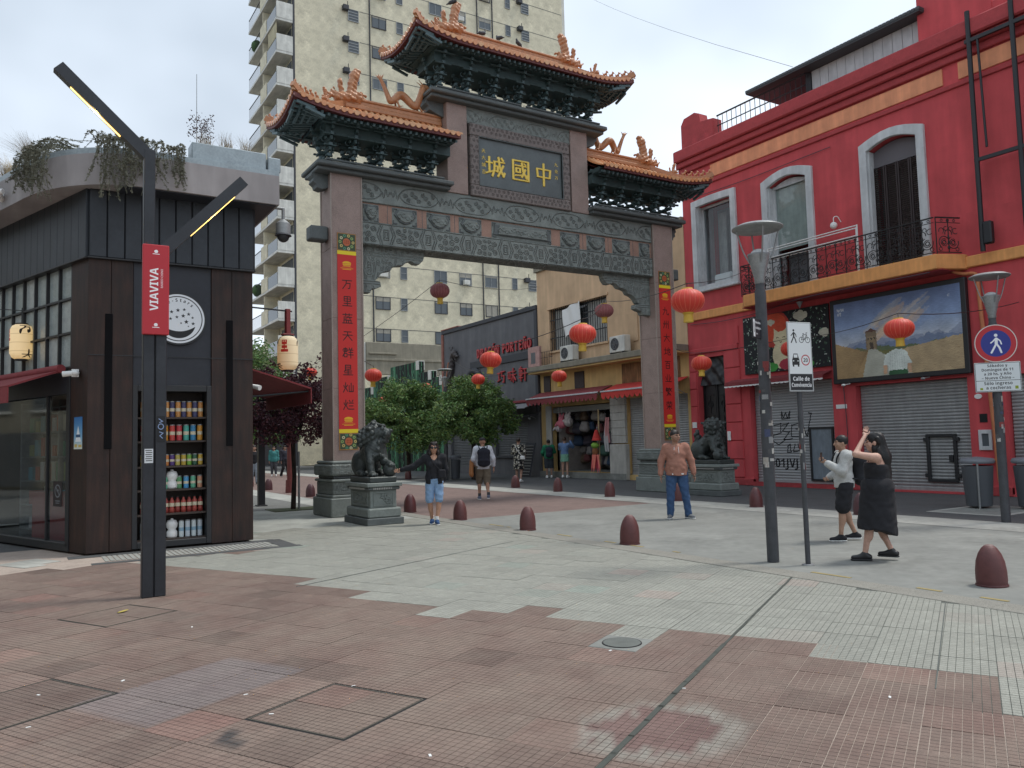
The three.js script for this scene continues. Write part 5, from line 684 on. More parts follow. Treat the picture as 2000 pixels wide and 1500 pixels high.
function acUnit(pos, label) { const t = thing('air_conditioner', label, 'air conditioner', pos, -Math.PI / 2, 'air conditioners on the beige ledge'); new B().cbox(-.45, .45, .05, .68, -.16, .16, .02).mesh('case', M.balcWhite, t); new B().add(new THREE.CylinderGeometry(.24, .24, .02, 24), M4(-.12, .37, .162, Math.PI / 2)).mesh('dark_fan_disc', M.greyTrim, t); const gr = new B(); for (let k = 1; k < 5; k++) gr.add(new THREE.TorusGeometry(k * .058, .005, 4, 20), M4(-.12, .37, .178)); for (let k = 0; k < 6; k++) gr.bar(V(-.12, .37, .178), V(-.12 + .24 * Math.cos(k * 1.047), .37 + .24 * Math.sin(k * 1.047), .178), .006); gr.mesh('fan_grille', M.galv, t); for (const x of [-.35, .35]) new B().box(x - .03, x + .03, 0, .05, -.2, .2).mesh('foot', M.iron, t); return t; }  // dark disc on the case; its colour stands in for shade behind the grille
acUnit([FX - .35, 4.86, -26.9], 'white air conditioner outdoor unit below the hung cloth on the beige ledge'); acUnit([FX - .35, 4.86, -23.6], 'white air conditioner outdoor unit with dark fan near the gate pillar on the beige ledge');
import { TextGeometry } from 'three/addons/geometries/TextGeometry.js';
import { FontLoader } from 'three/addons/loaders/FontLoader.js';
const fontBold = await new FontLoader().loadAsync('fonts/droid/droid_sans_bold.typeface.json');
function text3(s, size, depth, m, parent, name, pos, wide = 1) { const g = new TextGeometry(s, { font: fontBold, size, depth, curveSegments: 3, bevelEnabled: false }); g.computeBoundingBox(); g.translate(-(g.boundingBox.max.x + g.boundingBox.min.x) / 2, -(g.boundingBox.max.y + g.boundingBox.min.y) / 2, 0); g.scale(wide, 1, 1); const o = new B().add(g).mesh(name, m, parent); o.position.set(...pos); return o; }
{ // ===== grey restaurant front =====
  const b = facadeThing('grey_building', 'dark grey restaurant front with red raised lettering and a closed shutter', 'building');
  wallWith([[-39.1, 0], [-29.76, 0], [-29.76, 7.62], [-39.1, 7.62]], [rectP(-33.7, -30.75, .9, 2.5), rectP(-38.4, -35.4, .3, 2.6)], .4, M.greyWall, b); new B().box(-39.1, -29.76, 0, 7.3, -9, -1).mesh('building_body', M.greyWall, b);
  new B().cbox(-39.16, -29.74, 7.55, 7.75, -.45, .08, .02).cbox(-29.98, -29.74, 2.9, 7.55, -.1, .06, .02).mesh('coping', M.greyTrim, b); new B().cbox(-39.2, -39.0, 2.6, 7.55, -.2, .08, .02).cbox(-39.2, -37.2, 7.75, 7.82, -.2, .1, .02).mesh('brick_edge', mat([.3, .13, .1], .9, { map: 'mottle', scale: .4 }), b);
  new B().cbox(-36.0, -29.98, 5.36, 5.72, 0, .07, .02).mesh('sign_rail', M.greyTrim, b);
  let lx = -35.1; for (const ch of ['D', 'R', 'A', 'G', 'Ó', 'N', ' ', 'P', 'O', 'R', 'T', 'E', 'Ñ', 'O']) { if (ch !== ' ') { const t = text3(ch, .46, .06, M.signRed, b, 'sign_letter', [lx, ch === 'Ó' || ch === 'Ñ' ? 6.14 : 6.08, .02], .78); text3(ch, .46, .03, M.black, b, 'letter_backing', [lx + .02, (ch === 'Ó' || ch === 'Ñ' ? 6.14 : 6.08) - .02, -.012], .84); } lx += ch === ' ' ? .22 : .375; }
  ['qiao', 'wei', 'xuan'].forEach((n, i) => { const m = glyphGeo(n, .72, .075, .06).mesh('sign_character', M.signRed, b); m.position.set(-32.95 + i * .98, 4.72, .05); const k = glyphGeo(n, .72, .11, .03).mesh('character_backing', M.black, b); k.position.set(-32.93 + i * .98, 4.7, .015); });
  const dg = new Field([-1, -.2, -.1], [1.3, 2.6, .35], .045); let pr = [-.4, 0, .1]; for (let k = 1; k <= 14; k++) { const t = k / 14, q = [-.4 + .75 * t + .2 * Math.sin(t * 3), 1.9 * t, .1]; dg.cap(pr, q, .19 - .05 * t, .19 - .05 * t, .03); pr = q; } dg.ell([.55, 2.0, .12], [.3, .2, .15], .06).cap([.7, 1.95, .12], [1.0, 1.82, .12], .12, .07, .05).cap([.4, 2.1, .12], [.05, 2.45, .12], .05, .02, .03).cap([.5, 2.15, .12], [.35, 2.5, .12], .05, .02, .03).cap([.7, 1.8, .12], [.85, 1.55, .12], .07, .03, .03); dg.warp((x, y, z) => .02 * Math.sin(y * 26) * Math.sin(x * 18));
  const dm = new B().add(dg.geo()).mesh('dragon_relief', mat([.06, .05, .05], .6, { map: 'mottle', scale: .4 }), b); dm.position.set(-38.2, 4.35, .02); const st = new B(); st.tube([V(-38.5, 4.4, .3), V(-38.2, 5.2, .3), V(-37.95, 5.9, .3)], .035, 12, 5).mesh('dragon_stripe', mat([.5, .2, .12], .6), b);
  new B().add(new THREE.TorusGeometry(.75, .16, 6, 18, Math.PI), M4(-35.6, 4.5, .06)).mesh('arch_relief', M.greyTrim, b);
  shutter(b, -33.68, -30.77, .92, 2.5, -.15, M.shutterDark); shutter(b, -38.38, -35.42, .32, 2.6, -.15, M.shutterDark); new B().cbox(-33.8, -30.7, .8, .9, -.1, .08, .01).mesh('sill', M.greyTrim, b);
  const aw = new B(); aw.bar(V(-31.3, 3.35, 0), V(-31.3, 3.05, .8), 2.9, .03).mesh('fold_awning', mat([.2, .2, .21], .7), b); new B().cbox(-33.6, -29.8, 3.36, 3.48, -.02, .16, .02).mesh('red_strip', M.awnRed, b); new B().bar(V(-31.3, 2.8, 0), V(-31.3, 2.72, .5), 2.9, .05).mesh('awning_case', M.greyTrim, b); new B().rod(V(-30.0, 2.6, .05), V(-30, 2.72, .4), .02).sph(-30, 2.6, .4, .06).mesh('lamp', M.galv, b);
}
{ // bamboo mural wall with stepped top
  const b = facadeThing('bamboo_mural_wall', 'dark wall with stepped top painted with tall green bamboo behind the trees', 'wall');
  const bt = canvasTex(512, 512, (g, w, h) => { g.fillStyle = '#0e1513'; g.fillRect(0, 0, w, h); for (let k = 0; k < 22; k++) { const x = rnd() * w, l = rnd() * 60 - 30, c = ['#2f7a52', '#4f9c6c', '#1f5a3e', '#7fb894'][k % 4]; g.strokeStyle = c; g.lineWidth = 3 + rnd() * 5; g.beginPath(); g.moveTo(x, h); g.lineTo(x + l, 0); g.stroke(); } for (let k = 0; k < 90; k++) { g.fillStyle = ['#2f6a48', '#5f9a78', '#1a4632'][k % 3]; g.beginPath(); g.ellipse(rnd() * w, rnd() * h, 4, 26, rnd() * 1.6 - .8, 0, 7); g.fill(); } }); bt.wrapS = bt.wrapT = THREE.RepeatWrapping; bt.repeat.set(1 / 3.2, 1 / 3.2); const bm = printed(bt, .8);
  for (const [a, c, h] of [[-39.2, -40.6, 5.3], [-40.6, -42.2, 5.7], [-42.2, -46.4, 6.4], [-46.4, -49.2, 5.9], [-49.2, -54, 5.4]]) { new B().cbox(c, a, 0, h, -.3, 0, .01).mesh('painted_panel', bm, b); new B().cbox(a - .4, a - .02, h - .5, h + .04, -.36, .05, .01).mesh('pale_post', M.balcWhite, b); }
  new B().box(-54, -39.2, 0, 4.8, -6, -.31).mesh('body', M.weathered, b);
}
{ // weathered concrete block behind
  const t = thing('concrete_block', 'stained bare concrete rooftop block in front of the tower', 'building', [0, 0, -52]); new B().cbox(20.75, 31, 0, 8.75, -7, 0, .03).mesh('wall', M.weathered, t); new B().cbox(20.7, 31, 7.45, 7.62, -.02, .08, .02).cbox(20.7, 31, 6.5, 6.58, -.02, .05, .01).cbox(20.9, 23, 7.9, 8.02, 0, .12, .02).mesh('ledge', M.weathered, t); new B().cbox(20.6, 31, 0, 6.45, -.1, .04, .01).mesh('lower_wall', M.cream, t);
  new B().cbox(19.6, 20.74, 5.6, 8.7, -2, -.1, .02).mesh('white_cabinet', M.balcWhite, t); new B().box(19.9, 20.4, 7.2, 8.3, -.1, -.07).mesh('shade', M.galv, t);
}
{ // ===== tower =====
  const t = thing('apartment_tower', 'tall cream apartment tower with white corner balconies behind the gate', 'building', [0, 0, -65.5]), Y0 = 17.5, PITCH = 2.87, K0 = -5, K1 = 12;
  new B().box(19.85, 48.5, 0, 56, -9.5, 0).mesh('wall', M.cream, t);
  new B().cbox(48.5, 49.3, 20, 56, -9, -.6, .02).mesh('rear_wing', M.balcWhite, t);
  for (let k = K0; k <= K1 + 1; k++) { const y = Y0 + k * PITCH + .02; new B().box(25.9, 48.4, y, y + .045, 0, .012).mesh('storey_joint', M.greyTrim, t); }
  for (const x of [26.84, 38.1, 39.85]) new B().rod(V(x, 2, .06), V(x, 55, .06), .06, .06, 6).mesh('drain_pipe', M.greyTrim, t); new B().box(19.82, 20.0, 0, 56, -.2, .03).mesh('corner_strip', M.greyTrim, t);
  for (let k = K0; k <= K1; k++) for (const [a, c, h, kind] of [[24.85, 25.75, 1.02, 'l'], [27.1, 28.42, 1.05, 'w'], [29.52, 30.08, 1.05, 'n'], [32.92, 34.15, 1.08, 'w'], [35.58, 36.78, 1.08, 'w'], [38.37, 39.62, 1.05, 'w'], [41.45, 41.95, 1.05, 'n'], [43.36, 44.2, 1.05, 'l']]) {
    if (kind === 'l' && a < 26 && k < 1) continue; const y1 = Y0 + k * PITCH, y0 = y1 - h, w = sub('window', t); const down = kind === 'w' ? [0, .35, .6, 1, .15][Math.floor(rnd() * 5)] : 0;
    new B().box(a, c, y0, y1, .004, .02).mesh('pane', M.winGlass, w);
    const f = new B(); f.box(a - .05, a, y0 - .05, y1 + .03, 0, .07).box(c, c + .05, y0 - .05, y1 + .03, 0, .07).box(a, c, y0 - .06, y0, 0, .09).box(a, c, y1, y1 + .04, 0, .068); if (kind === 'w') f.box((a + c) / 2 - .02, (a + c) / 2 + .02, y0, y1, .02, .05); if (kind === 'n') f.box(a, c, y0 + .5, y0 + .54, .02, .05); if (kind === 'l') for (let q = 1; q < 4; q++) f.box(a, c, y0 + q * .26 - .03, y0 + q * .26 + .03, .02, .06); f.mesh('frame', kind === 'w' && k % 3 ? M.greyTrim : M.galv, w);
    if (kind === 'w' && (k * 7 + Math.round(a)) % 9 === 0) new B().cbox(a + .3, c - .3, y0 - .02, y0 + .42, .05, .42, .02).mesh('window_unit', M.balcWhite, w); if (down) new B().box(a, c, y1 - h * down, y1, .022, .034).mesh('roller_blind', M.slat, w);
    if (kind === 'l') { new B().cbox(a - .62, a - .1, y1 - .3, y1 + .12, .05, .5, .02).mesh('window_unit', M.greyTrim, w); new B().bar(V(a - .75, y1 + .0, .25), V(a - .05, y1 - .02, .25), .03).bar(V(a - .16, y1 + .55, .3), V(a - .16, y1 - .35, .3), .05).mesh('unit_bracket', M.iron, w); } }
  // balconies on the street side
  for (let k = -4; k <= 13; k++) { const y = 15.15 + k * PITCH, bal = sub('balcony', t);
    new B().cbox(18.4, 19.85, y - .28, y - .06, -9.3, .02, .02).mesh('slab', M.balcWhite, bal); new B().cbox(18.45, 19.83, y - .06, y + 1.38, -.1, .04, .015).mesh('end_panel', M.balcWhite, bal);
    new B().box(18.42, 18.5, y - .06, y + .95, -3.0, -.1).mesh('glass_rail', M.winGlass, bal); new B().cbox(18.38, 18.52, y - .1, y + 1.15, -5.0, -3.0, .01).mesh('cream_panel', M.cream, bal); const r = new B(); r.box(18.42, 18.48, y + .98, y + 1.03, -9.2, -5); for (let q = 0; q < 14; q++) r.box(18.44, 18.46, y - .06, y + .98, -9.2 + q * .3, -9.18 + q * .3); r.mesh('bar_rail', M.iron, bal);
    new B().box(19.78, 19.84, y - .06, y + 2.3, -3.6, -.4).mesh('glazed_door', M.winGlass, bal); new B().box(19.79, 19.84, y, y + 2.2, -8.6, -4.6).mesh('glazed_door', M.winGlass, bal); new B().box(18.5, 19.8, y + .0, y + 2.5, -4.6, -4.45).mesh('divider', M.cream, bal);
    if (k % 4 === 0) new B().sph(18.7, y + .7, -7.5, .5, .6, .6, 8, 6).mesh('balcony_plants', mat([.05, .1, .035], .9), bal); if (k % 5 === 2) new B().box(18.5, 18.55, y + 1.2, y + 2.5, -2.8, -.3).mesh('awning_blind', M.creamDark, bal); }
  new B().box(18.9, 19.86, 0, 3.2, -9.2, -.4).mesh('ground_floor', M.greyTrim, t);
  const ant = thing('antenna_mast', 'thin lattice radio mast far behind the kiosk roof planter', 'antenna', [onZ(384, 300, -90).x, 0, -90]); new B().rod(V(0, 0, 0), V(0, onZ(384, 145, -90).y, 0), .12, .03, 5).mesh('mast', M.galv, ant); const am = new B(); for (let k = 0; k < 5; k++) am.bar(V(-.5, 24 + k * 2.4, 0), V(.5, 24 + k * 2.4, 0), .05); am.mesh('cross_arms', M.galv, ant);
}
// ---------- corner kiosk ----------
M.rust = mat([.052, .026, .018], .62, { map: 'wood', scale: 1.6, bump: .002, bscale: .4 }); M.clad = mat([.03, .035, .042], .5, { map: 'mottle', scale: 1.3, metal: .25 }); M.navy = mat([.02, .023, .032], .55, { map: 'mottle', scale: 1.4 }); M.fascia = mat([.33, .31, .315], .85, { map: 'streak', scale: 2.5, bump: .001 }); M.zinc = mat([.33, .38, .4], .45, { metal: .4, map: 'mottle', scale: .8 });
const heightAt = (px, py, p) => { const d = ray(px, py), h = V(FWD.x, 0, FWD.z), t = (p.x * h.x + p.z * h.z) / d.dot(h); return CAM.y + d.y * t; };
{
  const k = thing('corner_kiosk', 'dark rust-panelled corner kiosk with grey roof fascia and a display of cans', 'kiosk');
  const ZF = -14.4, c0 = V(1.0, 0, ZF), dl = V(-.337, 0, -.941), nl = V(-.941, 0, .337); // left face runs away from the corner
  const L = (t, y, out = 0) => V(c0.x + dl.x * t + nl.x * out, y, c0.z + dl.z * t + nl.z * out);
  const LM = (t, y, out = 0) => { const p = L(t, y, out); return new THREE.Matrix4().makeRotationY(Math.atan2(-dl.z, dl.x) + Math.PI).setPosition(p.x, p.y, p.z); }; // local x runs back towards the corner, local z outward
  const leftBox = (t0, t1, y0, y1, o0, o1, name, m, parent = k) => { const g = chamferBox(t1 - t0, y1 - y0, o1 - o0, .006).translate(0, (y0 + y1) / 2, (o0 + o1) / 2); return new B().add(g, LM((t0 + t1) / 2, 0, 0)).mesh(name, m, parent); };
  // body behind the skin
  { const P = [[3.55, ZF - .14], [2.95, ZF - .14], [2.95, -15.6], L(1.4, 0, -2.7)].map(p => p.isVector3 ? [p.x, p.z] : p); const up2 = [[3.55, ZF - .12], [1.08, ZF - .12], [L(8, 0, -.12).x, L(8, 0, -.12).z], [3.55, L(8, 0, -.12).z]];
    const pr = (pts, y0, y1, n) => { const g = new THREE.ExtrudeGeometry(new THREE.Shape(pts.map(p => new THREE.Vector2(p[0], -p[1]))), { depth: y1 - y0, bevelEnabled: false }); g.rotateX(-Math.PI / 2); g.translate(0, y0, 0); new B().add(g).mesh(n, M.navy, k); };
    pr(up2, 4.78, 5.9, 'core'); new B().box(2.95, 3.55, .03, 4.78, -22, ZF - .14).mesh('core', M.navy, k); new B().box(1.05, 1.66, .05, 4.78, ZF - .45, ZF - .12).mesh('core', M.navy, k); }
  // front: rust sheets, navy panel, slots
  for (const [a, b, y0, y1] of [[1.0, 1.33, .03, 3.2], [1.335, 1.66, .03, 3.2], [1.0, 1.33, 3.205, 4.8], [1.335, 1.66, 3.205, 4.8], [2.9, 3.24, .03, 3.2], [3.245, 3.6, .03, 3.2], [2.9, 3.24, 3.205, 4.8], [3.245, 3.6, 3.205, 4.8]]) new B().cbox(a, b, y0, y1, ZF - .1, ZF + rr(-.004, .004), .004).mesh('rust_sheet', M.rust, k);
  new B().cbox(1.665, 2.895, 2.72, 4.8, ZF - .1, ZF - .03, .004).mesh('navy_panel', M.navy, k);
  for (const x of [1.3, 3.2]) new B().cbox(x - .055, x + .055, 1.68, 3.88, ZF - .05, ZF + .02, .004).mesh('black_slot', mat([.008, .008, .009], .95, { spec: .2 }), k);
  new B().box(1.0, 3.62, 3.195, 3.21, ZF, ZF + .008).mesh('cable_line', M.black, k);
  // display niche
  const ds = sub('display_niche', k); new B().box(1.68, 2.88, .05, 2.7, ZF - .42, ZF - .38).mesh('back', mat([.03, .022, .018], .8), ds); new B().cbox(1.66, 1.74, .04, 2.72, ZF - .4, ZF + .01, .006).cbox(2.82, 2.9, .04, 2.72, ZF - .4, ZF + .01, .006).cbox(1.74, 2.82, 2.62, 2.72, ZF - .4, ZF + .008, .006).cbox(1.74, 2.82, .04, .14, ZF - .4, ZF + .008, .006).mesh('frame', M.black, ds);
  const shelfY = [.16, .58, .98, 1.37, 1.79, 2.19]; for (const y of shelfY) new B().box(1.74, 2.82, y - .03, y, ZF - .38, ZF - .06).mesh('shelf', mat([.05, .035, .028], .7), ds);
  // left face
  leftBox(0, .6, .03, 4.8, -.1, 0, 'rust_sheet', M.rust); leftBox(.6, 6, .03, .16, -.12, .02, 'threshold', M.black); leftBox(.6, .72, .1, 2.9, -.12, .02, 'door_post', M.black);
  leftBox(.6, 6, 2.62, 3.02, -.14, -.02, 'lintel', M.navy); leftBox(4.2, 6, .03, 4.8, -.1, .0, 'rust_sheet', M.rust);
  const wg = sub('grid_window', k); for (let i = 0; i < 7; i++) for (let j = 0; j < 3; j++) { const t0 = .64 + i * .5, y0 = 3.05 + j * .58; leftBox(t0 + .02, t0 + .48, y0 + .02, y0 + .56, -.07, -.062, 'pane', (i + j) % 4 === 1 ? mat([.42, .46, .45], .12, { map: 'mottle', scale: .6 }) : mat([.33, .38, .375], .12, { map: 'mottle', scale: .7 }), wg); } const mb = new B(); for (let i = 0; i <= 7; i++) mb.add(new THREE.BoxGeometry(.035, 1.78, .06).translate(0, 3.92, -.04), LM(.64 + i * .5, 0)); for (let j = 0; j <= 3; j++) mb.add(new THREE.BoxGeometry(3.54, .035, .056).translate(0, 3.05 + j * .58, -.04), LM(2.39, 0)); mb.mesh('muntins', M.black, wg);
  // shop glass, counter inside
  const sg = sub('shop_front', k); { const g = chamferBox(3.4, 2.44, .012, .002).translate(0, 1.38, -.05); new B().add(g, LM(2.42, 0)).mesh('pane', M.glass, sg); } leftBox(1.55, 1.6, .16, 2.62, -.09, -.02, 'mullion', M.black, sg);  leftBox(1.2, 2.6, .1, .95, -.45, -.2, 'counter', mat([.34, .035, .035], .5), sg);
  const gc = [[.3, .32, .1], [.5, .12, .06], [.1, .3, .35], [.5, .45, .35], [.4, .06, .05], [.1, .3, .15], [.55, .5, .48]]; for (let q = 0; q < 60; q++) { const c = q % 12, r = Math.floor(q / 12), t0 = .95 + c * .25, y = .2 + r * .46; leftBox(t0, t0 + rr(.13, .22), y, y + rr(.2, .36), -.85, -.62, 'packet', mat(gc[(q * 5 + r) % 7], .5), sg); }
  for (let r = 0; r < 6; r++) leftBox(.85, 4.1, .17 + r * .46, .195 + r * .46, -.95, -.55, 'stock_shelf', M.galv, sg); for (const t of [.85, 2.4, 4.1]) leftBox(t - .02, t + .02, .05, 2.62, -.95, -.55, 'shelf_upright', M.galv, sg); leftBox(.6, 4.2, .05, 4.78, -1.15, -1.05, 'partition', mat([.4, .38, .36], .9), sg);
  leftBox(6, 8, .03, 4.8, -.1, 0, 'rust_sheet', M.rust); { const e = L(8, 0, 0); new B().box(e.x, 3.55, .03, 4.8, e.z, e.z + .1).mesh('rear_wall', M.rust, k); }
  { const no = new THREE.Mesh(face(.34, .42), printed(canvasTex(128, 160, (g, w, h) => { g.fillStyle = '#2a2224'; g.fillRect(0, 0, w, h); g.strokeStyle = '#6d7378'; g.lineWidth = 9; g.beginPath(); g.arc(64, 62, 38, 0, 7); g.stroke(); g.beginPath(); g.moveTo(38, 36); g.lineTo(90, 88); g.stroke(); g.fillStyle = '#6d7378'; g.fillRect(50, 52, 30, 12); g.fillRect(30, 122, 68, 6); g.fillRect(36, 136, 56, 5); }), .6)); no.name = 'notice_sticker'; const p = L(1.15, .95, -.04); no.position.copy(p); no.rotation.y = Math.atan2(nl.x, nl.z); sg.add(no); }
  // seamed cladding band above, each sheet on its own
  for (let q = 0; q < 10; q++) new B().cbox(1.0 + q * .262 + .004, 1.0 + (q + 1) * .262 - .004, 4.8, 5.92, ZF - .1, ZF + .05, .012).mesh('cladding_sheet', M.clad, k);
  for (let q = 0; q < 22; q++) leftBox(q * .27 + .004, (q + 1) * .27 - .004, 4.8, 5.92, -.1, .05, 'cladding_sheet', M.clad); new B().cbox(.98, 3.64, 4.77, 4.8, ZF - .1, ZF + .07, .006).mesh('cladding_trim', M.black, k); leftBox(-.02, 6, 4.77, 4.8, -.1, .07, 'cladding_trim', M.black);
  // right end wall
  for (let q = 0; q < 6; q++) new B().cbox(3.55, 3.61, .03, 4.8, ZF - 1.2 * (q + 1) + .004, ZF - 1.2 * q - .1, .006).mesh('rust_sheet', M.rust, k); for (let q = 0; q < 22; q++) new B().cbox(3.55, 3.65, 4.8, 5.92, ZF - .33 * (q + 1) + .004, ZF - .33 * q - .004, .01).mesh('cladding_sheet', M.clad, k);
  // roof slab with a rounded corner
  const sh = new THREE.Shape(); const off = .5, a1 = L(8, 0, off), cA = V(c0.x + dl.x * 1.5 + nl.x * off, 0, c0.z + dl.z * 1.5 + nl.z * off); sh.moveTo(3.95, -(ZF + off)); sh.lineTo(1.9, -(ZF + off)); sh.quadraticCurveTo(c0.x - .42, -(ZF + off), cA.x, -cA.z); sh.lineTo(a1.x, -a1.z); sh.lineTo(3.95, -a1.z); sh.closePath();
  const slab = (y0, h, m, name, s = 1) => { const g = new THREE.ExtrudeGeometry(sh, { depth: h, bevelEnabled: false, curveSegments: 20 }); g.rotateX(-Math.PI / 2); g.translate(0, y0, 0); return new B().add(g).mesh(name, m, k); }; slab(5.92, .52, M.fascia, 'roof_fascia'); { const m = slab(6.44, .09, M.zinc, 'roof_edge'); }
  new B().box(1.4, 3.9, 5.9, 5.919, -20, ZF + .45).mesh('soffit', M.navy, k);
  // logo disc
  const lg = sub('logo_sign', k, [2.36, 3.86, ZF + .0]); new B().add(new THREE.CylinderGeometry(.45, .45, .05, 48), M4(0, 0, -.005, Math.PI / 2)).mesh('disc', M.black, lg);
  const lt = canvasTex(512, 512, (g, w) => { g.fillStyle = '#0d0e11'; g.fillRect(0, 0, w, w); g.fillStyle = '#dfe3e6'; g.beginPath(); g.arc(256, 256, 250, 0, 7); g.fill(); g.strokeStyle = '#0d0e11'; g.lineWidth = 9; g.beginPath(); g.arc(256, 256, 226, 0, 7); g.stroke(); g.fillStyle = '#0d0e11';
    g.beginPath(); g.arc(256, 290, 165, .25, 2.9); g.quadraticCurveTo(256, 440, 256 + 165 * Math.cos(.25), 290 + 165 * Math.sin(.25)); g.fill(); const star = (x, y, r) => { g.beginPath(); for (let q = 0; q < 10; q++) { const rr2 = q % 2 ? r * .42 : r, a = -Math.PI / 2 + q * Math.PI / 5; g.lineTo(x + rr2 * Math.cos(a), y + rr2 * Math.sin(a)); } g.fill(); };
    for (const [x, y, r] of [[190, 190, 20], [250, 170, 22], [310, 160, 18], [352, 205, 20], [300, 225, 22], [240, 240, 18], [390, 240, 15], [330, 285, 24], [395, 300, 20], [180, 260, 18], [350, 330, 9], [280, 300, 12]]) star(x, y, r);
    g.font = 'bold 46px sans-serif'; g.textAlign = 'center'; const txt = 'Te-Stars'; for (let q = 0; q < txt.length; q++) { const a = -Math.PI / 2 + (q - 3.5) * .21; g.save(); g.translate(256 + 186 * Math.cos(a), 256 + 186 * Math.sin(a)); g.rotate(a + Math.PI / 2); g.fillText(txt[q], 0, 12); g.restore(); } });
  const lm = new THREE.Mesh(new THREE.CircleGeometry(.43, 48), printed(lt, .5)); lm.name = 'logo_print'; lm.position.z = .0215; lg.add(lm);
  // poster on the rust sheet of the left face, spot cameras
  const po = new THREE.Mesh(face(.3, .52), printed(canvasTex(128, 220, (g, w, h) => { const s = g.createLinearGradient(0, 0, 0, h); s.addColorStop(0, '#2f6ca8'); s.addColorStop(.6, '#7fb0d0'); s.addColorStop(1, '#d8dcd0'); g.fillStyle = s; g.fillRect(0, 0, w, h); g.fillStyle = '#e8eef0'; g.beginPath(); g.moveTo(20, 170); g.lineTo(64, 60); g.lineTo(108, 170); g.fill(); g.fillStyle = '#35577a'; g.fillRect(30, 120, 68, 20); g.fillStyle = '#c8b060'; g.fillRect(10, 186, 40, 22); g.fillRect(70, 190, 48, 18); }), .6)); po.name = 'poster'; { const p = L(.3, 1.95, .005); po.position.copy(p); po.rotation.y = Math.atan2(nl.x, nl.z); } k.add(po);
  for (const [t, y] of [[.25, 2.92]]) { const c = sub('wall_spot', k); const p = L(t, y, .08); new B().sph(p.x, p.y, p.z, .06, .05, .06).rod(p, L(t + .12, y - .02, .22), .04, .05).box(p.x - .05, p.x + .05, p.y - .06, p.y + .06, p.z - .1, p.z).mesh('housing', M.white, c); }
  { const p = V(3.66, 2.78, -14.9); new B().sph(p.x, p.y, p.z, .06).rod(p, V(3.8, 2.72, -14.7), .035, .05).mesh('wall_spot', M.white, k); }
  const rf = sub('red_awning', k); { const p0 = L(1.9, 2.95, .02), g = new THREE.BoxGeometry(2.9, .03, .9); g.rotateX(.35); new B().add(g, LM(2.25, 2.86, .45)).mesh('canopy', M.awnRed, rf); new B().add(new THREE.BoxGeometry(2.9, .26, .02), LM(2.25, 2.58, .86)).mesh('valance', M.awnRed, rf); new B().add(new THREE.CylinderGeometry(.07, .07, 2.95, 10).rotateZ(Math.PI / 2), LM(2.25, 3.03, .08)).mesh('roller', M.awnRed, rf); }
  // apron of ribbed paving in front
  const ap = new B(); for (let q = 0; q < 34; q++) ap.box(1.2 + q * .075, 1.255 + q * .075, 0, .006, ZF + .28 - .0, ZF + 1.0 - Math.abs(q - 20) * .004); const apm = ap.mesh('ribbed_apron', mat([.42, .43, .41], .85, { map: 'speck', scale: .6 })); structure(apm); const ab = new B(); ab.box(.75, 3.95, -.002, .004, ZF - .05, ZF + .26).box(1.0, 4.1, -.002, .003, ZF + 1.02, ZF + 1.22).box(3.78, 4.05, -.002, .0035, ZF - .0, ZF + 1.02); structure(ab.mesh('dark_border', M.darkWalk));
  structure(plane(-1.5, 3.9, -22, ZF + .02, -.006, M.darkWalk, 'kiosk_floor_slab'));
  // two pale floor tiles at the door
  for (const [px, py, w] of [[75, 1097, .32], [40, 1104, .4]]) { const g = G(px, py); const m = new B().cbox(-w, w, -.004, .004, -.16, .16, .003).mesh('pale_floor_tile', M.lightStrip); m.position.set(g.x, 0, g.z); m.rotation.y = -1.08; structure(m); }
  // roof garden
  const pb = thing('roof_planter', 'grey box planter with dry grasses on the kiosk roof', 'planter', [0, 6.53, 0]); new B().cbox(2.5, 3.75, 0, .32, -14.35, -14.0, .015).cbox(3.78, 4.0, 0, .26, -14.5, -13.98, .015).mesh('box', M.zinc, pb); new B().box(2.53, 3.72, .3, .325, -14.33, -14.03).mesh('soil', mat([.05, .04, .03], .95), pb);
  const blades = (parent, name, m, n, fn) => { const P = [], I = []; for (let q = 0; q < n; q++) { const { p, len, lean, dir, w } = fn(q); let pr = p.clone(), ax = V(-dir.z, 0, dir.x); const b0 = P.length / 3, S = 4; for (let s = 0; s <= S; s++) { const t = s / S, c = p.clone().addScaledVector(dir, lean * t * t).add(V(0, len * (t - .35 * t * t * lean), 0)), ww = w * (1 - t * .9); P.push(c.x + ax.x * ww, c.y, c.z + ax.z * ww, c.x - ax.x * ww, c.y, c.z - ax.z * ww); } for (let s = 0; s < S; s++) { const a = b0 + s * 2; I.push(a, a + 1, a + 2, a + 1, a + 3, a + 2); } } const g = new THREE.BufferGeometry(); g.setAttribute('position', new THREE.Float32BufferAttribute(P, 3)); g.setIndex(I); g.computeVertexNormals(); m.side = THREE.DoubleSide; return new B().add(g).mesh(name, m, parent); };
  globalThis.__blades = blades;
  const dry = mat([.34, .27, .17], .9), vine = mat([.13, .13, .095], .9), green = mat([.09, .13, .05], .85);
  const spray = (n, c, r, len, w) => (q) => { const a = rr(0, 6.28), d = V(Math.cos(a), 0, Math.sin(a)); return { p: V(c[0] + rr(-r, r), c[1], c[2] + rr(-r, r)), len: rr(.6, 1) * len, lean: rr(.15, .8) * len, dir: d, w }; };
  blades(pb, 'dry_grass', dry, 260, (q) => spray(1, [[2.75, .3, -14.2], [3.1, .3, -14.2], [3.45, .3, -14.2]][q % 3], .1, .34, .004)(q));
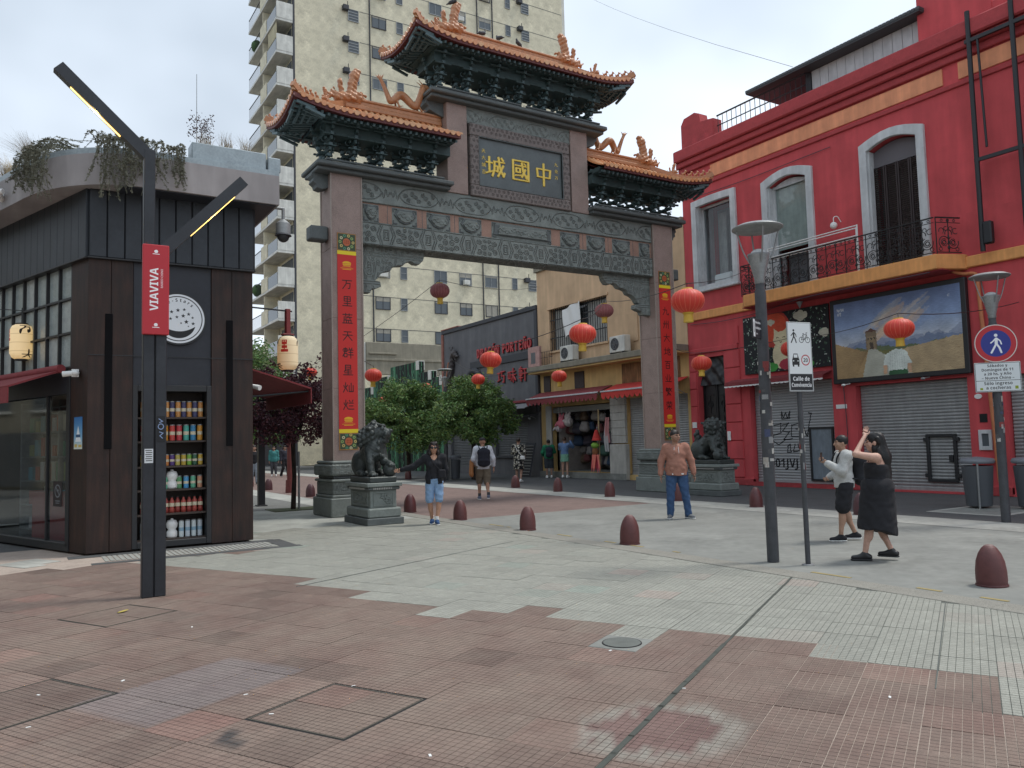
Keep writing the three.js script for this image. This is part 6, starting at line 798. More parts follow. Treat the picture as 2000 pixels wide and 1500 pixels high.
  const g1 = thing('roof_grass', 'tuft of blond ornamental grass leaning over the kiosk roof edge', 'grass', [L(1.5, 0, .25).x, 6.53, L(1.5, 0, .25).z], 0, 'grasses along the roof edge'); blades(g1, 'blades', dry, 380, (q) => { const a = rr(1.6, 4.8), d = V(Math.cos(a), 0, Math.sin(a)); return { p: V(rr(-.12, .12), 0, rr(-.12, .12)), len: rr(.35, .62), lean: rr(.2, .6), dir: d, w: .004 }; }); new B().sph(0, .02, 0, .13, .08, .13, 8, 6).mesh('root_ball', mat([.1, .08, .05], .95), g1);
  for (const [t, o] of [[2.4, .3], [3.3, .28], [4.0, .3]]) copyOf(g1, [L(t, 0, o).x, 6.53, L(t, 0, o).z], t * 2.1);
  const cp = thing('hanging_creeper', 'matted dry creeper spilling over the kiosk roof corner', 'creeper', [0, 0, 0]); // trailing stems that follow the fascia
  { const st = new B(), lv = []; const edge = (u) => { if (u < .5) { const p = L(1.5 - u * 2.6, 0, off + .03); return p; } return V(lerp(1.0, 2.35, (u - .5) * 2), 0, ZF + off + .03); };
    for (let q = 0; q < 150; q++) { const u = Math.pow(rnd(), .9), e = edge(u), o = u < .5 ? nl : V(0, 0, 1), drop = rr(.25, .95) * (1 - Math.abs(u - .55) * .9); const e2 = e.clone().addScaledVector(o, -.55); const pts = [V(e2.x + rr(-.2, .2), 6.58 + rr(0, .28), e2.z), V(e.x + rr(-.08, .08), 6.6 + rr(0, .12), e.z), V(e.x + o.x * .05 + rr(-.06, .06), 6.5 - drop * .5, e.z + o.z * .05), V(e.x + o.x * rr(.0, .12) + rr(-.12, .12), 6.5 - drop, e.z + o.z * rr(0, .12))]; st.tube(pts, .0045, 6, 3); const cv = new THREE.CatmullRomCurve3(pts); for (let s = 0; s < 34; s++) { const p = cv.getPoint(rnd()); lv.push([p, rr(.014, .034)]); } }
    st.mesh('stems', vine, cp); const P = []; for (const [p, s] of lv) { const a = V(rr(-1, 1), rr(-1, 1), rr(-1, 1)).normalize().multiplyScalar(s), b = V(rr(-1, 1), rr(-1, 1), rr(-1, 1)).normalize().multiplyScalar(s * .6); for (const v of [p.clone().add(a), p.clone().add(b), p.clone().sub(a), p.clone().add(a), p.clone().sub(a), p.clone().sub(b)]) P.push(v.x + .02 * rr(-1, 1), v.y, v.z); } const g = new THREE.BufferGeometry(); g.setAttribute('position', new THREE.Float32BufferAttribute(P, 3)); g.computeVertexNormals(); vine.side = THREE.DoubleSide; const lm2 = new B().add(g).mesh('leaves', vine, cp); lm2.userData.kind = 'stuff'; }
  const sr = thing('roof_shrub', 'bare twiggy shrub standing in the kiosk roof planter', 'shrub', [2.68, 6.83, -14.2]); const tw = new B(); const grow = (p, d, l, r, n) => { const q = p.clone().addScaledVector(d, l); tw.rod(p, q, r, r * .7, 4); if (n > 0) for (let s = 0; s < 3; s++) grow(q, d.clone().add(V(rr(-.7, .7), rr(-.1, .5), rr(-.7, .7))).normalize(), l * rr(.6, .85), r * .65, n - 1); }; grow(V(0, 0, 0), V(0, 1, 0), .16, .008, 4); tw.mesh('twigs', mat([.07, .05, .05], .9), sr); const lv2 = []; for (let q = 0; q < 240; q++) { const p = V(rr(-.2, .2), rr(.15, .55), rr(-.2, .2)), s = rr(.01, .02); lv2.push(p.x, p.y, p.z, p.x + s, p.y + s, p.z, p.x - s, p.y + s * 1.3, p.z + s); } const lg2 = new THREE.BufferGeometry(); lg2.setAttribute('position', new THREE.Float32BufferAttribute(lv2, 3)); lg2.computeVertexNormals(); new B().add(lg2).mesh('leaves', mat([.1, .06, .06], .9, { side: true }), sr);
  // dome camera on the end of the fascia, bullet camera on the fascia
  const dc = thing('dome_camera', 'white dome surveillance camera on an arm at the end of the kiosk roof', 'camera', [4.1, 5.35, -14.2]); new B().rod(V(-.15, .6, 0), V(.02, .6, 0), .03).rod(V(0, .6, 0), V(0, .38, 0), .03).mesh('arm', M.galv, dc); new B().cyl(0, .12, 0, .13, .13, .2, 20).cyl(0, .32, 0, .13, .04, .08, 20).mesh('housing', M.galv, dc); new B().sph(0, .1, 0, .11, .12, .11, 18, 12).mesh('dome', M.black, dc); new B().cyl(0, .1, 0, .15, .13, .03, 20).mesh('collar', M.greyTrim, dc);
  const p = L(2.2, 6.12, .52), bc = thing('bullet_camera', 'white bullet surveillance camera on the kiosk fascia', 'camera', [p.x, p.y, p.z], -2.0); new B().rod(V(-.2, -.04, 0), V(.14, .02, 0), .06, .06, 12).rod(V(-.25, -.03, 0), V(.0, .07, 0), .07, .07, 4).mesh('body', M.white, bc); new B().sph(.18, .05, -.02, .06, .06, .06).rod(V(.18, .05, -.02), V(.2, .05, -.12), .05).mesh('mount', M.white, bc);
  // cans on the shelves: rows of a kind each
  const canMat = (c) => mat(c, .4), lidM = M.galv;
  const rows = [[2.19, .26, .042, [[.55, .25, .07], [.06, .06, .14]], 'tall orange and blue snack can on the top display shelf', 11], [1.79, .26, .045, [[.5, .05, .06], [.08, .38, .3], [.05, .22, .4], [.6, .28, .04], [.5, .06, .05]], 'bright snack tube on the second display shelf', 9], [1.37, .18, .04, [[.5, .35, .05], [.2, .42, .06], [.04, .12, .07], [.6, .4, .06], [.55, .2, .05], [.1, .05, .2], [.5, .42, .1]], 'drink can on the third display shelf', 11], [.98, .2, .042, [[.6, .3, .18], [.1, .28, .12], [.08, .3, .55], [.12, .4, .25]], 'pastel tin on the fourth display shelf', 9], [.58, .27, .042, [[.3, .05, .04], [.42, .08, .06]], 'red bottle with dark cap on the fifth display shelf', 11], [.16, .27, .04, [[.6, .66, .66], [.55, .6, .64]], 'pale tall can on the bottom display shelf', 10]];
  rows.forEach(([y, h, r, cols, label, n], ri) => { const proto = new Map(); for (let q = 0; q < n; q++) { const x = 1.8 + (q + .5) * 1.0 / n; if ((ri === 3 || ri === 5) && Math.abs(x - 2.3) < .1) continue; const ci = q % cols.length, key = ri + '/' + ci; let t; const pos = [x, y, ZF - .2 + rr(-.015, .015)];
      if (!proto.has(key)) { t = thing('display_can', label, ri === 4 ? 'bottle' : 'can', pos, rr(0, 6), 'display row ' + label.split(' ').slice(-4).join(' ')); const pf = ri === 4 ? [[0, 0], [r, 0], [r, h * .25], [r * .8, h * .32], [r, h * .4], [r * .95, h * .7], [r * .45, h * .85], [r * .45, h * .95], [0, h * .95]] : [[0, 0], [r * .93, 0], [r, .01], [r, h - .012], [r * .93, h], [0, h]]; new B().lathe(pf, 14).mesh('body', canMat(cols[ci]), t); new B().cyl(0, h * (ri === 4 ? .93 : .99), 0, r * (ri === 4 ? .5 : .94), r * (ri === 4 ? .5 : .94), .018, 14).mesh('lid', ri === 4 ? M.black : lidM, t); new B().cyl(0, h * .38, 0, r * 1.012, r * 1.012, h * .22, 14).mesh('label_band', mat(ri === 5 ? [.25, .4, .5] : [.62, .55, .4], .5), t); proto.set(key, t); } else t = copyOf(proto.get(key), pos, rr(0, 6)); } });
  for (const [y, lb] of [[.98, 'plain white round-topped canister among the pastel tins'], [.16, 'plain white round-topped canister among the pale tall cans']]) { const t = thing('white_canister', lb, 'canister', [2.3, y, ZF - .2]); new B().lathe([[0, 0], [.075, 0], [.085, .03], [.085, .1], [.06, .14], [.085, .18], [.09, .24], [.07, .29], [0, .31]], 18).mesh('body', M.white, t); new B().cyl(0, .3, 0, .03, .02, .025, 10).mesh('knob', M.white, t); }
  // awning and posts beyond the kiosk
  const aw = thing('side_awning', 'maroon fabric awning on the far side wall of the kiosk', 'awning', [3.62, 0, -17.5]); new B().bar(V(.02, 3.25, 0), V(1.5, 2.8, 0), 3.4, .03).mesh('canopy', M.awnRed, aw); new B().box(1.48, 1.5, 2.5, 2.8, -1.7, 1.7).mesh('valance', M.awnRed, aw); new B().rod(V(0, 2.6, 1.6), V(1.46, 2.75, 1.6), .02).rod(V(0, 2.6, -1.6), V(1.46, 2.75, -1.6), .02).mesh('arms', M.blackMetal, aw); const ap2 = thing('black_post', 'slim black steel post standing in the pavement beside the purple tree', 'post', [5.92, 0, -22.8]); new B().cbox(-.09, .09, 0, 2.9, -.09, .09, .01).mesh('shaft', M.blackMetal, ap2); new B().cbox(-.14, .14, 0, .03, -.14, .14, .005).mesh('base_plate', M.blackMetal, ap2);
}
// ---------- street furniture ----------
{ // twin-post lamp with two angled arms and a red sign
  const t = thing('twin_arm_lamp', 'black twin-post street lamp with two slanted glowing arms and a red sign', 'street lamp', [1.365, 0, -9.9]);
  M.lampBlack = mat([.028, .031, .037], .48, { map: 'mottle', scale: .7, metal: .2 });
  new B().cbox(-.125, -.005, 0, 5.13, -.06, .06, .008).mesh('post', M.lampBlack, t); new B().cbox(.005, .125, 0, 3.98, -.058, .058, .008).mesh('post', M.lampBlack, t); new B().box(-.004, .004, 0, 4.0, -.045, .045).mesh('spacer', M.dark, t);
  const arm = (a, b, name) => { const g = new B(); g.bar(a, b, .115, .13).mesh(name, M.lampBlack, t); }; arm(V(-.065, 5.05, 0), V(-1.0, 5.92, 0), 'arm'); arm(V(.065, 3.92, 0), V(1.0, 4.92, 0), 'arm');
  const glow = new THREE.MeshPhysicalMaterial({ color: 0xffe2a0, emissive: new THREE.Color(1, .62, .16), emissiveIntensity: 2.2, roughness: .5 });
  for (const [p, q, u0, u1] of [[V(-.065, 5.05, 0), V(-1.0, 5.92, 0), .28, .82], [V(.065, 3.92, 0), V(1.0, 4.92, 0), .3, .84]]) { const a = p.clone().lerp(q, u0), b = p.clone().lerp(q, u1), n = b.clone().sub(a).normalize(), dn = V(n.y * Math.sign(n.x), -Math.abs(n.x), 0); const A = a.clone().addScaledVector(dn, .068), Bb = b.clone().addScaledVector(dn, .068); new B().bar(A, Bb, .03, .006).mesh('light_strip', glow, t); const l = new THREE.PointLight(new THREE.Color(1, .7, .3), .3); l.position.copy(A.clone().lerp(Bb, .5).addScaledVector(dn, .06)); l.castShadow = true; l.name = 'strip_light'; t.add(l); }
  const sg = sub('red_sign', t, [0, 0, .075]); new B().cbox(-.14, .14, 2.96, 4.0, -.03, .03, .006).mesh('panel', mat([.5, .035, .045], .5), sg);
  const st = canvasTex(256, 950, (g, w, h) => { g.fillStyle = '#b3202c'; g.fillRect(0, 0, w, h); g.fillStyle = '#eee'; const mk = (y) => { g.beginPath(); g.arc(128, y, 20, Math.PI, 0); g.lineTo(140, y + 14); g.lineTo(116, y + 14); g.fill(); g.fillRect(92, y + 22, 72, 7); }; mk(70); mk(h - 95); g.save(); g.translate(150, h / 2); g.rotate(-Math.PI / 2); g.font = 'bold 118px sans-serif'; g.textAlign = 'center'; g.fillText('VIAVIVA', 0, 0, 560); g.font = '30px sans-serif'; g.fillText('BARRIO CHINO', 120, 48, 320); g.restore(); });
  const m = new THREE.Mesh(face(.268, 1.028), printed(st, .45)); m.name = 'print'; m.position.set(0, 3.48, .0315); sg.add(m);
  const stk = new THREE.Mesh(face(.09, .16), printed(canvasTex(64, 112, (g) => { g.fillStyle = '#cfd4d6'; g.fillRect(0, 0, 64, 112); g.fillStyle = '#444'; for (let q = 0; q < 6; q++) g.fillRect(6 + (q % 2) * 4, 10 + q * 16, 48, 7); }), .6)); stk.name = 'sticker'; stk.position.set(-.06, 1.58, .0612); t.add(stk);
  const sk = new THREE.Mesh(face(.09, .3), printed(canvasTex(64, 200, (g) => { g.fillStyle = '#15171b'; g.fillRect(0, 0, 64, 200); g.strokeStyle = '#8ea3c8'; g.lineWidth = 6; g.beginPath(); g.arc(32, 80, 20, 0, 7); g.stroke(); g.beginPath(); g.moveTo(15, 20); g.lineTo(45, 40); g.lineTo(20, 50); g.moveTo(20, 120); g.lineTo(48, 130); g.lineTo(25, 150); g.lineTo(46, 170); g.stroke(); }), .6)); sk.name = 'sticker'; sk.position.set(.065, 1.88, .0592); t.add(sk);
}
function discLamp(pos, H, label) { // post, cone head and reflector disc on four arms
  const t = thing('street_lamp', label, 'street lamp', [pos.x, 0, pos.z], 0, 'disc-topped street lamps'); const hy = H - .75;
  new B().lathe([[.075, 0], [.075, .05], [.072, hy - .12], [.06, hy - .06], [.06, hy]], 18).mesh('post', M.postGrey, t); new B().lathe([[.055, hy], [.07, hy + .02], [.065, hy + .06], [.14, hy + .38], [.145, hy + .4], [.1, hy + .41]], 20).mesh('head', M.galv, t); new B().sph(0, hy + .41, 0, .1, .06, .1, 14, 8).mesh('lens', M.trimWhite, t);
  for (let k = 0; k < 4; k++) { const a = .6 + k * Math.PI / 2, c = Math.cos(a), s = Math.sin(a); new B().tube([V(c * .12, hy + .28, s * .12), V(c * .19, hy + .42, s * .19), V(c * .27, hy + .7, s * .27), V(c * .275, H - .03, s * .275)], .011, 12, 6).mesh('arm', M.galv, t); }
  new B().lathe([[0, H - .05], [.3, H - .03], [.33, H - .01], [.33, H + .005], [.25, H + .04], [0, H + .06]], 28).mesh('reflector_disc', M.galv, t);
  return t;
}
M.postGrey = mat([.06, .063, .07], .6, { map: 'mottle', scale: .4 });
function stickers(t, y0, y1, r, n) { // torn paper stickers glued round a post
  const cols = [[.6, .6, .6], [.35, .36, .38], [.12, .12, .13], [.5, .48, .45], [.3, .06, .06], [.08, .1, .2], [.62, .62, .6]];
  for (let k = 0; k < n; k++) { const a = rr(0, 6.28), y = lerp(y0, y1, k / n) + rr(-.03, .03), w = rr(.3, 1.1), h = rr(.03, .1); const g = new THREE.CylinderGeometry(r + .0015 + k * .00008, r + .0015 + k * .00008, h, 6, 1, true, a, w); new B().add(g, M4(0, y, 0)).mesh('sticker', mat(cols[Math.floor(rnd() * 7)], .75, { side: true, map: 'speck', scale: .05 }), t); }
}
{
  const pA = V(8.33, 0, -7.06), hA = heightAt(1472, 446, pA), A = discLamp(pA, hA, 'disc-topped street lamp covered in torn stickers beside the shared-street sign'); stickers(A, 1.25, 2.6, .074, 70);
  const pB = V(14.66, 0, -7.33), hB = heightAt(1930, 540, pB), Bq = discLamp(pB, hB, 'disc-topped street lamp carrying the round blue pedestrian sign'); stickers(Bq, 1.4, 2.3, .074, 46);
  const pC = V(15.88, 0, -30.8), C3 = discLamp(pC, heightAt(876, 722, pC), 'disc-topped street lamp between the green trees with a small red ornament'); new B().add(new THREE.TorusGeometry(.28, .03, 6, 20), M4(-.12, 2.95, .1, 0, .9, 0, [.6, 1, 1])).add(new THREE.TorusGeometry(.14, .03, 6, 14), M4(-.12, 2.85, .1, 0, .9, 0)).mesh('red_ornament', mat([.5, .06, .04], .6), C3);
  // street name plates on the first lamp
  const sn = sub('name_plate', A, [-.05, heightAt(1462, 645, pA), .02], .35); new B().cbox(-.3, .02, -.13, .13, -.01, .01, .004).mesh('plate', M.black, sn); const snm = new THREE.Mesh(face(.31, .25), printed(canvasTex(256, 206, (g, w, h) => { g.fillStyle = '#20242b'; g.fillRect(0, 0, w, h); g.fillStyle = '#d8dadc'; g.fillRect(8, 10, 52, 186); g.fillStyle = '#222'; g.fillRect(26, 40, 14, 110); g.fillStyle = '#e4e6e8'; g.font = 'bold 34px sans-serif'; g.fillText('Mendoza', 72, 52, 176); g.fillText('de Belgrano', 72, 110, 176); g.font = '26px sans-serif'; g.fillText('1600', 72, 170); }), .6)); snm.name = 'print'; snm.position.set(-.14, 0, .0115); sn.add(snm);
  // round pedestrian sign and notice on the second lamp
  const toCam = Math.atan2(-pB.x, -pB.z) + .25; const rs = thing('pedestrian_sign', 'round blue sign with red ring and white walking figure', 'sign', [pB.x, heightAt(1937, 672, pB), pB.z], toCam);
  new B().add(new THREE.CylinderGeometry(.335, .335, .016, 40), M4(0, 0, .1, Math.PI / 2)).mesh('plate', M.galv, rs); new B().rod(V(0, 0, .03), V(0, 0, .1), .03).mesh('clamp', M.galv, rs);
  const walk = (g, x, y, s, c) => { g.fillStyle = g.strokeStyle = c; g.lineCap = g.lineJoin = 'round'; g.beginPath(); g.arc(x, y - 80 * s, 15 * s, 0, 7); g.fill(); g.lineWidth = 26 * s; g.beginPath(); g.moveTo(x + 2 * s, y - 46 * s); g.lineTo(x, y); g.stroke(); g.lineWidth = 17 * s; g.beginPath(); g.moveTo(x, y); g.lineTo(x - 20 * s, y + 38 * s); g.lineTo(x - 44 * s, y + 82 * s); g.stroke(); g.beginPath(); g.moveTo(x + 2 * s, y); g.lineTo(x + 24 * s, y + 36 * s); g.lineTo(x + 38 * s, y + 82 * s); g.stroke(); g.lineWidth = 12 * s; g.beginPath(); g.moveTo(x + 6 * s, y - 52 * s); g.lineTo(x + 34 * s, y - 26 * s); g.lineTo(x + 42 * s, y + 4 * s); g.stroke(); g.beginPath(); g.moveTo(x - 4 * s, y - 50 * s); g.lineTo(x - 26 * s, y - 24 * s); g.lineTo(x - 44 * s, y - 10 * s); g.stroke(); };
  const rm = new THREE.Mesh(new THREE.CircleGeometry(.33, 40), printed(canvasTex(512, 512, (g, w) => { g.fillStyle = '#d9c9c0'; g.fillRect(0, 0, w, w); g.fillStyle = '#b5212b'; g.beginPath(); g.arc(256, 256, 246, 0, 7); g.fill(); g.fillStyle = '#232e84'; g.beginPath(); g.arc(256, 256, 182, 0, 7); g.fill(); walk(g, 262, 262, 1.45, '#e8e9ec'); }), .4)); rm.name = 'print'; rm.position.z = .1085; rs.add(rm);
  const ns = thing('notice_sign', 'white rectangular notice with black Spanish text below the round sign', 'sign', [pB.x, heightAt(1944, 737, pB), pB.z], toCam); new B().cbox(-.36, .36, -.26, .26, .085, .1, .004).mesh('plate', M.galv, ns); new B().rod(V(0, 0, .03), V(0, 0, .09), .03).mesh('clamp', M.galv, ns);
  const nm = new THREE.Mesh(face(.71, .51), printed(canvasTex(712, 512, (g, w, h) => { g.fillStyle = '#d5dadb'; g.fillRect(0, 0, w, h); g.strokeStyle = '#1a1a1a'; g.lineWidth = 8; g.strokeRect(10, 10, w - 20, h - 20); g.beginPath(); g.moveTo(10, 318); g.lineTo(w - 10, 318); g.stroke(); g.fillStyle = '#161616'; g.textAlign = 'center'; g.font = 'bold 66px sans-serif'; ['Sábados y', 'Domingos de 11', 'a 20 hs. y Año', '– Nuevo Chino –'].forEach((s, i) => g.fillText(s, w / 2, 78 + i * 72, 640)); g.font = 'bold 76px sans-serif'; g.fillText('Sólo ingreso', w / 2, 392, 640); g.fillText('a cocheras', w / 2, 470, 520); g.fillStyle = '#8a9a20'; g.fillRect(70, 440, 44, 40); g.fillRect(w - 100, 420, 50, 54); }), .45)); nm.name = 'print'; nm.position.z = .1015; ns.add(nm);
  // shared street sign on its own post
  const pS = V(8.45, 0, -6.62), sp = thing('street_sign', 'white sign with pedestrian, bicycle, car and speed limit symbols on a slim post', 'sign', [pS.x, 0, pS.z], Math.atan2(-pS.x, -pS.z) + .72); const sT = heightAt(1560, 630, pS), sB = heightAt(1565, 765, pS); stickers(sp, 1.15, 1.85, .032, 26);
  new B().rod(V(0, 0, 0), V(0, sT - .05, 0), .032, .032, 12).mesh('post', M.postGrey, sp); new B().add(new THREE.CylinderGeometry(.07, .08, .012, 14), M4(0, .006, 0)).mesh('base_plate', M.galv, sp); new B().cbox(-.19, .19, sB, sT, .035, .05, .004).mesh('plate', M.galv, sp); for (const y of [sB + .15, sT - .2]) new B().box(-.04, .04, y - .02, y + .02, -.035, .036).mesh('clamp', M.galv, sp);
  const sh = sT - sB, sm = new THREE.Mesh(face(.375, sh - .006), printed(canvasTex(400, 920, (g, w, h) => { g.fillStyle = '#dadddd'; g.fillRect(0, 0, w, h); g.strokeStyle = '#333'; g.lineWidth = 5; g.strokeRect(8, 8, w - 16, h - 16); walk(g, 105, 190, 1.0, '#141414'); g.strokeStyle = '#141414'; g.lineWidth = 8; for (const x of [232, 338]) { g.beginPath(); g.arc(x, 235, 36, 0, 7); g.stroke(); } g.beginPath(); g.moveTo(232, 235); g.lineTo(262, 165); g.lineTo(322, 165); g.lineTo(338, 235); g.moveTo(262, 165); g.lineTo(285, 232); g.lineTo(232, 235); g.moveTo(285, 232); g.lineTo(322, 165); g.lineTo(314, 140); g.lineTo(334, 138); g.moveTo(258, 150); g.lineTo(280, 150); g.stroke();
    g.fillStyle = '#141414'; g.beginPath(); g.moveTo(70, 480); g.lineTo(86, 420); g.lineTo(154, 420); g.lineTo(172, 480); g.lineTo(182, 500); g.lineTo(182, 570); g.lineTo(60, 570); g.lineTo(60, 500); g.fill(); g.fillRect(66, 560, 26, 34); g.fillRect(150, 560, 26, 34); g.fillStyle = '#dadddd'; g.fillRect(90, 432, 62, 42); g.fillRect(72, 510, 22, 14); g.fillRect(148, 510, 22, 14);
    g.strokeStyle = '#b02a30'; g.lineWidth = 14; g.beginPath(); g.arc(286, 505, 66, 0, 7); g.stroke(); g.fillStyle = '#141414'; g.font = 'bold 72px sans-serif'; g.textAlign = 'center'; g.fillText('20', 286, 531); g.fillStyle = '#15161a'; g.fillRect(14, 690, w - 28, h - 704); g.fillStyle = '#e6e6e6'; g.font = 'bold 74px sans-serif'; g.fillText('Calle de', w / 2, 780); g.fillText('Convivencia', w / 2, 862, 340); }), .45)); sm.name = 'print'; sm.position.set(0, (sT + sB) / 2, .0515); sp.add(sm);
}
{ // bollards: two rows
  const left = [[8.08, -17.62], [8.05, -15.04], [8.03, -12.39], [8.13, -9.65], [8.73, -4.55], [8.19, -25.5], [8.3, -30.9], [8.45, -34.3]], right = [[14.9, -23.7], [14.56, -20.66], [14.2, -17.64], [14.37, -15.1], [14.27, -12.5], [14.26, -9.85], [15.2, -30.0], [15.3, -33.5], [15.35, -38.5], [15.4, -44]];
  const bm = mat([.115, .036, .036], .42, { map: 'mottle', scale: .3, bump: .002, bscale: .15 }); let proto; const bmv = [bm, mat([.15, .05, .05], .55, { map: 'speck', scale: .12, bump: .002, bscale: .1 }), mat([.09, .035, .04], .5, { map: 'mottle', scale: .15, bump: .002, bscale: .1 })];
  const put = (x, z, label, group) => { if (!proto) { proto = thing('bollard', label, 'bollard', [x, 0, z], 0, group); new B().lathe([[.14, 0], [.147, .02], [.147, .05], [.15, .06], [.148, .16], [.135, .26], [.108, .34], [.075, .395], [.045, .422], [0, .43]], 24).mesh('body', bm, proto); new B().lathe([[.148, 0], [.156, 0], [.156, .018], [.148, .022]], 24).mesh('foot_ring', bm, proto); new B().lathe([[.05, .418], [.03, .431], [0, .436]], 16).mesh('pale_tip', mat([.26, .17, .16], .55, { map: 'speck', scale: .08 }), proto); } else { const c = copyOf(proto, [x, 0, z], rr(0, 6), label, group); c.children[0].material = bmv[Math.floor(rnd() * 3)]; c.scale.set(rr(.97, 1.04), rr(.96, 1.05), rr(.97, 1.04)); c.rotation.z = rr(-.03, .03); c.position.y = -.004; } };  // each bollard ends in a paler tip than its body
  for (const [x, z] of left) put(x, z, 'dark red domed bollard in the row along the plaza kerb', 'bollards along the plaza kerb'); for (const [x, z] of right) put(x, z, 'dark red domed bollard in the row before the dark shopfront sidewalk', 'bollards before the shopfront sidewalk');
}
{ // bins
  const bin = (pos, label) => { const t = thing('litter_bin', label, 'bin', pos, .5, 'grey litter bins'); new B().lathe([[.2, .04], [.24, .06], [.29, .85], [.29, .87], [.26, .87]], 24).mesh('body', mat([.075, .082, .092], .6), t); new B().lathe([[.31, .92], [.33, .96], [.3, 1.02], [0, 1.06]], 24).mesh('lid', mat([.15, .16, .18], .5), t); for (const s of [-1, 1]) new B().rod(V(s * .27, 0, 0), V(s * .29, .95, 0), .02).mesh('support', M.galv, t); return t; };
  bin([16.9, 0, -8.95], 'round grey litter bin left of the pair before the red pillar'); bin([17.25, 0, -8.1], 'round grey litter bin paired beside the sign lamp post'); bin([16.35, 0, -31.0], 'round grey litter bin by the lamp under the green trees');
}
// ---------- lanterns and cables ----------
{
  const redM = new THREE.MeshPhysicalMaterial({ color: new THREE.Color().setRGB(.72, .055, .03), roughness: .55, transmission: .25, thickness: 0, sheen: .3 }), fadeM = mat([.3, .1, .1], .75, { map: 'mottle', scale: .2 }), goldM = mat([.62, .4, .05], .6), rib = mat([.75, .2, .12], .5), ribF = mat([.42, .2, .19], .7), cable = M.black;
  const make = (faded) => { const t = thing('paper_lantern', 'x', 'lantern', [0, 0, 0]); const n = 20, P = []; const prof = []; for (let k = 0; k <= 10; k++) { const a = -Math.PI / 2 + Math.PI * k / 10; prof.push([Math.max(.09, .275 * Math.pow(Math.cos(a), .8)), .2 * Math.sin(a)]); } const g = new THREE.LatheGeometry(prof.map(p => new THREE.Vector2(...p)), 60), p = g.attributes.position; for (let i = 0; i < p.count; i++) { const a = Math.atan2(p.getZ(i), p.getX(i)), s = 1 + .02 * Math.abs(Math.sin(a * 10)); p.setX(i, p.getX(i) * s); p.setZ(i, p.getZ(i) * s); } g.computeVertexNormals();
    new B().add(g).mesh('shade', faded ? fadeM : redM, t); for (let k = 0; k < 20; k++) { const a = k * Math.PI / 10; const pts = prof.filter((q, i) => i > 0 && i < 10).map(([r, y]) => V(Math.cos(a) * (r * 1.005 + .002), y, Math.sin(a) * (r * 1.005 + .002))); new B().tube(pts, .0035, 12, 4).mesh('rib', faded ? ribF : rib, t); }
    new B().cyl(0, .185, 0, .1, .09, .035, 18).cyl(0, -.22, 0, .09, .1, .03, 18).mesh('cap', faded ? goldM : goldM, t); new B().cyl(0, -.36, 0, .085, .075, .15, 14).mesh('fringe', goldM, t); new B().rod(V(0, .22, 0), V(0, .3, 0), .006).mesh('hook', cable, t); return t; };
  const list = [[1343, 588, 65], [1138, 652, 55], [958, 703, 44], [1370, 710, 40], [1756, 642, 57], [1545, 681, 40], [729, 733, 34], [833, 757, 22], [752, 782, 22], [934, 741, 27], [1092, 735, 31], [607, 727, 24], [495, 822, 18], [525, 812, 14], [560, 815, 14]], fadedL = [[1180, 607, 37], [859, 568, 40]];
  const pos = (px, py, w) => atD(px, py, FPX * .56 / w);
  const L0 = make(false), Lf = make(true); L0.name = 'paper_lantern'; Lf.name = 'faded_lantern';
  const put = (src, p, label, group, first) => { const q = [p.x, p.y, p.z]; if (first) { src.position.set(...q); src.userData.label = label; src.userData.group = group; } else { const c = copyOf(src, q, rr(0, 6), label, group); c.rotation.z = rr(-.1, .1); c.scale.set(rr(.95, 1.04), rr(.93, 1.05), rr(.95, 1.04)); } };
  list.forEach((l, i) => put(L0, pos(...l), 'round red paper lantern with gold fringe strung over the street', 'red lanterns strung over the street', i === 0));
  fadedL.forEach((l, i) => put(Lf, pos(...l), 'faded dusty pink lantern with gold fringe strung over the street', 'faded lanterns strung over the street', i === 0));
  const span = (pts, label, sag = .12) => { const c = []; for (let k = 0; k < pts.length - 1; k++) for (let s = 0; s < 8; s++) { const t = s / 8, p = pts[k].clone().lerp(pts[k + 1], t); p.y -= sag * 4 * t * (1 - t) * Math.min(1, pts[k].distanceTo(pts[k + 1]) / 6); c.push(p); } c.push(pts[pts.length - 1]); const b = new B(); for (let k = 0; k < c.length - 1; k++) b.rod(c[k], c[k + 1], .009, .009, 4); tag(b.mesh('lantern_cable', cable), label, 'cable'); };
  const up = (l) => { const p = pos(...l); p.y += .3; return p; };
  span([onX(1470, 520, FX - .05), up(list[0]), up(fadedL[0]), up(list[1]), up(list[2]), up(list[9]), onX(880, 700, FX - .05)], 'black cable carrying lanterns from the red house to the grey restaurant');
  span([onX(1990, 590, FX - .05), up(list[4]), up(list[5]), up(list[3]), V(17.2, 4.3, -17.9)], 'black cable carrying lanterns before the billboard to the gate pillar');
  span([V(6.3, 4.3, -18.3), up(list[6]), up(list[8]), up(list[7]), up(list[10]), V(FX - .05, 4.75, -26)], 'black cable carrying small lanterns across the street behind the gate', .05);
  span([V(3.6, 4.2, -21), up(list[13]), up(list[14]), up(list[11]), up(fadedL[1]), onX(1050, 560, FX - .05)], 'black cable carrying the faded lantern under the gate', .2); span([V(3.6, 4.0, -21.5), up(list[12]), V(9.5, 4.4, -50)], 'black cable with one lantern beside the kiosk wall', .05);
  span([V(48.5, 50, -65.4), V(20.0, 12.78, -15.3)], 'thin overhead wire from the tower to the red house roof', .6);
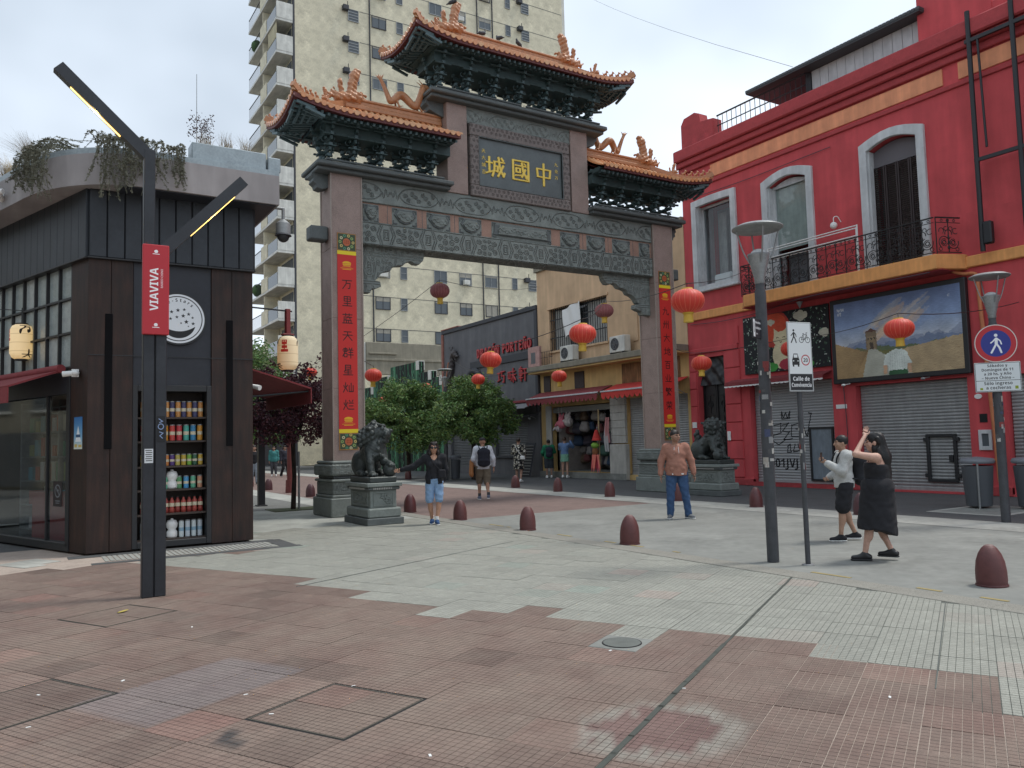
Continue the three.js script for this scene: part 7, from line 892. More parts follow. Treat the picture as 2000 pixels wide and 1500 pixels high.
  // white lanterns with ink characters
  const wl = (name, label, c, h, gl, top, chars, ry) => { const t = thing(name, label, 'lantern', [c.x, c.y, c.z], ry), r = h * .3; const tx2 = canvasTex(512, 384, (g, w, hh) => { g.fillStyle = '#e6dcc2'; g.fillRect(0, 0, w, hh); g.strokeStyle = '#c9bc9c'; g.lineWidth = 2; for (let q = 0; q < 14; q++) { g.beginPath(); g.moveTo(0, q * 28); g.lineTo(w, q * 28); g.stroke(); } for (const x of [40, 296]) { g.strokeStyle = '#17130f'; inkGlyph(g, chars[0], x, 60, 110, 15); inkGlyph(g, chars[1], x + 20, 215, 110, 14); g.strokeStyle = '#a82a24'; inkGlyph(g, chars[2], x + 118, 130, 62, 9); } });
    const g = new THREE.LatheGeometry([[r * .55, -h / 2], [r * .8, -h * .46], [r, -h * .34], [r, h * .34], [r * .8, h * .46], [r * .55, h / 2]].map(p => new THREE.Vector2(...p)), 30); const m = new THREE.Mesh(g, new THREE.MeshPhysicalMaterial({ map: tx2, roughness: .8, transmission: .2, thickness: 0, emissive: new THREE.Color(1, .75, .4), emissiveMap: tx2, emissiveIntensity: gl })); m.name = 'shade'; t.add(m); new B().cyl(0, h / 2, 0, r * .56, r * .56, .025, 16).cyl(0, -h / 2 - .025, 0, r * .56, r * .56, .025, 16).mesh('rims', M.black, t); new B().rod(V(0, h / 2, 0), V(0, top, 0), .008).mesh('cord', M.black, t);
    const pl = new THREE.PointLight(new THREE.Color(1, .75, .42), gl * .25); pl.name = 'lantern_light'; pl.position.set(0, -h * .15, r + .55); pl.castShadow = true; t.add(pl); return t; };
  const pw = atD(42, 668, 14.3); wl('white_lantern', 'lit white paper lantern with black characters by the kiosk windows', pw, .62, .38, .62, ['wan', 'da', 'li'], 2.4); new B().bar(V(pw.x - .9, pw.y + .62, pw.z - .3), V(pw.x + .5, pw.y + .62, pw.z - .35), .012).mesh('lantern_rod', M.black).userData = { label: 'thin black rod holding the lit lantern on the kiosk', category: 'rod' };
  const pr = atD(562, 690, 17.5), wt = wl('white_lantern', 'tall white paper lantern with black and red characters on a red hanger', pr, .74, .16, .42, ['wan', 'tian', 'li'], .2); new B().cbox(-.05, .05, .4, .98, -.05, .05, .008).cbox(-.13, .13, .39, .43, -.06, .06, .008).mesh('red_hanger', mat([.2, .03, .03], .6), wt); new B().bar(V(3.62, pr.y + 1.0, pr.z), V(pr.x + .1, pr.y + .93, pr.z), .03).mesh('lantern_bracket', M.blackMetal).userData = { label: 'black bracket bar from the kiosk wall to the tall white lantern', category: 'bracket' };
  const rp = thing('red_post', 'red painted post plastered with stickers beside the purple tree', 'post', [8.38, 0, -28.4]); new B().cyl(0, 0, 0, .16, .14, .45, 14).cyl(0, .45, 0, .1, .085, 1.9, 14).sph(0, 2.4, 0, .08, .1, .08).mesh('shaft', mat([.2, .045, .04], .6, { map: 'speck', scale: .3 }), rp);
}
// ---------- trees ----------
function leafTree(name, label, pos, o) {
  const t = thing(name, label, 'tree', [pos[0], 0, pos[1]], 0, o.group); const tr = new B(), tips = [];
  const grow = (p, d, l, r, n) => { const q = p.clone().addScaledVector(d, l); const mid = p.clone().lerp(q, .5).add(V(rr(-.04, .04), 0, rr(-.04, .04))); tr.tube([p, mid, q], r, 4, 7); tr.sph(q.x, q.y, q.z, r, r, r, 6, 4); if (n <= 0) { tips.push(q); return; } for (let s = 0; s < (n > 2 ? 3 : 2); s++) grow(q, d.clone().multiplyScalar(.8).add(V(rr(-.75, .75), rr(.0, .5), rr(-.75, .75))).normalize(), l * rr(.6, .85), r * .68, n - 1); };
  tr.rod(V(0, 0, 0), V(.03, o.trunk * .5, .02), o.r * 1.25, o.r * 1.05, 9).rod(V(.03, o.trunk * .5, .02), V(0, o.trunk, 0), o.r * 1.05, o.r, 9); for (let s = 0; s < 4; s++) grow(V(0, o.trunk, 0), V(Math.cos(s * 1.6 + .4) * .6, .9, Math.sin(s * 1.6 + .4) * .6).normalize(), o.spread * .42, o.r * .6, 3);
  tr.mesh('trunk', mat(o.bark || [.06, .05, .042], .95, { map: 'wood', scale: .6, bump: .006, bscale: .2 }), t);
  const P = [], C = [], clumps = o.clumps.map(c => ({ c: V(...c.slice(0, 3)), r: V(...(Array.isArray(c[3]) ? c[3] : [c[3], c[3] * .85, c[3]])) })); const vol = clumps.reduce((a, c) => a + c.r.x * c.r.y * c.r.z, 0);
  for (const c of clumps) { const n = Math.round(o.leaves * c.r.x * c.r.y * c.r.z / vol); const subs = []; for (let k = 0; k < 16; k++) subs.push(V(rr(-1, 1), rr(-1, 1), rr(-1, 1)).normalize().multiplyScalar(rr(.45, 1.1)));
    for (let k = 0; k < n; k++) { const s = subs[Math.floor(rnd() * 16)], j = V(rr(-1, 1), rr(-1, 1), rr(-1, 1)).multiplyScalar(.29), p = s.clone().add(j); if (p.length() > (rnd() < .12 ? 1.4 : 1.12)) continue; p.multiply(c.r).add(c.c);
      const L = o.leaf * rr(.7, 1.25), W = L * o.aspect, a = V(rr(-1, 1), rr(-.9, .25), rr(-1, 1)).normalize(), b = V(rr(-1, 1), rr(-.3, .3), rr(-1, 1)).cross(a).normalize(); const tip = p.clone().addScaledVector(a, L), l = p.clone().addScaledVector(a, L * .45).addScaledVector(b, W), r = p.clone().addScaledVector(a, L * .45).addScaledVector(b, -W);
      P.push(p.x, p.y, p.z, l.x, l.y, l.z, tip.x, tip.y, tip.z, p.x, p.y, p.z, tip.x, tip.y, tip.z, r.x, r.y, r.z); const v = rr(.55, 1.45), h = rr(-.2, .3); for (let q = 0; q < 6; q++) C.push(o.col[0] * v * (1 + h), o.col[1] * v, o.col[2] * v * (1 - h)); } }
  const g = new THREE.BufferGeometry(); g.setAttribute('position', new THREE.Float32BufferAttribute(P, 3)); g.setAttribute('color', new THREE.Float32BufferAttribute(C, 3)); g.computeVertexNormals(); autoUV(g);
  const m = new THREE.Mesh(g, new THREE.MeshPhysicalMaterial({ vertexColors: true, roughness: .75, transmission: .25, thickness: 0, side: THREE.DoubleSide })); m.name = 'crown'; m.castShadow = m.receiveShadow = true; t.add(m); return t;
}
{
  const pl = leafTree('plum_tree', 'small purple-leaved plum tree beside the gate pillar', [6.22, -20.8], { trunk: 1.75, r: .055, spread: .9, leaves: 15000, leaf: .085, aspect: .3, col: [.085, .024, .036], clumps: [[0, 2.55, 0, .95], [-.55, 2.2, .1, .7], [.55, 2.45, 0, .75], [-.3, 3.1, 0, .6], [.35, 3.2, -.1, .5], [.85, 3.6, -.1, [.25, .6, .25]], [.1, 3.6, 0, [.45, .5, .4]], [-.6, 3.4, .1, [.35, .4, .35]], [-.9, 2.5, 0, [.6, .5, .5]]] });
  new B().rod(V(.14, 0, .05), V(.14, 1.5, .05), .03).mesh('stake', M.galv, pl); new B().box(-.6, .7, -.004, .012, -.5, .5).mesh('tree_pit', mat([.07, .085, .04], .95, { map: 'speck', scale: .3 }), pl);
  const g1 = { trunk: 1.45, r: .1, spread: 1.5, leaves: 24000, leaf: .17, aspect: .17, col: [.1, .185, .045], group: 'green street trees' };
  leafTree('green_tree', 'bushy green street tree before the bamboo wall', [15.4, -33.7], { ...g1, clumps: [[0, 3.2, 0, 1.5], [-1.25, 2.6, .2, 1.15], [1.1, 2.7, 0, 1.15], [-.5, 3.9, 0, .9], [.5, 3.85, .2, .8], [-1.5, 3.2, 0, .7], [0, 2.2, .4, 1.1], [1.2, 2.0, .3, .7]] });
  leafTree('green_tree', 'bushy green street tree before the grey restaurant', [16.9, -30.2], { ...g1, clumps: [[0, 3.1, 0, 1.4], [-1.0, 2.6, .2, 1.05], [1.1, 2.7, 0, 1.1], [-.3, 3.85, 0, .85], [.6, 3.7, .2, .8], [1.45, 3.0, 0, .6], [0, 2.2, .3, .95]] });
  const fx = (px, Z) => onZ(px, 800, Z).x; leafTree('green_tree', 'large green tree far down the street beyond the kiosk', [fx(500, -46), -46], { ...g1, trunk: 2.6, r: .16, spread: 2, leaves: 9000, leaf: .24, clumps: [[0, 5.6, 0, 2.0], [-1.2, 4.4, 0, 1.6], [.9, 4.6, 0, 1.4], [0, 6.8, 0, 1.2], [.2, 3.2, 0, 1.4]] });
  leafTree('green_tree', 'rounded green tree far down the street beside the tower entrance', [fx(535, -58), -58], { ...g1, trunk: 2, r: .14, spread: 1.8, leaves: 6000, leaf: .24, clumps: [[0, 3.6, 0, 1.9], [-1.1, 3, 0, 1.3], [1.1, 3.1, 0, 1.2], [0, 4.8, 0, 1.1]] });
}
{ // street beyond: plain houses on both sides
  const far = (name, label, x0, x1, z0, z1, h, m, faceX) => { const t = thing(name, label, 'building', [0, 0, 0]); new B().box(x0, x1, 0, h, z1, z0).mesh('wall', m, t); new B().cbox(x0 - .1, x1 + .1, h, h + .25, z1 - .1, z0 + .1, .03).mesh('coping', M.weathered, t); const s = faceX < (x0 + x1) / 2 ? -1 : 1; for (let z = z0 - 1.5; z > z1 + 1; z -= 2.4) for (let y = 3.6; y < h - 1.2; y += 2.8) { const w = sub('window', t, [faceX, y, z]); new B().box(s > 0 ? .0 : -.03, s > 0 ? .03 : 0, 0, 1.3, -.5, .5).mesh('pane', M.winGlass, w); new B().box(s > 0 ? 0 : -.08, s > 0 ? .08 : 0, -.1, 0, -.6, .6).mesh('sill', M.balcWhite, w); } for (let z = z0 - 2; z > z1 + 2; z -= 4.5) new B().box(faceX + (s > 0 ? 0 : -.04), faceX + (s > 0 ? .04 : 0), .1, 2.6, z - 1.4, z + 1.4).mesh('shop_shutter', M.shutterDark, t); };
  far('opposite_house', 'plain grey rendered house across the plaza behind the kiosk side', -26, -17, 18, -50, 10, M.weathered, -17); far('far_house', 'pale low house beyond the apartment tower', 20.1, 30, -76, -96, 9, M.beige, 20.1); far('far_house', 'cream house at the distant end of the street', 20.1, 30, -97, -140, 13, M.cream, 20.1); far('near_side_house', 'cream house on the near side of the street beyond the kiosk', -9, 3.3, -30, -52, 8, M.cream, 3.3); far('near_side_house', 'weathered house far along the near side of the street', -9, 3.3, -53, -120, 11, M.beige, 3.3);
  const e = thing('end_building', 'pale building closing the far end of the street', 'building', [0, 0, -142]); new B().box(-10, 32, 0, 12, -8, 0).mesh('wall', M.creamDark, e); for (let x = -8; x < 30; x += 3) for (let y = 2.5; y < 11; y += 3) new B().box(x, x + 1.3, y, y + 1.6, 0, .04).mesh('window', M.winGlass, e);
}
// ---------- guardian lions ----------
{
  function lion(mir) {
    const f = new Field([-.5, -.02, -.75], [.5, 1.3, .75], .0165), S = mir; const ha = S * .95, rot = (p) => { const c = Math.cos(ha), s = Math.sin(ha), x = p[0], z = p[2] - .1; return [c * x + s * z, p[1], -s * x + c * z + .1]; };
    f.cap([0, .34, -.34], [0, .6, .08], .22, .21, .08).ell([0, .58, .14], [.21, .28, .18], .06); for (const s of [-1, 1]) { f.ell([s * .17, .27, -.36], [.15, .27, .24], .05).ell([s * .22, .07, -.12], [.085, .07, .19], .03).cap([s * .14, .55, .16], [s * .16, .3, .25], .105, .085, .04); for (let q = 0; q < 3; q++) f.ell([s * .22 + (q - 1) * .05, .05, .06], [.03, .04, .05], .012); f.ell([s * .17, .2, -.52], [.1, .1, .1], .03); }
    const b = -S; f.cap([b * .16, .3, .25], [b * .15, .08, .3], .085, .075, .03).ell([b * .15, .05, .36], [.09, .055, .12], .02); f.cap([S * .16, .3, .25], [S * .2, .26, .42], .085, .07, .03).ell([S * .2, .25, .46], [.08, .06, .1], .02).ell([S * .2, .13, .44], [.145, .145, .145], .01);
    for (let q = 0; q < 3; q++) { f.ell([b * .15 + (q - 1) * .055, .045, .46], [.028, .035, .04], .01); f.ell([S * .2 + (q - 1) * .05, .23, .56], [.026, .04, .035], .01); }
    // head
    const E = (p, r, k) => f.ell(rot(p), r, k, -ha), K = (a, c, r0, r1, k) => f.cap(rot(a), rot(c), r0, r1, k);
    E([0, .93, .12], [.2, .2, .2], .05); K([0, .92, .26], [0, .9, .36], .125, .11, .04); K([-.09, .83, .34], [.09, .83, .34], .05, .05, .02); K([-.06, .74, .2], [-.05, .75, .34], .06, .05, .02); K([.06, .74, .2], [.05, .75, .34], .06, .05, .02); K([0, .73, .2], [0, .74, .36], .06, .055, .02); E([0, .95, .45], [.065, .045, .04], .015);
    for (const s of [-1, 1]) { E([s * .1, 1.0, .29], [.05, .045, .045], .01); K([s * .03, 1.05, .31], [s * .17, 1.08, .24], .035, .03, .015); E([s * .11, .88, .38], [.05, .05, .05], .02); K([s * .19, .98, .08], [s * .33, 1.02, .02], .06, .03, .02); E([s * .04, .95, .46], [.03, .03, .03], .01); K([s * .03, .8, .42], [s * .03, .775, .42], .016, .008, .005); }
    for (let r = 0; r < 4; r++) for (let q = 0; q < 9; q++) { const a = -2.2 + q * .55, R = .22 + r * .012, y = .93 + Math.cos(a) * (.2 - r * .01) - r * .05, x = Math.sin(a) * R; E([x, y, .1 - r * .085], [.06, .06, .055], .012); }
    for (let q = 0; q < 7; q++) E([(q - 3) * .055, .66 - Math.abs(q - 3) * -.012, .24], [.035, .055, .04], .012);
    // collar with tassel, tail
    for (let q = 0; q < 16; q++) { const a = q * .3927, c = (t) => [Math.cos(t) * .235, .66 + Math.sin(t) * -.03, .06 + Math.sin(t) * .2]; f.cap(c(a), c(a + .3927), .024, .024, .01); } f.ell([0, .56, .32], [.05, .06, .04], .015); for (let q = 0; q < 5; q++) f.ell([(q - 2) * .05, .46 - .02 * Math.abs(q - 2), .315], [.024, .05, .026], .01);
    f.cap([0, .3, -.56], [0, .62, -.5], .08, .1, .04); for (let q = 0; q < 6; q++) f.ell([.07 * Math.cos(q), .55 + q * .05, -.52 + .05 * Math.sin(q * 2)], [.06, .06, .06], .015);
    for (let q = 0; q < 5; q++) for (const s of [-1, 1]) f.ell([s * .2, .44 - q * .07, -.14 - q * .05], [.04, .045, .05], .012);
    f.warp((x, y, z) => .006 * Math.sin(x * 70 + y * 30) * Math.sin(y * 60) * (y > .5 ? 1 : .5) + .007 * noise.noise(x * 14, y * 14, z * 14)); f.clip((x, y) => -y);
    return f.geo();
  }
  const make = (x, z, mir, label) => { const t = thing('guardian_lion', label, 'statue', [x, 0, z], 0, 'stone lions before the gate'); const pd = sub('pedestal', t), lay = (hx, hz, y0, y1, n, m, c = .012) => new B().cbox(-hx, hx, y0, y1, -hz, hz, c).mesh(n, m, pd);
    lay(.4, .67, 0, .14, 'foot_step', M.stoneDark); lay(.365, .63, .14, .34, 'second_step', M.stone, .03); lay(.29, .55, .34, .7, 'dado', M.stone); lay(.35, .61, .7, .77, 'cornice', M.stoneDark, .03); lay(.385, .645, .77, .85, 'top_slab', M.stone);
    for (const [w, sz, ry, px, pz] of [[.4, 1, 0, 0, .553], [.4, 1, Math.PI, 0, -.553], [.85, 1, Math.PI / 2, .293, 0], [.85, 1, -Math.PI / 2, -.293, 0]]) { const c = new B(); c.box(-w / 2 - .02, w / 2 + .02, .38, .4, -.01, .014).box(-w / 2 - .02, w / 2 + .02, .64, .66, -.01, .014); for (const s of [-1, 1]) c.box(s * (w / 2 + .01) - .012, s * (w / 2 + .01) + .012, .4, .64, -.01, .013); for (let q = 0; q < w * 22; q++) c.add(new THREE.TorusGeometry(rr(.025, .06), .012, 5, 12, rr(3, 5.5)), M4(rr(-w / 2 + .06, w / 2 - .06), rr(.45, .59), .004, 0, 0, rr(0, 6))); const m = c.mesh('carved_panel', M.stone, pd); m.position.set(px, 0, pz); m.rotation.y = ry; const dn = new B(); for (let q = 0; q < w * 26; q++) dn.box(-w / 2 - .04 + q * .038, -w / 2 - .04 + q * .038 + .02, .715, .755, .045, .062); const d = dn.mesh('dentils', M.paleStone, pd); d.position.set(px, 0, pz); d.rotation.y = ry; }
    new B().cbox(-.3, .3, .85, .97, -.56, .56, .02).mesh('slab', M.bronze, t); new B().add(lion(mir), M4(0, .965, 0, 0, 0, 0, [1.0, 1.0, .97])).mesh('lion', M.bronze, t); return t; };
  make(6.46, -15.92, 1, 'dark stone guardian lion whose ball the woman in black is touching'); make(16.4, -15.85, -1, 'dark stone guardian lion standing before the red building door');
}
// ---------- people ----------
function handGeo(curl) { // wrist at origin, fingers towards -y, palm facing +z, thumb on +x
  const f = new Field([-.07, -.22, -.04], [.09, .03, .1], .0052); f.cap([0, .02, 0], [0, -.02, 0], .024, .026, .01, [2, .75]).cap([-.018, -.04, 0], [.018, -.04, 0], .02, .022, .012, [2, .7]).cap([-.024, -.085, 0], [.022, -.088, 0], .014, .014, .012);
  [[.028, .068, .0085], [.01, .078, .009], [-.008, .073, .0088], [-.025, .057, .0078]].forEach(([x, L, r], i) => { let p = [x, -.088, 0], a = curl * .5; for (let k = 0; k < 3; k++) { const l = L * [.45, .32, .25][k], q = [p[0] + (x * .06), p[1] - l * Math.cos(a), p[2] + l * Math.sin(a)]; f.cap(p, q, r * (1 - k * .1), r * (.92 - k * .1), .003); p = q; a += curl * .75; } });
  f.cap([.02, -.035, .004], [.044, -.062, .014 + .01 * curl], .012, .0105, .008).cap([.044, -.062, .014 + .01 * curl], [.05 - .012 * curl, -.092, .022 + .018 * curl], .0098, .008, .003); return f.geo();
}
const HANDS = [handGeo(.35), handGeo(1.05)];
const mirrorX = (g) => { const c = g.clone(); c.scale(-1, 1, 1); const ix = c.index.array; for (let i = 0; i < ix.length; i += 3) { const t = ix[i]; ix[i] = ix[i + 1]; ix[i + 1] = t; } c.computeVertexNormals(); return c; };
const HANDSL = HANDS.map(mirrorX);
function person(label, pos, turn, o) {
  const t = thing('person', label, 'person', [pos.x, pos.y || 0, pos.z], turn), s = o.H / 1.7, fat = o.fat || 1, cell = o.cell || .0165; t.scale.setScalar(s);
  const J = { hipL: [.085, .9, 0], hipR: [-.085, .9, 0], knL: [.1, .49, .025], knR: [-.1, .49, .025], anL: [.105, .085, -.015], anR: [-.105, .085, -.015], shL: [.175, 1.385, -.01], shR: [-.175, 1.385, -.01], elL: [.225, 1.11, -.03], elR: [-.225, 1.11, -.03], wrL: [.25, .865, .04], wrR: [-.25, .865, .04], toeL: [.03, 0, .17], toeR: [-.03, 0, .17], ...o.J };
  const hy = o.headYaw || 0, HC = [0, 1.59 + (o.headDy || 0), .02 + (o.headDz || 0)], hr = (p) => { const c = Math.cos(hy), q = Math.sin(hy), x = p[0], z = p[2]; return [HC[0] + c * x + q * z, HC[1] + p[1], HC[2] - q * x + c * z]; };
  const bounds = () => { const all = Object.values(J).filter((v, i) => true); let lo = [-.32, -.02, -.3], hi = [.32, 1.78, .3]; for (const k in J) if (!k.startsWith('toe')) for (let i = 0; i < 3; i++) { lo[i] = Math.min(lo[i], J[k][i] - .2); hi[i] = Math.max(hi[i], J[k][i] + .2); } lo[1] = -.02; return [lo, hi]; };
  const [lo, hi] = bounds();
  // body: one continuous skin
  const f = new Field(lo, hi, cell);
  f.ell([0, .96, -.01], [.15 * fat, .12, .105 * fat], .05).cap([0, 1.02, 0], [0, 1.2, .005], .118 * fat, .13 * fat, .05, [2, .8]).ell([0, 1.27, 0], [.155 * fat, .15, .1 * fat], .05).cap(J.shL, J.shR, .06, .06, .05).cap([0, 1.4, -.01], hr([0, -.1, -.02]), .055, .05, .025);
  for (const k of ['L', 'R']) { const sg = k === 'L' ? 1 : -1; f.cap(J['sh' + k], J['el' + k], .05 * fat, .04, .03).cap(J['el' + k], J['wr' + k], .039, .026, .02).cap(J['hip' + k], J['kn' + k], .085 * fat, .055, .04).cap(J['kn' + k], J['an' + k], .053, .034, .03); const kn = J['kn' + k], an = J['an' + k]; f.ell([lerp(kn[0], an[0], .3), lerp(kn[1], an[1], .3), lerp(kn[2], an[2], .3) - .018], [.048, .11, .05], .03); f.cap([an[0], an[1] - .035, an[2] - .01], [an[0] + J['toe' + k][0] * .6, an[1] - .042, an[2] + J['toe' + k][2] * .6], .03, .024, .02); }
  const skinGeo = [f.geo()];
  // head in a finer grid
  const hf = new Field([HC[0] - .16, HC[1] - .19, HC[2] - .17], [HC[0] + .16, HC[1] + .17, HC[2] + .17], Math.min(cell, .0085)); const E = (p, r, k) => hf.ell(hr(p), r, k, -hy), K = (a, b, r0, r1, k) => hf.cap(hr(a), hr(b), r0, r1, k);
  E([0, .02, -.012], [.077, .096, .096], .02); E([0, -.045, .022], [.062, .07, .07], .03); K([0, -.1, .052], [0, -.098, .06], .022, .02, .02); K([0, -.1, -.02], [0, -.19, -.03], .05, .05, .02); K([0, .01, .085], [0, -.028, .105], .011, .015, .012); E([0, -.033, .097], [.018, .011, .014], .008); for (const q of [-1, 1]) { E([q * .079, -.012, -.012], [.012, .03, .02], .008); E([q * .04, -.028, .062], [.026, .024, .022], .02); K([q * .016, .026, .083], [q * .052, .028, .072], .011, .008, .012); } K([-.02, -.066, .082], [.02, -.066, .082], .009, .009, .008); hf.cut(hr([.03, .008, .088]), [.015, .009, .012]).cut(hr([-.03, .008, .088]), [.015, .009, .012]); skinGeo.push(hf.geo());
  const skinB = new B(); skinGeo.forEach(g => skinB.add(g));
  for (const k of ['L', 'R']) { const e = V(...J['el' + k]), w = V(...J['wr' + k]), d = o['hand' + k] ? V(...o['hand' + k]).normalize() : w.clone().sub(e).normalize(), q = new THREE.Quaternion().setFromUnitVectors(V(0, -1, 0), d), tw = new THREE.Quaternion().setFromAxisAngle(V(0, -1, 0), o['twist' + k] ?? (k === 'L' ? 1.4 : -1.4)); const g = (k === 'L' ? HANDSL : HANDS)[o['grip' + k] ? 1 : 0]; skinB.add(g, new THREE.Matrix4().compose(w, q.multiply(tw), V(.98, .98, .98))); }
  const skin = mat(o.skin || [.42, .25, .18], .6, { map: 'mottle', scale: .3 }); skinB.mesh('body', skin, t);
  // face
  const fc = new B(); for (const q of [-1, 1]) { const p = hr([q * .03, .006, .083]); fc.sph(p[0], p[1], p[2], .011, .006, .007, 8, 6); } fc.mesh('eyes', mat([.03, .02, .015], .25), t); { const b = new B(); for (const q of [-1, 1]) b.rod(V(...hr([q * .016, .034, .094])), V(...hr([q * .05, .034, .078])), .005, .003, 5); b.mesh('eyebrows', mat(o.hair, .9), t); const p = hr([0, -.067, .089]); new B().add(new THREE.SphereGeometry(1, 10, 6), new THREE.Matrix4().compose(V(...p), new THREE.Quaternion().setFromAxisAngle(V(0, 1, 0), hy), V(.021, .006, .006))).mesh('lips', mat([.3, .1, .085], .5), t); }
  const cloth = (name, m, fn, wr = .004) => { const c = new Field(lo, hi, cell); fn(c); c.warp((x, y, z) => wr * (noise.noise(x * 13, y * 9, z * 13) + .6 * Math.sin(y * 42 + x * 21 + 5 * noise.noise(x * 6, y * 6, z * 6)))); const g = c.geo(); if (g.index.count) return new B().add(g).mesh(name, m, t); };
  const pt = (a, b, u) => a.map((x, i) => lerp(x, b[i], u));
  const torso = (c, e, k = .05) => { c.ell([0, .97, -.005], [.16 * fat + e, .13 + e, .115 * fat + e], k).cap([0, 1.02, 0], [0, 1.22, .005], .128 * fat + e, .138 * fat + e, k, [2, .85]).ell([0, 1.27, 0], [.165 * fat + e, .15 + e, .112 * fat + e], k).cap(J.shL, J.shR, .066 + e, .066 + e, k); if (o.belly) c.ell([0, 1.06, .06], [.14 * fat, .13, .11 * fat], .06); if (o.bust) for (const q of [-1, 1]) c.ell([q * .075, 1.245, .085], [.072, .07, .065], .03); };
  const sleeve = (c, len, e, k = .035) => { for (const q of ['L', 'R']) { const S = J['sh' + q], El = J['el' + q], W = J['wr' + q]; if (len <= 1) c.cap(S, pt(S, El, len), .06 * fat + e, .052 * fat + e, k); else { c.cap(S, El, .06 * fat + e, .05 + e, k); c.cap(El, pt(El, W, len - 1), .05 + e, .038 + e * .8, k); } } };
  if (o.top) { const T = o.top; cloth(T.name, T.m, (c) => { torso(c, T.e || .012); if (T.sleeve) sleeve(c, T.sleeve, T.e || .012); if (T.hood) { c.cap([-.08, 1.42, -.09], [.08, 1.42, -.09], .05, .05, .03); c.cap([-.09, 1.42, -.02], [-.045, 1.395, .075], .028, .022, .02); c.cap([.09, 1.42, -.02], [.045, 1.395, .075], .028, .022, .02); } if (T.flare) c.cap([0, 1.0, 0], [0, T.hem, 0], .17 * fat, .185 * fat, .05, [2, .85]); c.clip((x, y, z) => T.hem - y); if (T.strapless) c.clip((x, y, z) => y - 1.325 + (z < 0 ? .03 : 0)); if (T.open) c.clip((x, y, z) => z > -.02 ? T.open * (1 + .2 * (1.3 - y)) - Math.abs(x) : -1); if (T.neck !== undefined) c.clip((x, y, z) => Math.min(y - (T.neck - (z > 0 ? (T.v || 0) * Math.max(0, 1 - Math.abs(x) / .09) : 0)), .09 - Math.abs(x))); else c.clip((x, y, z) => Math.min(y - 1.455 + (z > 0 ? .03 : 0), .085 - Math.abs(x))); }, T.wr); }
  if (o.inner) cloth(o.inner.name, o.inner.m, (c) => { torso(c, .004); c.clip((x, y) => o.inner.hem - y); c.clip((x, y, z) => Math.min(y - (1.4 - (z > 0 ? .07 * Math.max(0, 1 - Math.abs(x) / .08) : 0)), .13 - Math.abs(x))); }, .003);
  if (o.bottom) { const Bt = o.bottom; cloth(Bt.name, Bt.m, (c) => { const e = Bt.e || .012; if (Bt.type === 'legs') { c.ell([0, .96, -.01], [.155 * fat + e, .12 + e, .112 * fat + e], .04); for (const q of ['L', 'R']) { const h = J['hip' + q], kn = J['kn' + q], an = J['an' + q]; if (Bt.len <= 1) c.cap(h, pt(h, kn, Bt.len), .092 * fat + e, .068 + e * 1.6, .008); else { c.cap(h, kn, .092 * fat + e, .062 + e, .008); c.cap(kn, pt(kn, an, Bt.len - 1), .06 + e, .05 + e, .01); } } c.clip((x, y) => y - (Bt.waist || 1.04)); } else { c.ell([0, .97, 0], [.16 * fat + e, .12 + e, .12 * fat + e], .05); c.cap([0, .98, 0], [Bt.dx || 0, Bt.hem - .1, Bt.dz || 0], .15 * fat + e, Bt.r || .24, .06, Bt.round ? null : [2, .8]); c.clip((x, y, z) => Bt.hem + (Bt.dip || 0) * Math.sin(z * 7 + x * 5) - y); c.clip((x, y) => y - (Bt.waist || 1.08)); } }, Bt.wr ?? .008); }
  // shoes
  for (const k of ['L', 'R']) { const an = J['an' + k], d = J['toe' + k], toe = [an[0] + d[0], Math.max(.03, an[1] - .05 + d[1]), an[2] + d[2]], heel = [an[0] - d[0] * .3, Math.max(.04, an[1] - .035), an[2] - d[2] * .3]; const c = new Field([Math.min(heel[0], toe[0]) - .1, an[1] - .15, Math.min(heel[2], toe[2]) - .1], [Math.max(heel[0], toe[0]) + .1, an[1] + .12, Math.max(heel[2], toe[2]) + .1], .0105); c.cap(heel, pt(heel, toe, .88), .041, .033, .02).cap([an[0], an[1] + .005, an[2]], pt(heel, toe, .5), .042, .034, .03); const by = an[1] - .085; c.clip((x, y) => by + .018 - y); new B().add(c.geo()).mesh('shoe', o.shoe, t); const c2 = new Field([Math.min(heel[0], toe[0]) - .1, an[1] - .15, Math.min(heel[2], toe[2]) - .1], [Math.max(heel[0], toe[0]) + .1, an[1] + .05, Math.max(heel[2], toe[2]) + .1], .0105); c2.cap([heel[0], by + .02, heel[2]], pt([heel[0], by + .02, heel[2]], [toe[0], by + .02, toe[2]], .9), .044, .038, .01); c2.clip((x, y) => Math.max(y - by - .022, by - y)); new B().add(c2.geo()).mesh('sole', o.sole || M.white, t); if (o.sock) new B().cyl(an[0], an[1] + .0, an[2], .042, .041, .09, 14).mesh('sock', o.sock, t); }
  // hair
  const hm = mat(o.hair, .55, { map: 'wood', scale: .12 }); const hc = new Field([HC[0] - .22, HC[1] - .75, HC[2] - .35], [HC[0] + .22, HC[1] + .2, HC[2] + .25], .011), HE = (p, r, k) => hc.ell(hr(p), r, k, -hy), HK = (a, b, r0, r1, k, fl) => hc.cap(hr(a), hr(b), r0, r1, k, fl);
  if (o.cap) { HE([0, .055, -.01], [.087, .065, .104], .01); hc.clip((x, y) => HC[1] + .028 - y); } else { HE([0, .036, -.02], [.086, .093, .103], .02); hc.cut(hr([0, -.045, .102]), [.074, .085, .078]); if (!o.hairLen) hc.clip((x, y, z) => HC[1] - .055 - y); hc.warp((x, y, z) => .005 * noise.noise(x * 45, y * 45, z * 45)); }
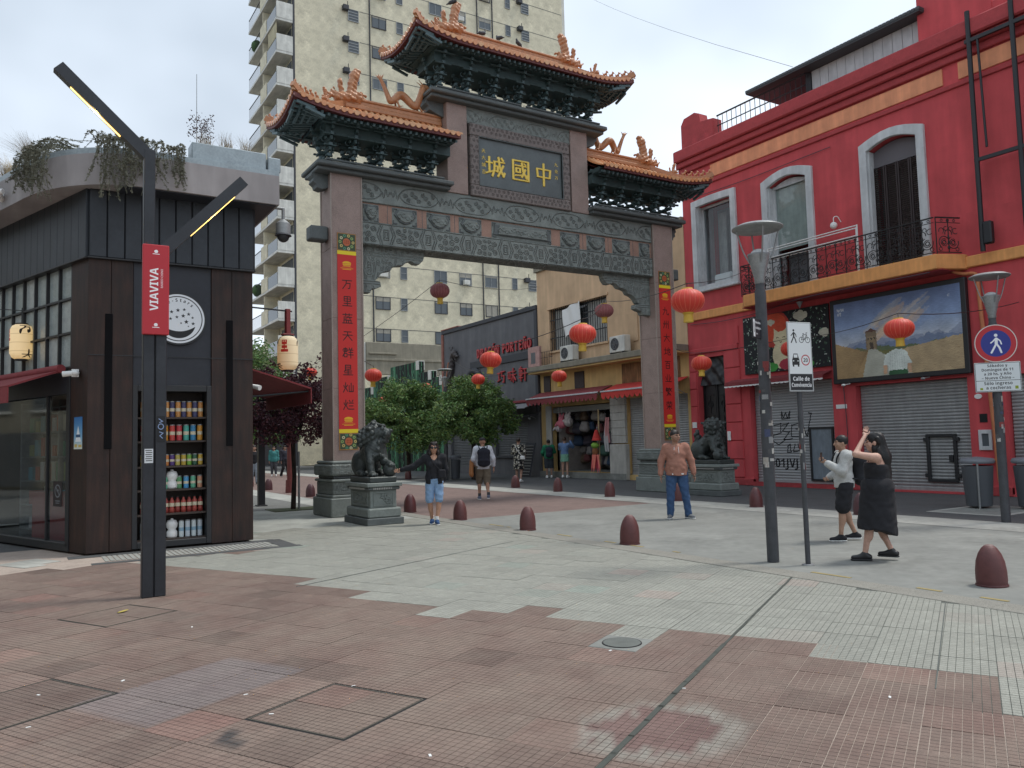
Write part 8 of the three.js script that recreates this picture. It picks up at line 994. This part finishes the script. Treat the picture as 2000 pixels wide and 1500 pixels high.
  if (o.hairLen === 'bob') { for (const q of [-1, 1]) HK([q * .07, .03, -.01], [q * .088, -.13, -.0], .034, .045, .03); HK([0, .03, -.07], [0, -.13, -.06], .06, .07, .04); HK([-.05, .1, .03], [.05, .1, .03], .03, .03, .03); hc.warp((x, y, z) => .012 * noise.noise(x * 30, y * 18, z * 30)); hc.cut(hr([0, -.05, .11]), [.058, .1, .07]); }
  if (o.hairLen === 'long') { HK([0, .05, -.06], [0, -.2, -.1], .075, .1, .05); HK([0, -.2, -.1], [.02, -.5, -.13], .1, .07, .05); HK([.06, -.1, -.03], [.09, -.4, -.07], .05, .04, .04); HK([-.06, -.1, -.05], [-.08, -.42, -.1], .05, .04, .04); hc.warp((x, y, z) => .009 * Math.sin(x * 90 + 4 * noise.noise(x * 9, y * 5, z * 9)) + .008 * noise.noise(x * 20, y * 8, z * 20)); }
  new B().add(hc.geo()).mesh(o.cap ? 'cap' : 'hair', o.capM || hm, t);
  if (o.glasses) { const g = new B(); for (const q of [-1, 1]) { const p = hr([q * .034, .006, .1]); g.add(new THREE.SphereGeometry(1, 12, 8), new THREE.Matrix4().compose(V(...p), new THREE.Quaternion().setFromAxisAngle(V(0, 1, 0), hy + q * .25), V(.031, .025, .009))); g.rod(V(...hr([q * .065, .01, .09])), V(...hr([q * .083, .005, -.01])), .004, .004, 5); } g.rod(V(...hr([-.012, .012, .108])), V(...hr([.012, .012, .108])), .004).mesh('sunglasses', M.darkGlass, t); }
  if (o.extra) o.extra(t, J, hr); return t;
}
function backpack(t, m, w = .15, h = .22, zc = -.2, y = 1.2, d = .1) { const g = sub('backpack', t); const f = new Field([-.3, y - .4, zc - .25], [.3, y + .35, zc + .2], .016); f.ell([0, y, zc], [w, h, d], .03).cap([-w * .6, y + h * .5, zc], [w * .6, y + h * .5, zc], d * .8, d * .8, .04).cap([-w * .55, y - h * .6, zc], [w * .55, y - h * .6, zc], d * .85, d * .85, .05).cap([-w * .45, y - h * .35, zc - d * .7], [w * .45, y - h * .35, zc - d * .7], d * .5, d * .5, .02); new B().add(f.geo()).mesh('bag_body', m, g); for (const s of [-1, 1]) new B().tube([V(s * .1, y + h * .75, zc + .05), V(s * .12, 1.47, -.03), V(s * .125, 1.4, .1), V(s * .13, 1.22, .14), V(s * .155, 1.05, .05), V(s * .13, y - h * .6, zc + .06)], .014, 20, 6).mesh('strap', m, g); new B().tube([V(-.03, y + h * .95, zc), V(0, y + h * 1.12, zc), V(.03, y + h * .95, zc)], .008, 8, 5).mesh('handle', m, g); return g; }
const facing = (p) => Math.atan2(-p.x, -p.z), cotton = (c, s = .25) => mat(c, .92, { map: 'mottle', scale: s, bump: .0015, bscale: .12 });
{
  const blk = cotton([.018, .018, .022]), den = cotton([.045, .095, .2]), p1 = G(850, 1024);
  person('woman in black jacket and denim shorts resting her hand on the lion statue', p1, facing(p1), { H: 1.64, fat: 1.02, skin: [.46, .25, .16], hair: [.022, .012, .01], hairLen: 'bob', glasses: true, bust: true, J: { elR: [-.44, 1.2, -.03], wrR: [-.68, 1.15, -.06], elL: [.24, 1.13, -.06], wrL: [.2, .92, -.06], knL: [.095, .49, .03], anL: [.04, .085, .07], knR: [-.105, .49, .02], anR: [-.06, .085, -.1], hipL: [.085, .9, 0] }, handR: [-1, -.12, 0], twistR: 0, inner: { name: 'black_top', m: blk, hem: .93 }, top: { name: 'jacket', m: cotton([.013, .014, .018]), sleeve: 1.96, hem: .84, flare: true, open: .07, e: .018 }, bottom: { name: 'denim_shorts', m: cotton([.24, .37, .56]), type: 'legs', len: .92, e: .012 }, shoe: cotton([.03, .08, .2]), sole: M.white, sock: M.white, extra: (t) => { const g = sub('shoulder_bag', t); new B().cbox(.08, .24, .96, 1.14, .09, .16, .02).mesh('pouch', blk, g); new B().tube([V(-.1, 1.44, .03), V(-.02, 1.3, .15), V(.12, 1.12, .15)], .009, 12, 5).mesh('strap', blk, g); } });
  const p2 = G(945, 976); person('man in white shirt and khaki shorts walking off with a dark backpack', p2, facing(p2) + Math.PI + .12, { H: 1.74, fat: 1.12, skin: [.42, .23, .15], hair: [.02, .016, .013], cap: true, capM: cotton([.03, .025, .028]), J: { knL: [.1, .5, .12], anL: [.1, .085, .12], toeL: [.02, 0, .17], knR: [-.1, .48, -.02], anR: [-.1, .13, -.26], elR: [-.27, 1.12, -.05], wrR: [-.3, .88, .03], elL: [.26, 1.12, -.04], wrL: [.22, .98, .14] }, top: { name: 'white_shirt', m: cotton([.6, .62, .66]), sleeve: 1.75, hem: .84, flare: true, e: .024 }, bottom: { name: 'khaki_shorts', m: cotton([.17, .14, .1]), type: 'legs', len: 1.02, e: .03 }, shoe: cotton([.12, .14, .2]), sole: M.white, sock: M.greyTrim, gripL: true, extra: (t) => { backpack(t, cotton([.016, .018, .028]), .17, .27, -.23, 1.17, .1); const f = new Field([.1, .6, -.2], [.55, 1.2, .35], .016); f.cap([.33, .74, .02], [.31, 1.04, .04], .085, .08, .03, [0, .75]).ell([.32, .7, .02], [.06, .08, .09], .03); new B().add(f.geo()).mesh('tan_bag', mat([.32, .13, .04], .6), t); } });
  const p7 = G(1325, 1013); person('man in dusty pink hoodie and blue jeans standing on the road', p7, facing(p7) + .1, { H: 1.74, fat: 1.17, belly: true, skin: [.36, .2, .135], hair: [.03, .027, .025], headYaw: .6, headDy: .02, J: { hipL: [.09, .9, 0], hipR: [-.09, .9, 0], knL: [.15, .49, .03], anL: [.2, .085, -.01], knR: [-.13, .49, .03], anR: [-.15, .085, 0], toeL: [.1, 0, .14], toeR: [-.05, 0, .16], elL: [.29, 1.12, -.02], wrL: [.33, .87, .03], elR: [-.29, 1.12, -.03], wrR: [-.31, .86, .04] }, top: { name: 'pink_hoodie', m: cotton([.37, .175, .125]), sleeve: 1.93, hem: .84, hood: true, flare: true, e: .018, wr: .005 }, bottom: { name: 'blue_jeans', m: den, type: 'legs', len: 1.97, e: .02 }, shoe: cotton([.18, .19, .2]), sole: M.white, extra: (t) => { new B().add(new THREE.TorusGeometry(.036, .009, 6, 14), M4(.326, .885, .028, 1.5, 0, 0)).mesh('watch', M.black, t); for (const s of [-1, 1]) new B().rod(V(s * .04, 1.4, .125), V(s * .045, 1.27, .155), .005).mesh('drawstring', M.white, t); new B().box(-.1, .12, .86, .885, .163, .166).mesh('hem_tag', M.white, t); const f = new Field([-.2, .9, .05], [.2, 1.15, .3], .014); f.cap([-.1, .97, .15], [.1, .97, .15], .05, .05, .02, [2, .5]).cap([-.07, 1.05, .16], [.07, 1.05, .16], .03, .03, .02, [2, .5]); new B().add(f.geo()).mesh('front_pocket', cotton([.35, .165, .118]), t); } });
  const left = Math.atan2(-RGT.x, -RGT.z), p8 = G(1655, 1056); person('boy in pale hoodie and black shorts filming with a phone, big backpack on', p8, left - .12, { H: 1.58, fat: .98, skin: [.42, .25, .17], hair: [.014, .012, .012], J: { knL: [.09, .49, .08], anL: [.09, .085, .12], knR: [-.09, .49, .0], anR: [-.09, .1, -.16], toeL: [.01, 0, .18], toeR: [-.01, 0, .17], elL: [.21, 1.13, .08], wrL: [.12, 1.27, .3], elR: [-.23, 1.1, .02], wrR: [-.14, 1.02, .2] }, handL: [0, .6, .6], gripL: true, gripR: true, top: { name: 'pale_hoodie', m: cotton([.52, .52, .5]), sleeve: 1.9, hem: .86, hood: true, flare: true, e: .026, wr: .005 }, bottom: { name: 'black_shorts', m: blk, type: 'legs', len: .85, e: .03 }, shoe: blk, sole: M.white, extra: (t) => { backpack(t, cotton([.02, .021, .026]), .165, .27, -.26, 1.16, .12); const g = sub('phone', t); new B().cbox(-.037, .037, -.075, .075, -.005, .005, .004).mesh('case', M.black, g); g.position.set(.12, 1.37, .37); g.rotation.set(-.1, .1, .1); new B().box(-.033, .033, -.068, .068, .005, .006).mesh('lens_side', M.darkGlass, g); const p = sub('belt_bag', t); new B().cbox(-.24, -.1, .92, 1.04, .05, .14, .03).mesh('pouch', blk, p); } });
  const p9 = G(1722, 1094); person('woman in long black dress walking with one hand on her black hair', p9, left - .45, { H: 1.6, fat: 1.22, skin: [.55, .33, .25], hair: [.01, .009, .011], hairLen: 'long', bust: true, headYaw: .1, J: { elL: [.3, 1.44, .24], wrL: [.08, 1.68, .12], elR: [-.24, 1.12, -.06], wrR: [-.22, .9, .02], knL: [.09, .5, .12], anL: [.1, .085, .2], knR: [-.09, .49, .03], anR: [-.08, .12, -.13], toeL: [.02, 0, .17], toeR: [-.02, 0, .17] }, handL: [-.6, .75, -.1], twistL: 2.5, top: { name: 'dress_bodice', m: blk, hem: .95, e: .012, strapless: true }, bottom: { name: 'dress_skirt', m: blk, type: 'skirt', hem: .38, r: .265, waist: 1.1, e: .03, dz: .04, round: 1, dip: .05, wr: .006 }, shoe: mat([.015, .015, .017], .4), sole: mat([.03, .03, .032], .6), extra: (t) => { for (const s of [-1, 1]) new B().tube([V(s * .09, 1.3, .1), V(s * .1, 1.42, .06), V(s * .1, 1.45, -.02), V(s * .09, 1.38, -.1), V(s * .08, 1.28, -.11)], .007, 14, 5).mesh('dress_strap', blk, t); } });
  const p3 = G(1014, 942), flor = canvasTex(256, 256, (g, w) => { g.fillStyle = '#16161a'; g.fillRect(0, 0, w, w); for (let k = 0; k < 26; k++) { g.save(); g.translate(rnd() * w, rnd() * w); g.rotate(rnd() * 6); g.fillStyle = ['#d8d4c8', '#bdb8a6', '#8e8a7c'][k % 3]; for (let q = 0; q < 5; q++) { g.rotate(1.257); g.beginPath(); g.ellipse(14, 0, 13, 5, 0, 0, 7); g.fill(); } g.restore(); } }); flor.wrapS = flor.wrapT = THREE.RepeatWrapping; flor.repeat.set(2.2, 2.2); const fm = printed(flor, .9);
  person('woman in black floral dress with white shoulder bag seen from behind', p3, facing(p3) + Math.PI - .3, { H: 1.72, cell: .02, fat: 1.08, skin: [.42, .25, .18], hair: [.03, .02, .016], J: { knL: [.1, .5, .07], anL: [.1, .085, .06], anR: [-.1, .1, -.12], elL: [.26, 1.12, .03], wrL: [.16, 1.05, .22], elR: [-.26, 1.12, .0], wrR: [-.2, .98, .18] }, top: { name: 'floral_top', m: fm, sleeve: .95, hem: .9, e: .02 }, bottom: { name: 'floral_skirt', m: fm, type: 'skirt', hem: .5, r: .23, e: .025, waist: 1.1 }, shoe: M.white, extra: (t) => { new B().cbox(-.3, -.12, .88, 1.02, -.2, -.1, .02).mesh('white_bag', M.white, t); new B().tube([V(.12, 1.44, -.08), V(0, 1.25, -.16), V(-.2, 1.0, -.17)], .009, 12, 5).mesh('bag_strap', M.white, t); } });
  const p4 = G(1073, 933); person('person in green hoodie with dark backpack facing the shop', p4, facing(p4) + Math.PI + .1, { H: 1.62, cell: .02, fat: 1.15, skin: [.34, .2, .14], hair: [.02, .015, .013], J: { elR: [-.27, 1.15, .06], wrR: [-.2, 1.1, .26], elL: [.28, 1.13, .05], wrL: [.24, 1.0, .24] }, top: { name: 'green_hoodie', m: cotton([.02, .2, .1]), sleeve: 1.9, hem: .86, hood: true, flare: true, e: .028 }, bottom: { name: 'dark_shorts', m: cotton([.04, .05, .06]), type: 'legs', len: .95, e: .03 }, shoe: M.white, extra: (t) => backpack(t, cotton([.02, .022, .04]), .15, .24, -.23, 1.15, .1) });
  const p5 = onX(1103, 915, 19.7); p5.y = .24; person('woman in blue denim jacket and mint skirt reaching up at the shop', { x: 19.72, y: .02, z: p5.z }, facing(p5) + Math.PI - .35, { H: 1.68, cell: .02, skin: [.5, .3, .22], hair: [.12, .07, .04], J: { elR: [-.3, 1.3, .2], wrR: [-.16, 1.55, .3], elL: [.27, 1.22, .18], wrL: [.12, 1.5, .3] }, handR: [0, 1, .2], handL: [0, 1, .2], top: { name: 'denim_jacket', m: cotton([.13, .22, .4]), sleeve: 1.9, hem: .98, e: .024 }, bottom: { name: 'mint_skirt', m: cotton([.2, .42, .3]), type: 'skirt', hem: .68, r: .21, e: .015, waist: 1.06 }, shoe: M.white });
  const q1 = G(497, 946), q2 = G(535, 930), q3 = G(556, 931); const far = { cell: .024, hair: [.025, .018, .015], shoe: M.black };
  person('pedestrian in black shirt and pale jeans beyond the kiosk', q1, facing(q1), { ...far, H: 1.72, top: { name: 'black_shirt', m: blk, sleeve: .9, hem: .88, e: .02 }, bottom: { name: 'pale_jeans', m: cotton([.3, .36, .42]), type: 'legs', len: 1.95, e: .02 } });
  person('pedestrian in teal checked shirt beyond the kiosk', q2, facing(q2), { ...far, H: 1.66, fat: 1.1, top: { name: 'teal_shirt', m: cotton([.05, .22, .22]), sleeve: 1.8, hem: .82, flare: true, e: .03 }, bottom: { name: 'grey_trousers', m: cotton([.08, .085, .1]), type: 'legs', len: 1.8, e: .02 }, shoe: M.white });
  person('pedestrian in dark clothes walking beside the red post', q3, facing(q3) + .6, { ...far, H: 1.68, J: { knL: [.1, .5, .12], anL: [.1, .085, .16], anR: [-.1, .1, -.2] }, top: { name: 'dark_jacket', m: cotton([.03, .03, .045]), sleeve: 1.9, hem: .84, e: .024 }, bottom: { name: 'dark_trousers', m: blk, type: 'legs', len: 1.96, e: .02 } });
  // pigeons on the ridge
  const pf = new Field([-.1, -.02, -.2], [.1, .26, .16], .011); pf.cap([0, .1, -.08], [0, .13, .05], .05, .055, .03).cap([0, .16, .07], [0, .2, .09], .032, .028, .02).cap([0, .2, .11], [0, .19, .135], .01, .005, .006).cap([0, .09, -.1], [0, .06, -.19], .03, .014, .02).cap([.02, .06, 0], [.02, 0, .01], .008, .007, .005).cap([-.02, .06, 0], [-.02, 0, .01], .008, .007, .005); const pg = pf.geo(), pm = mat([.045, .047, .055], .7); let pr;
  const RX = (px, py) => onZ(px, py, -18.25).x; [[885, 8, 13.37], [942, 66, 12.72], [975, 78, 12.72], [1013, 95, 12.72]].forEach(([px, py, y], i) => { const p = [RX(px, py), y, -18.25]; if (!pr) { pr = thing('pigeon', 'dark pigeon perched on the top ridge of the gate', 'bird', p, .8, 'pigeons on the gate ridge'); new B().add(pg).mesh('body', pm, pr); } else copyOf(pr, p, i * 1.7); });
}

renderer.render(scene, camera);
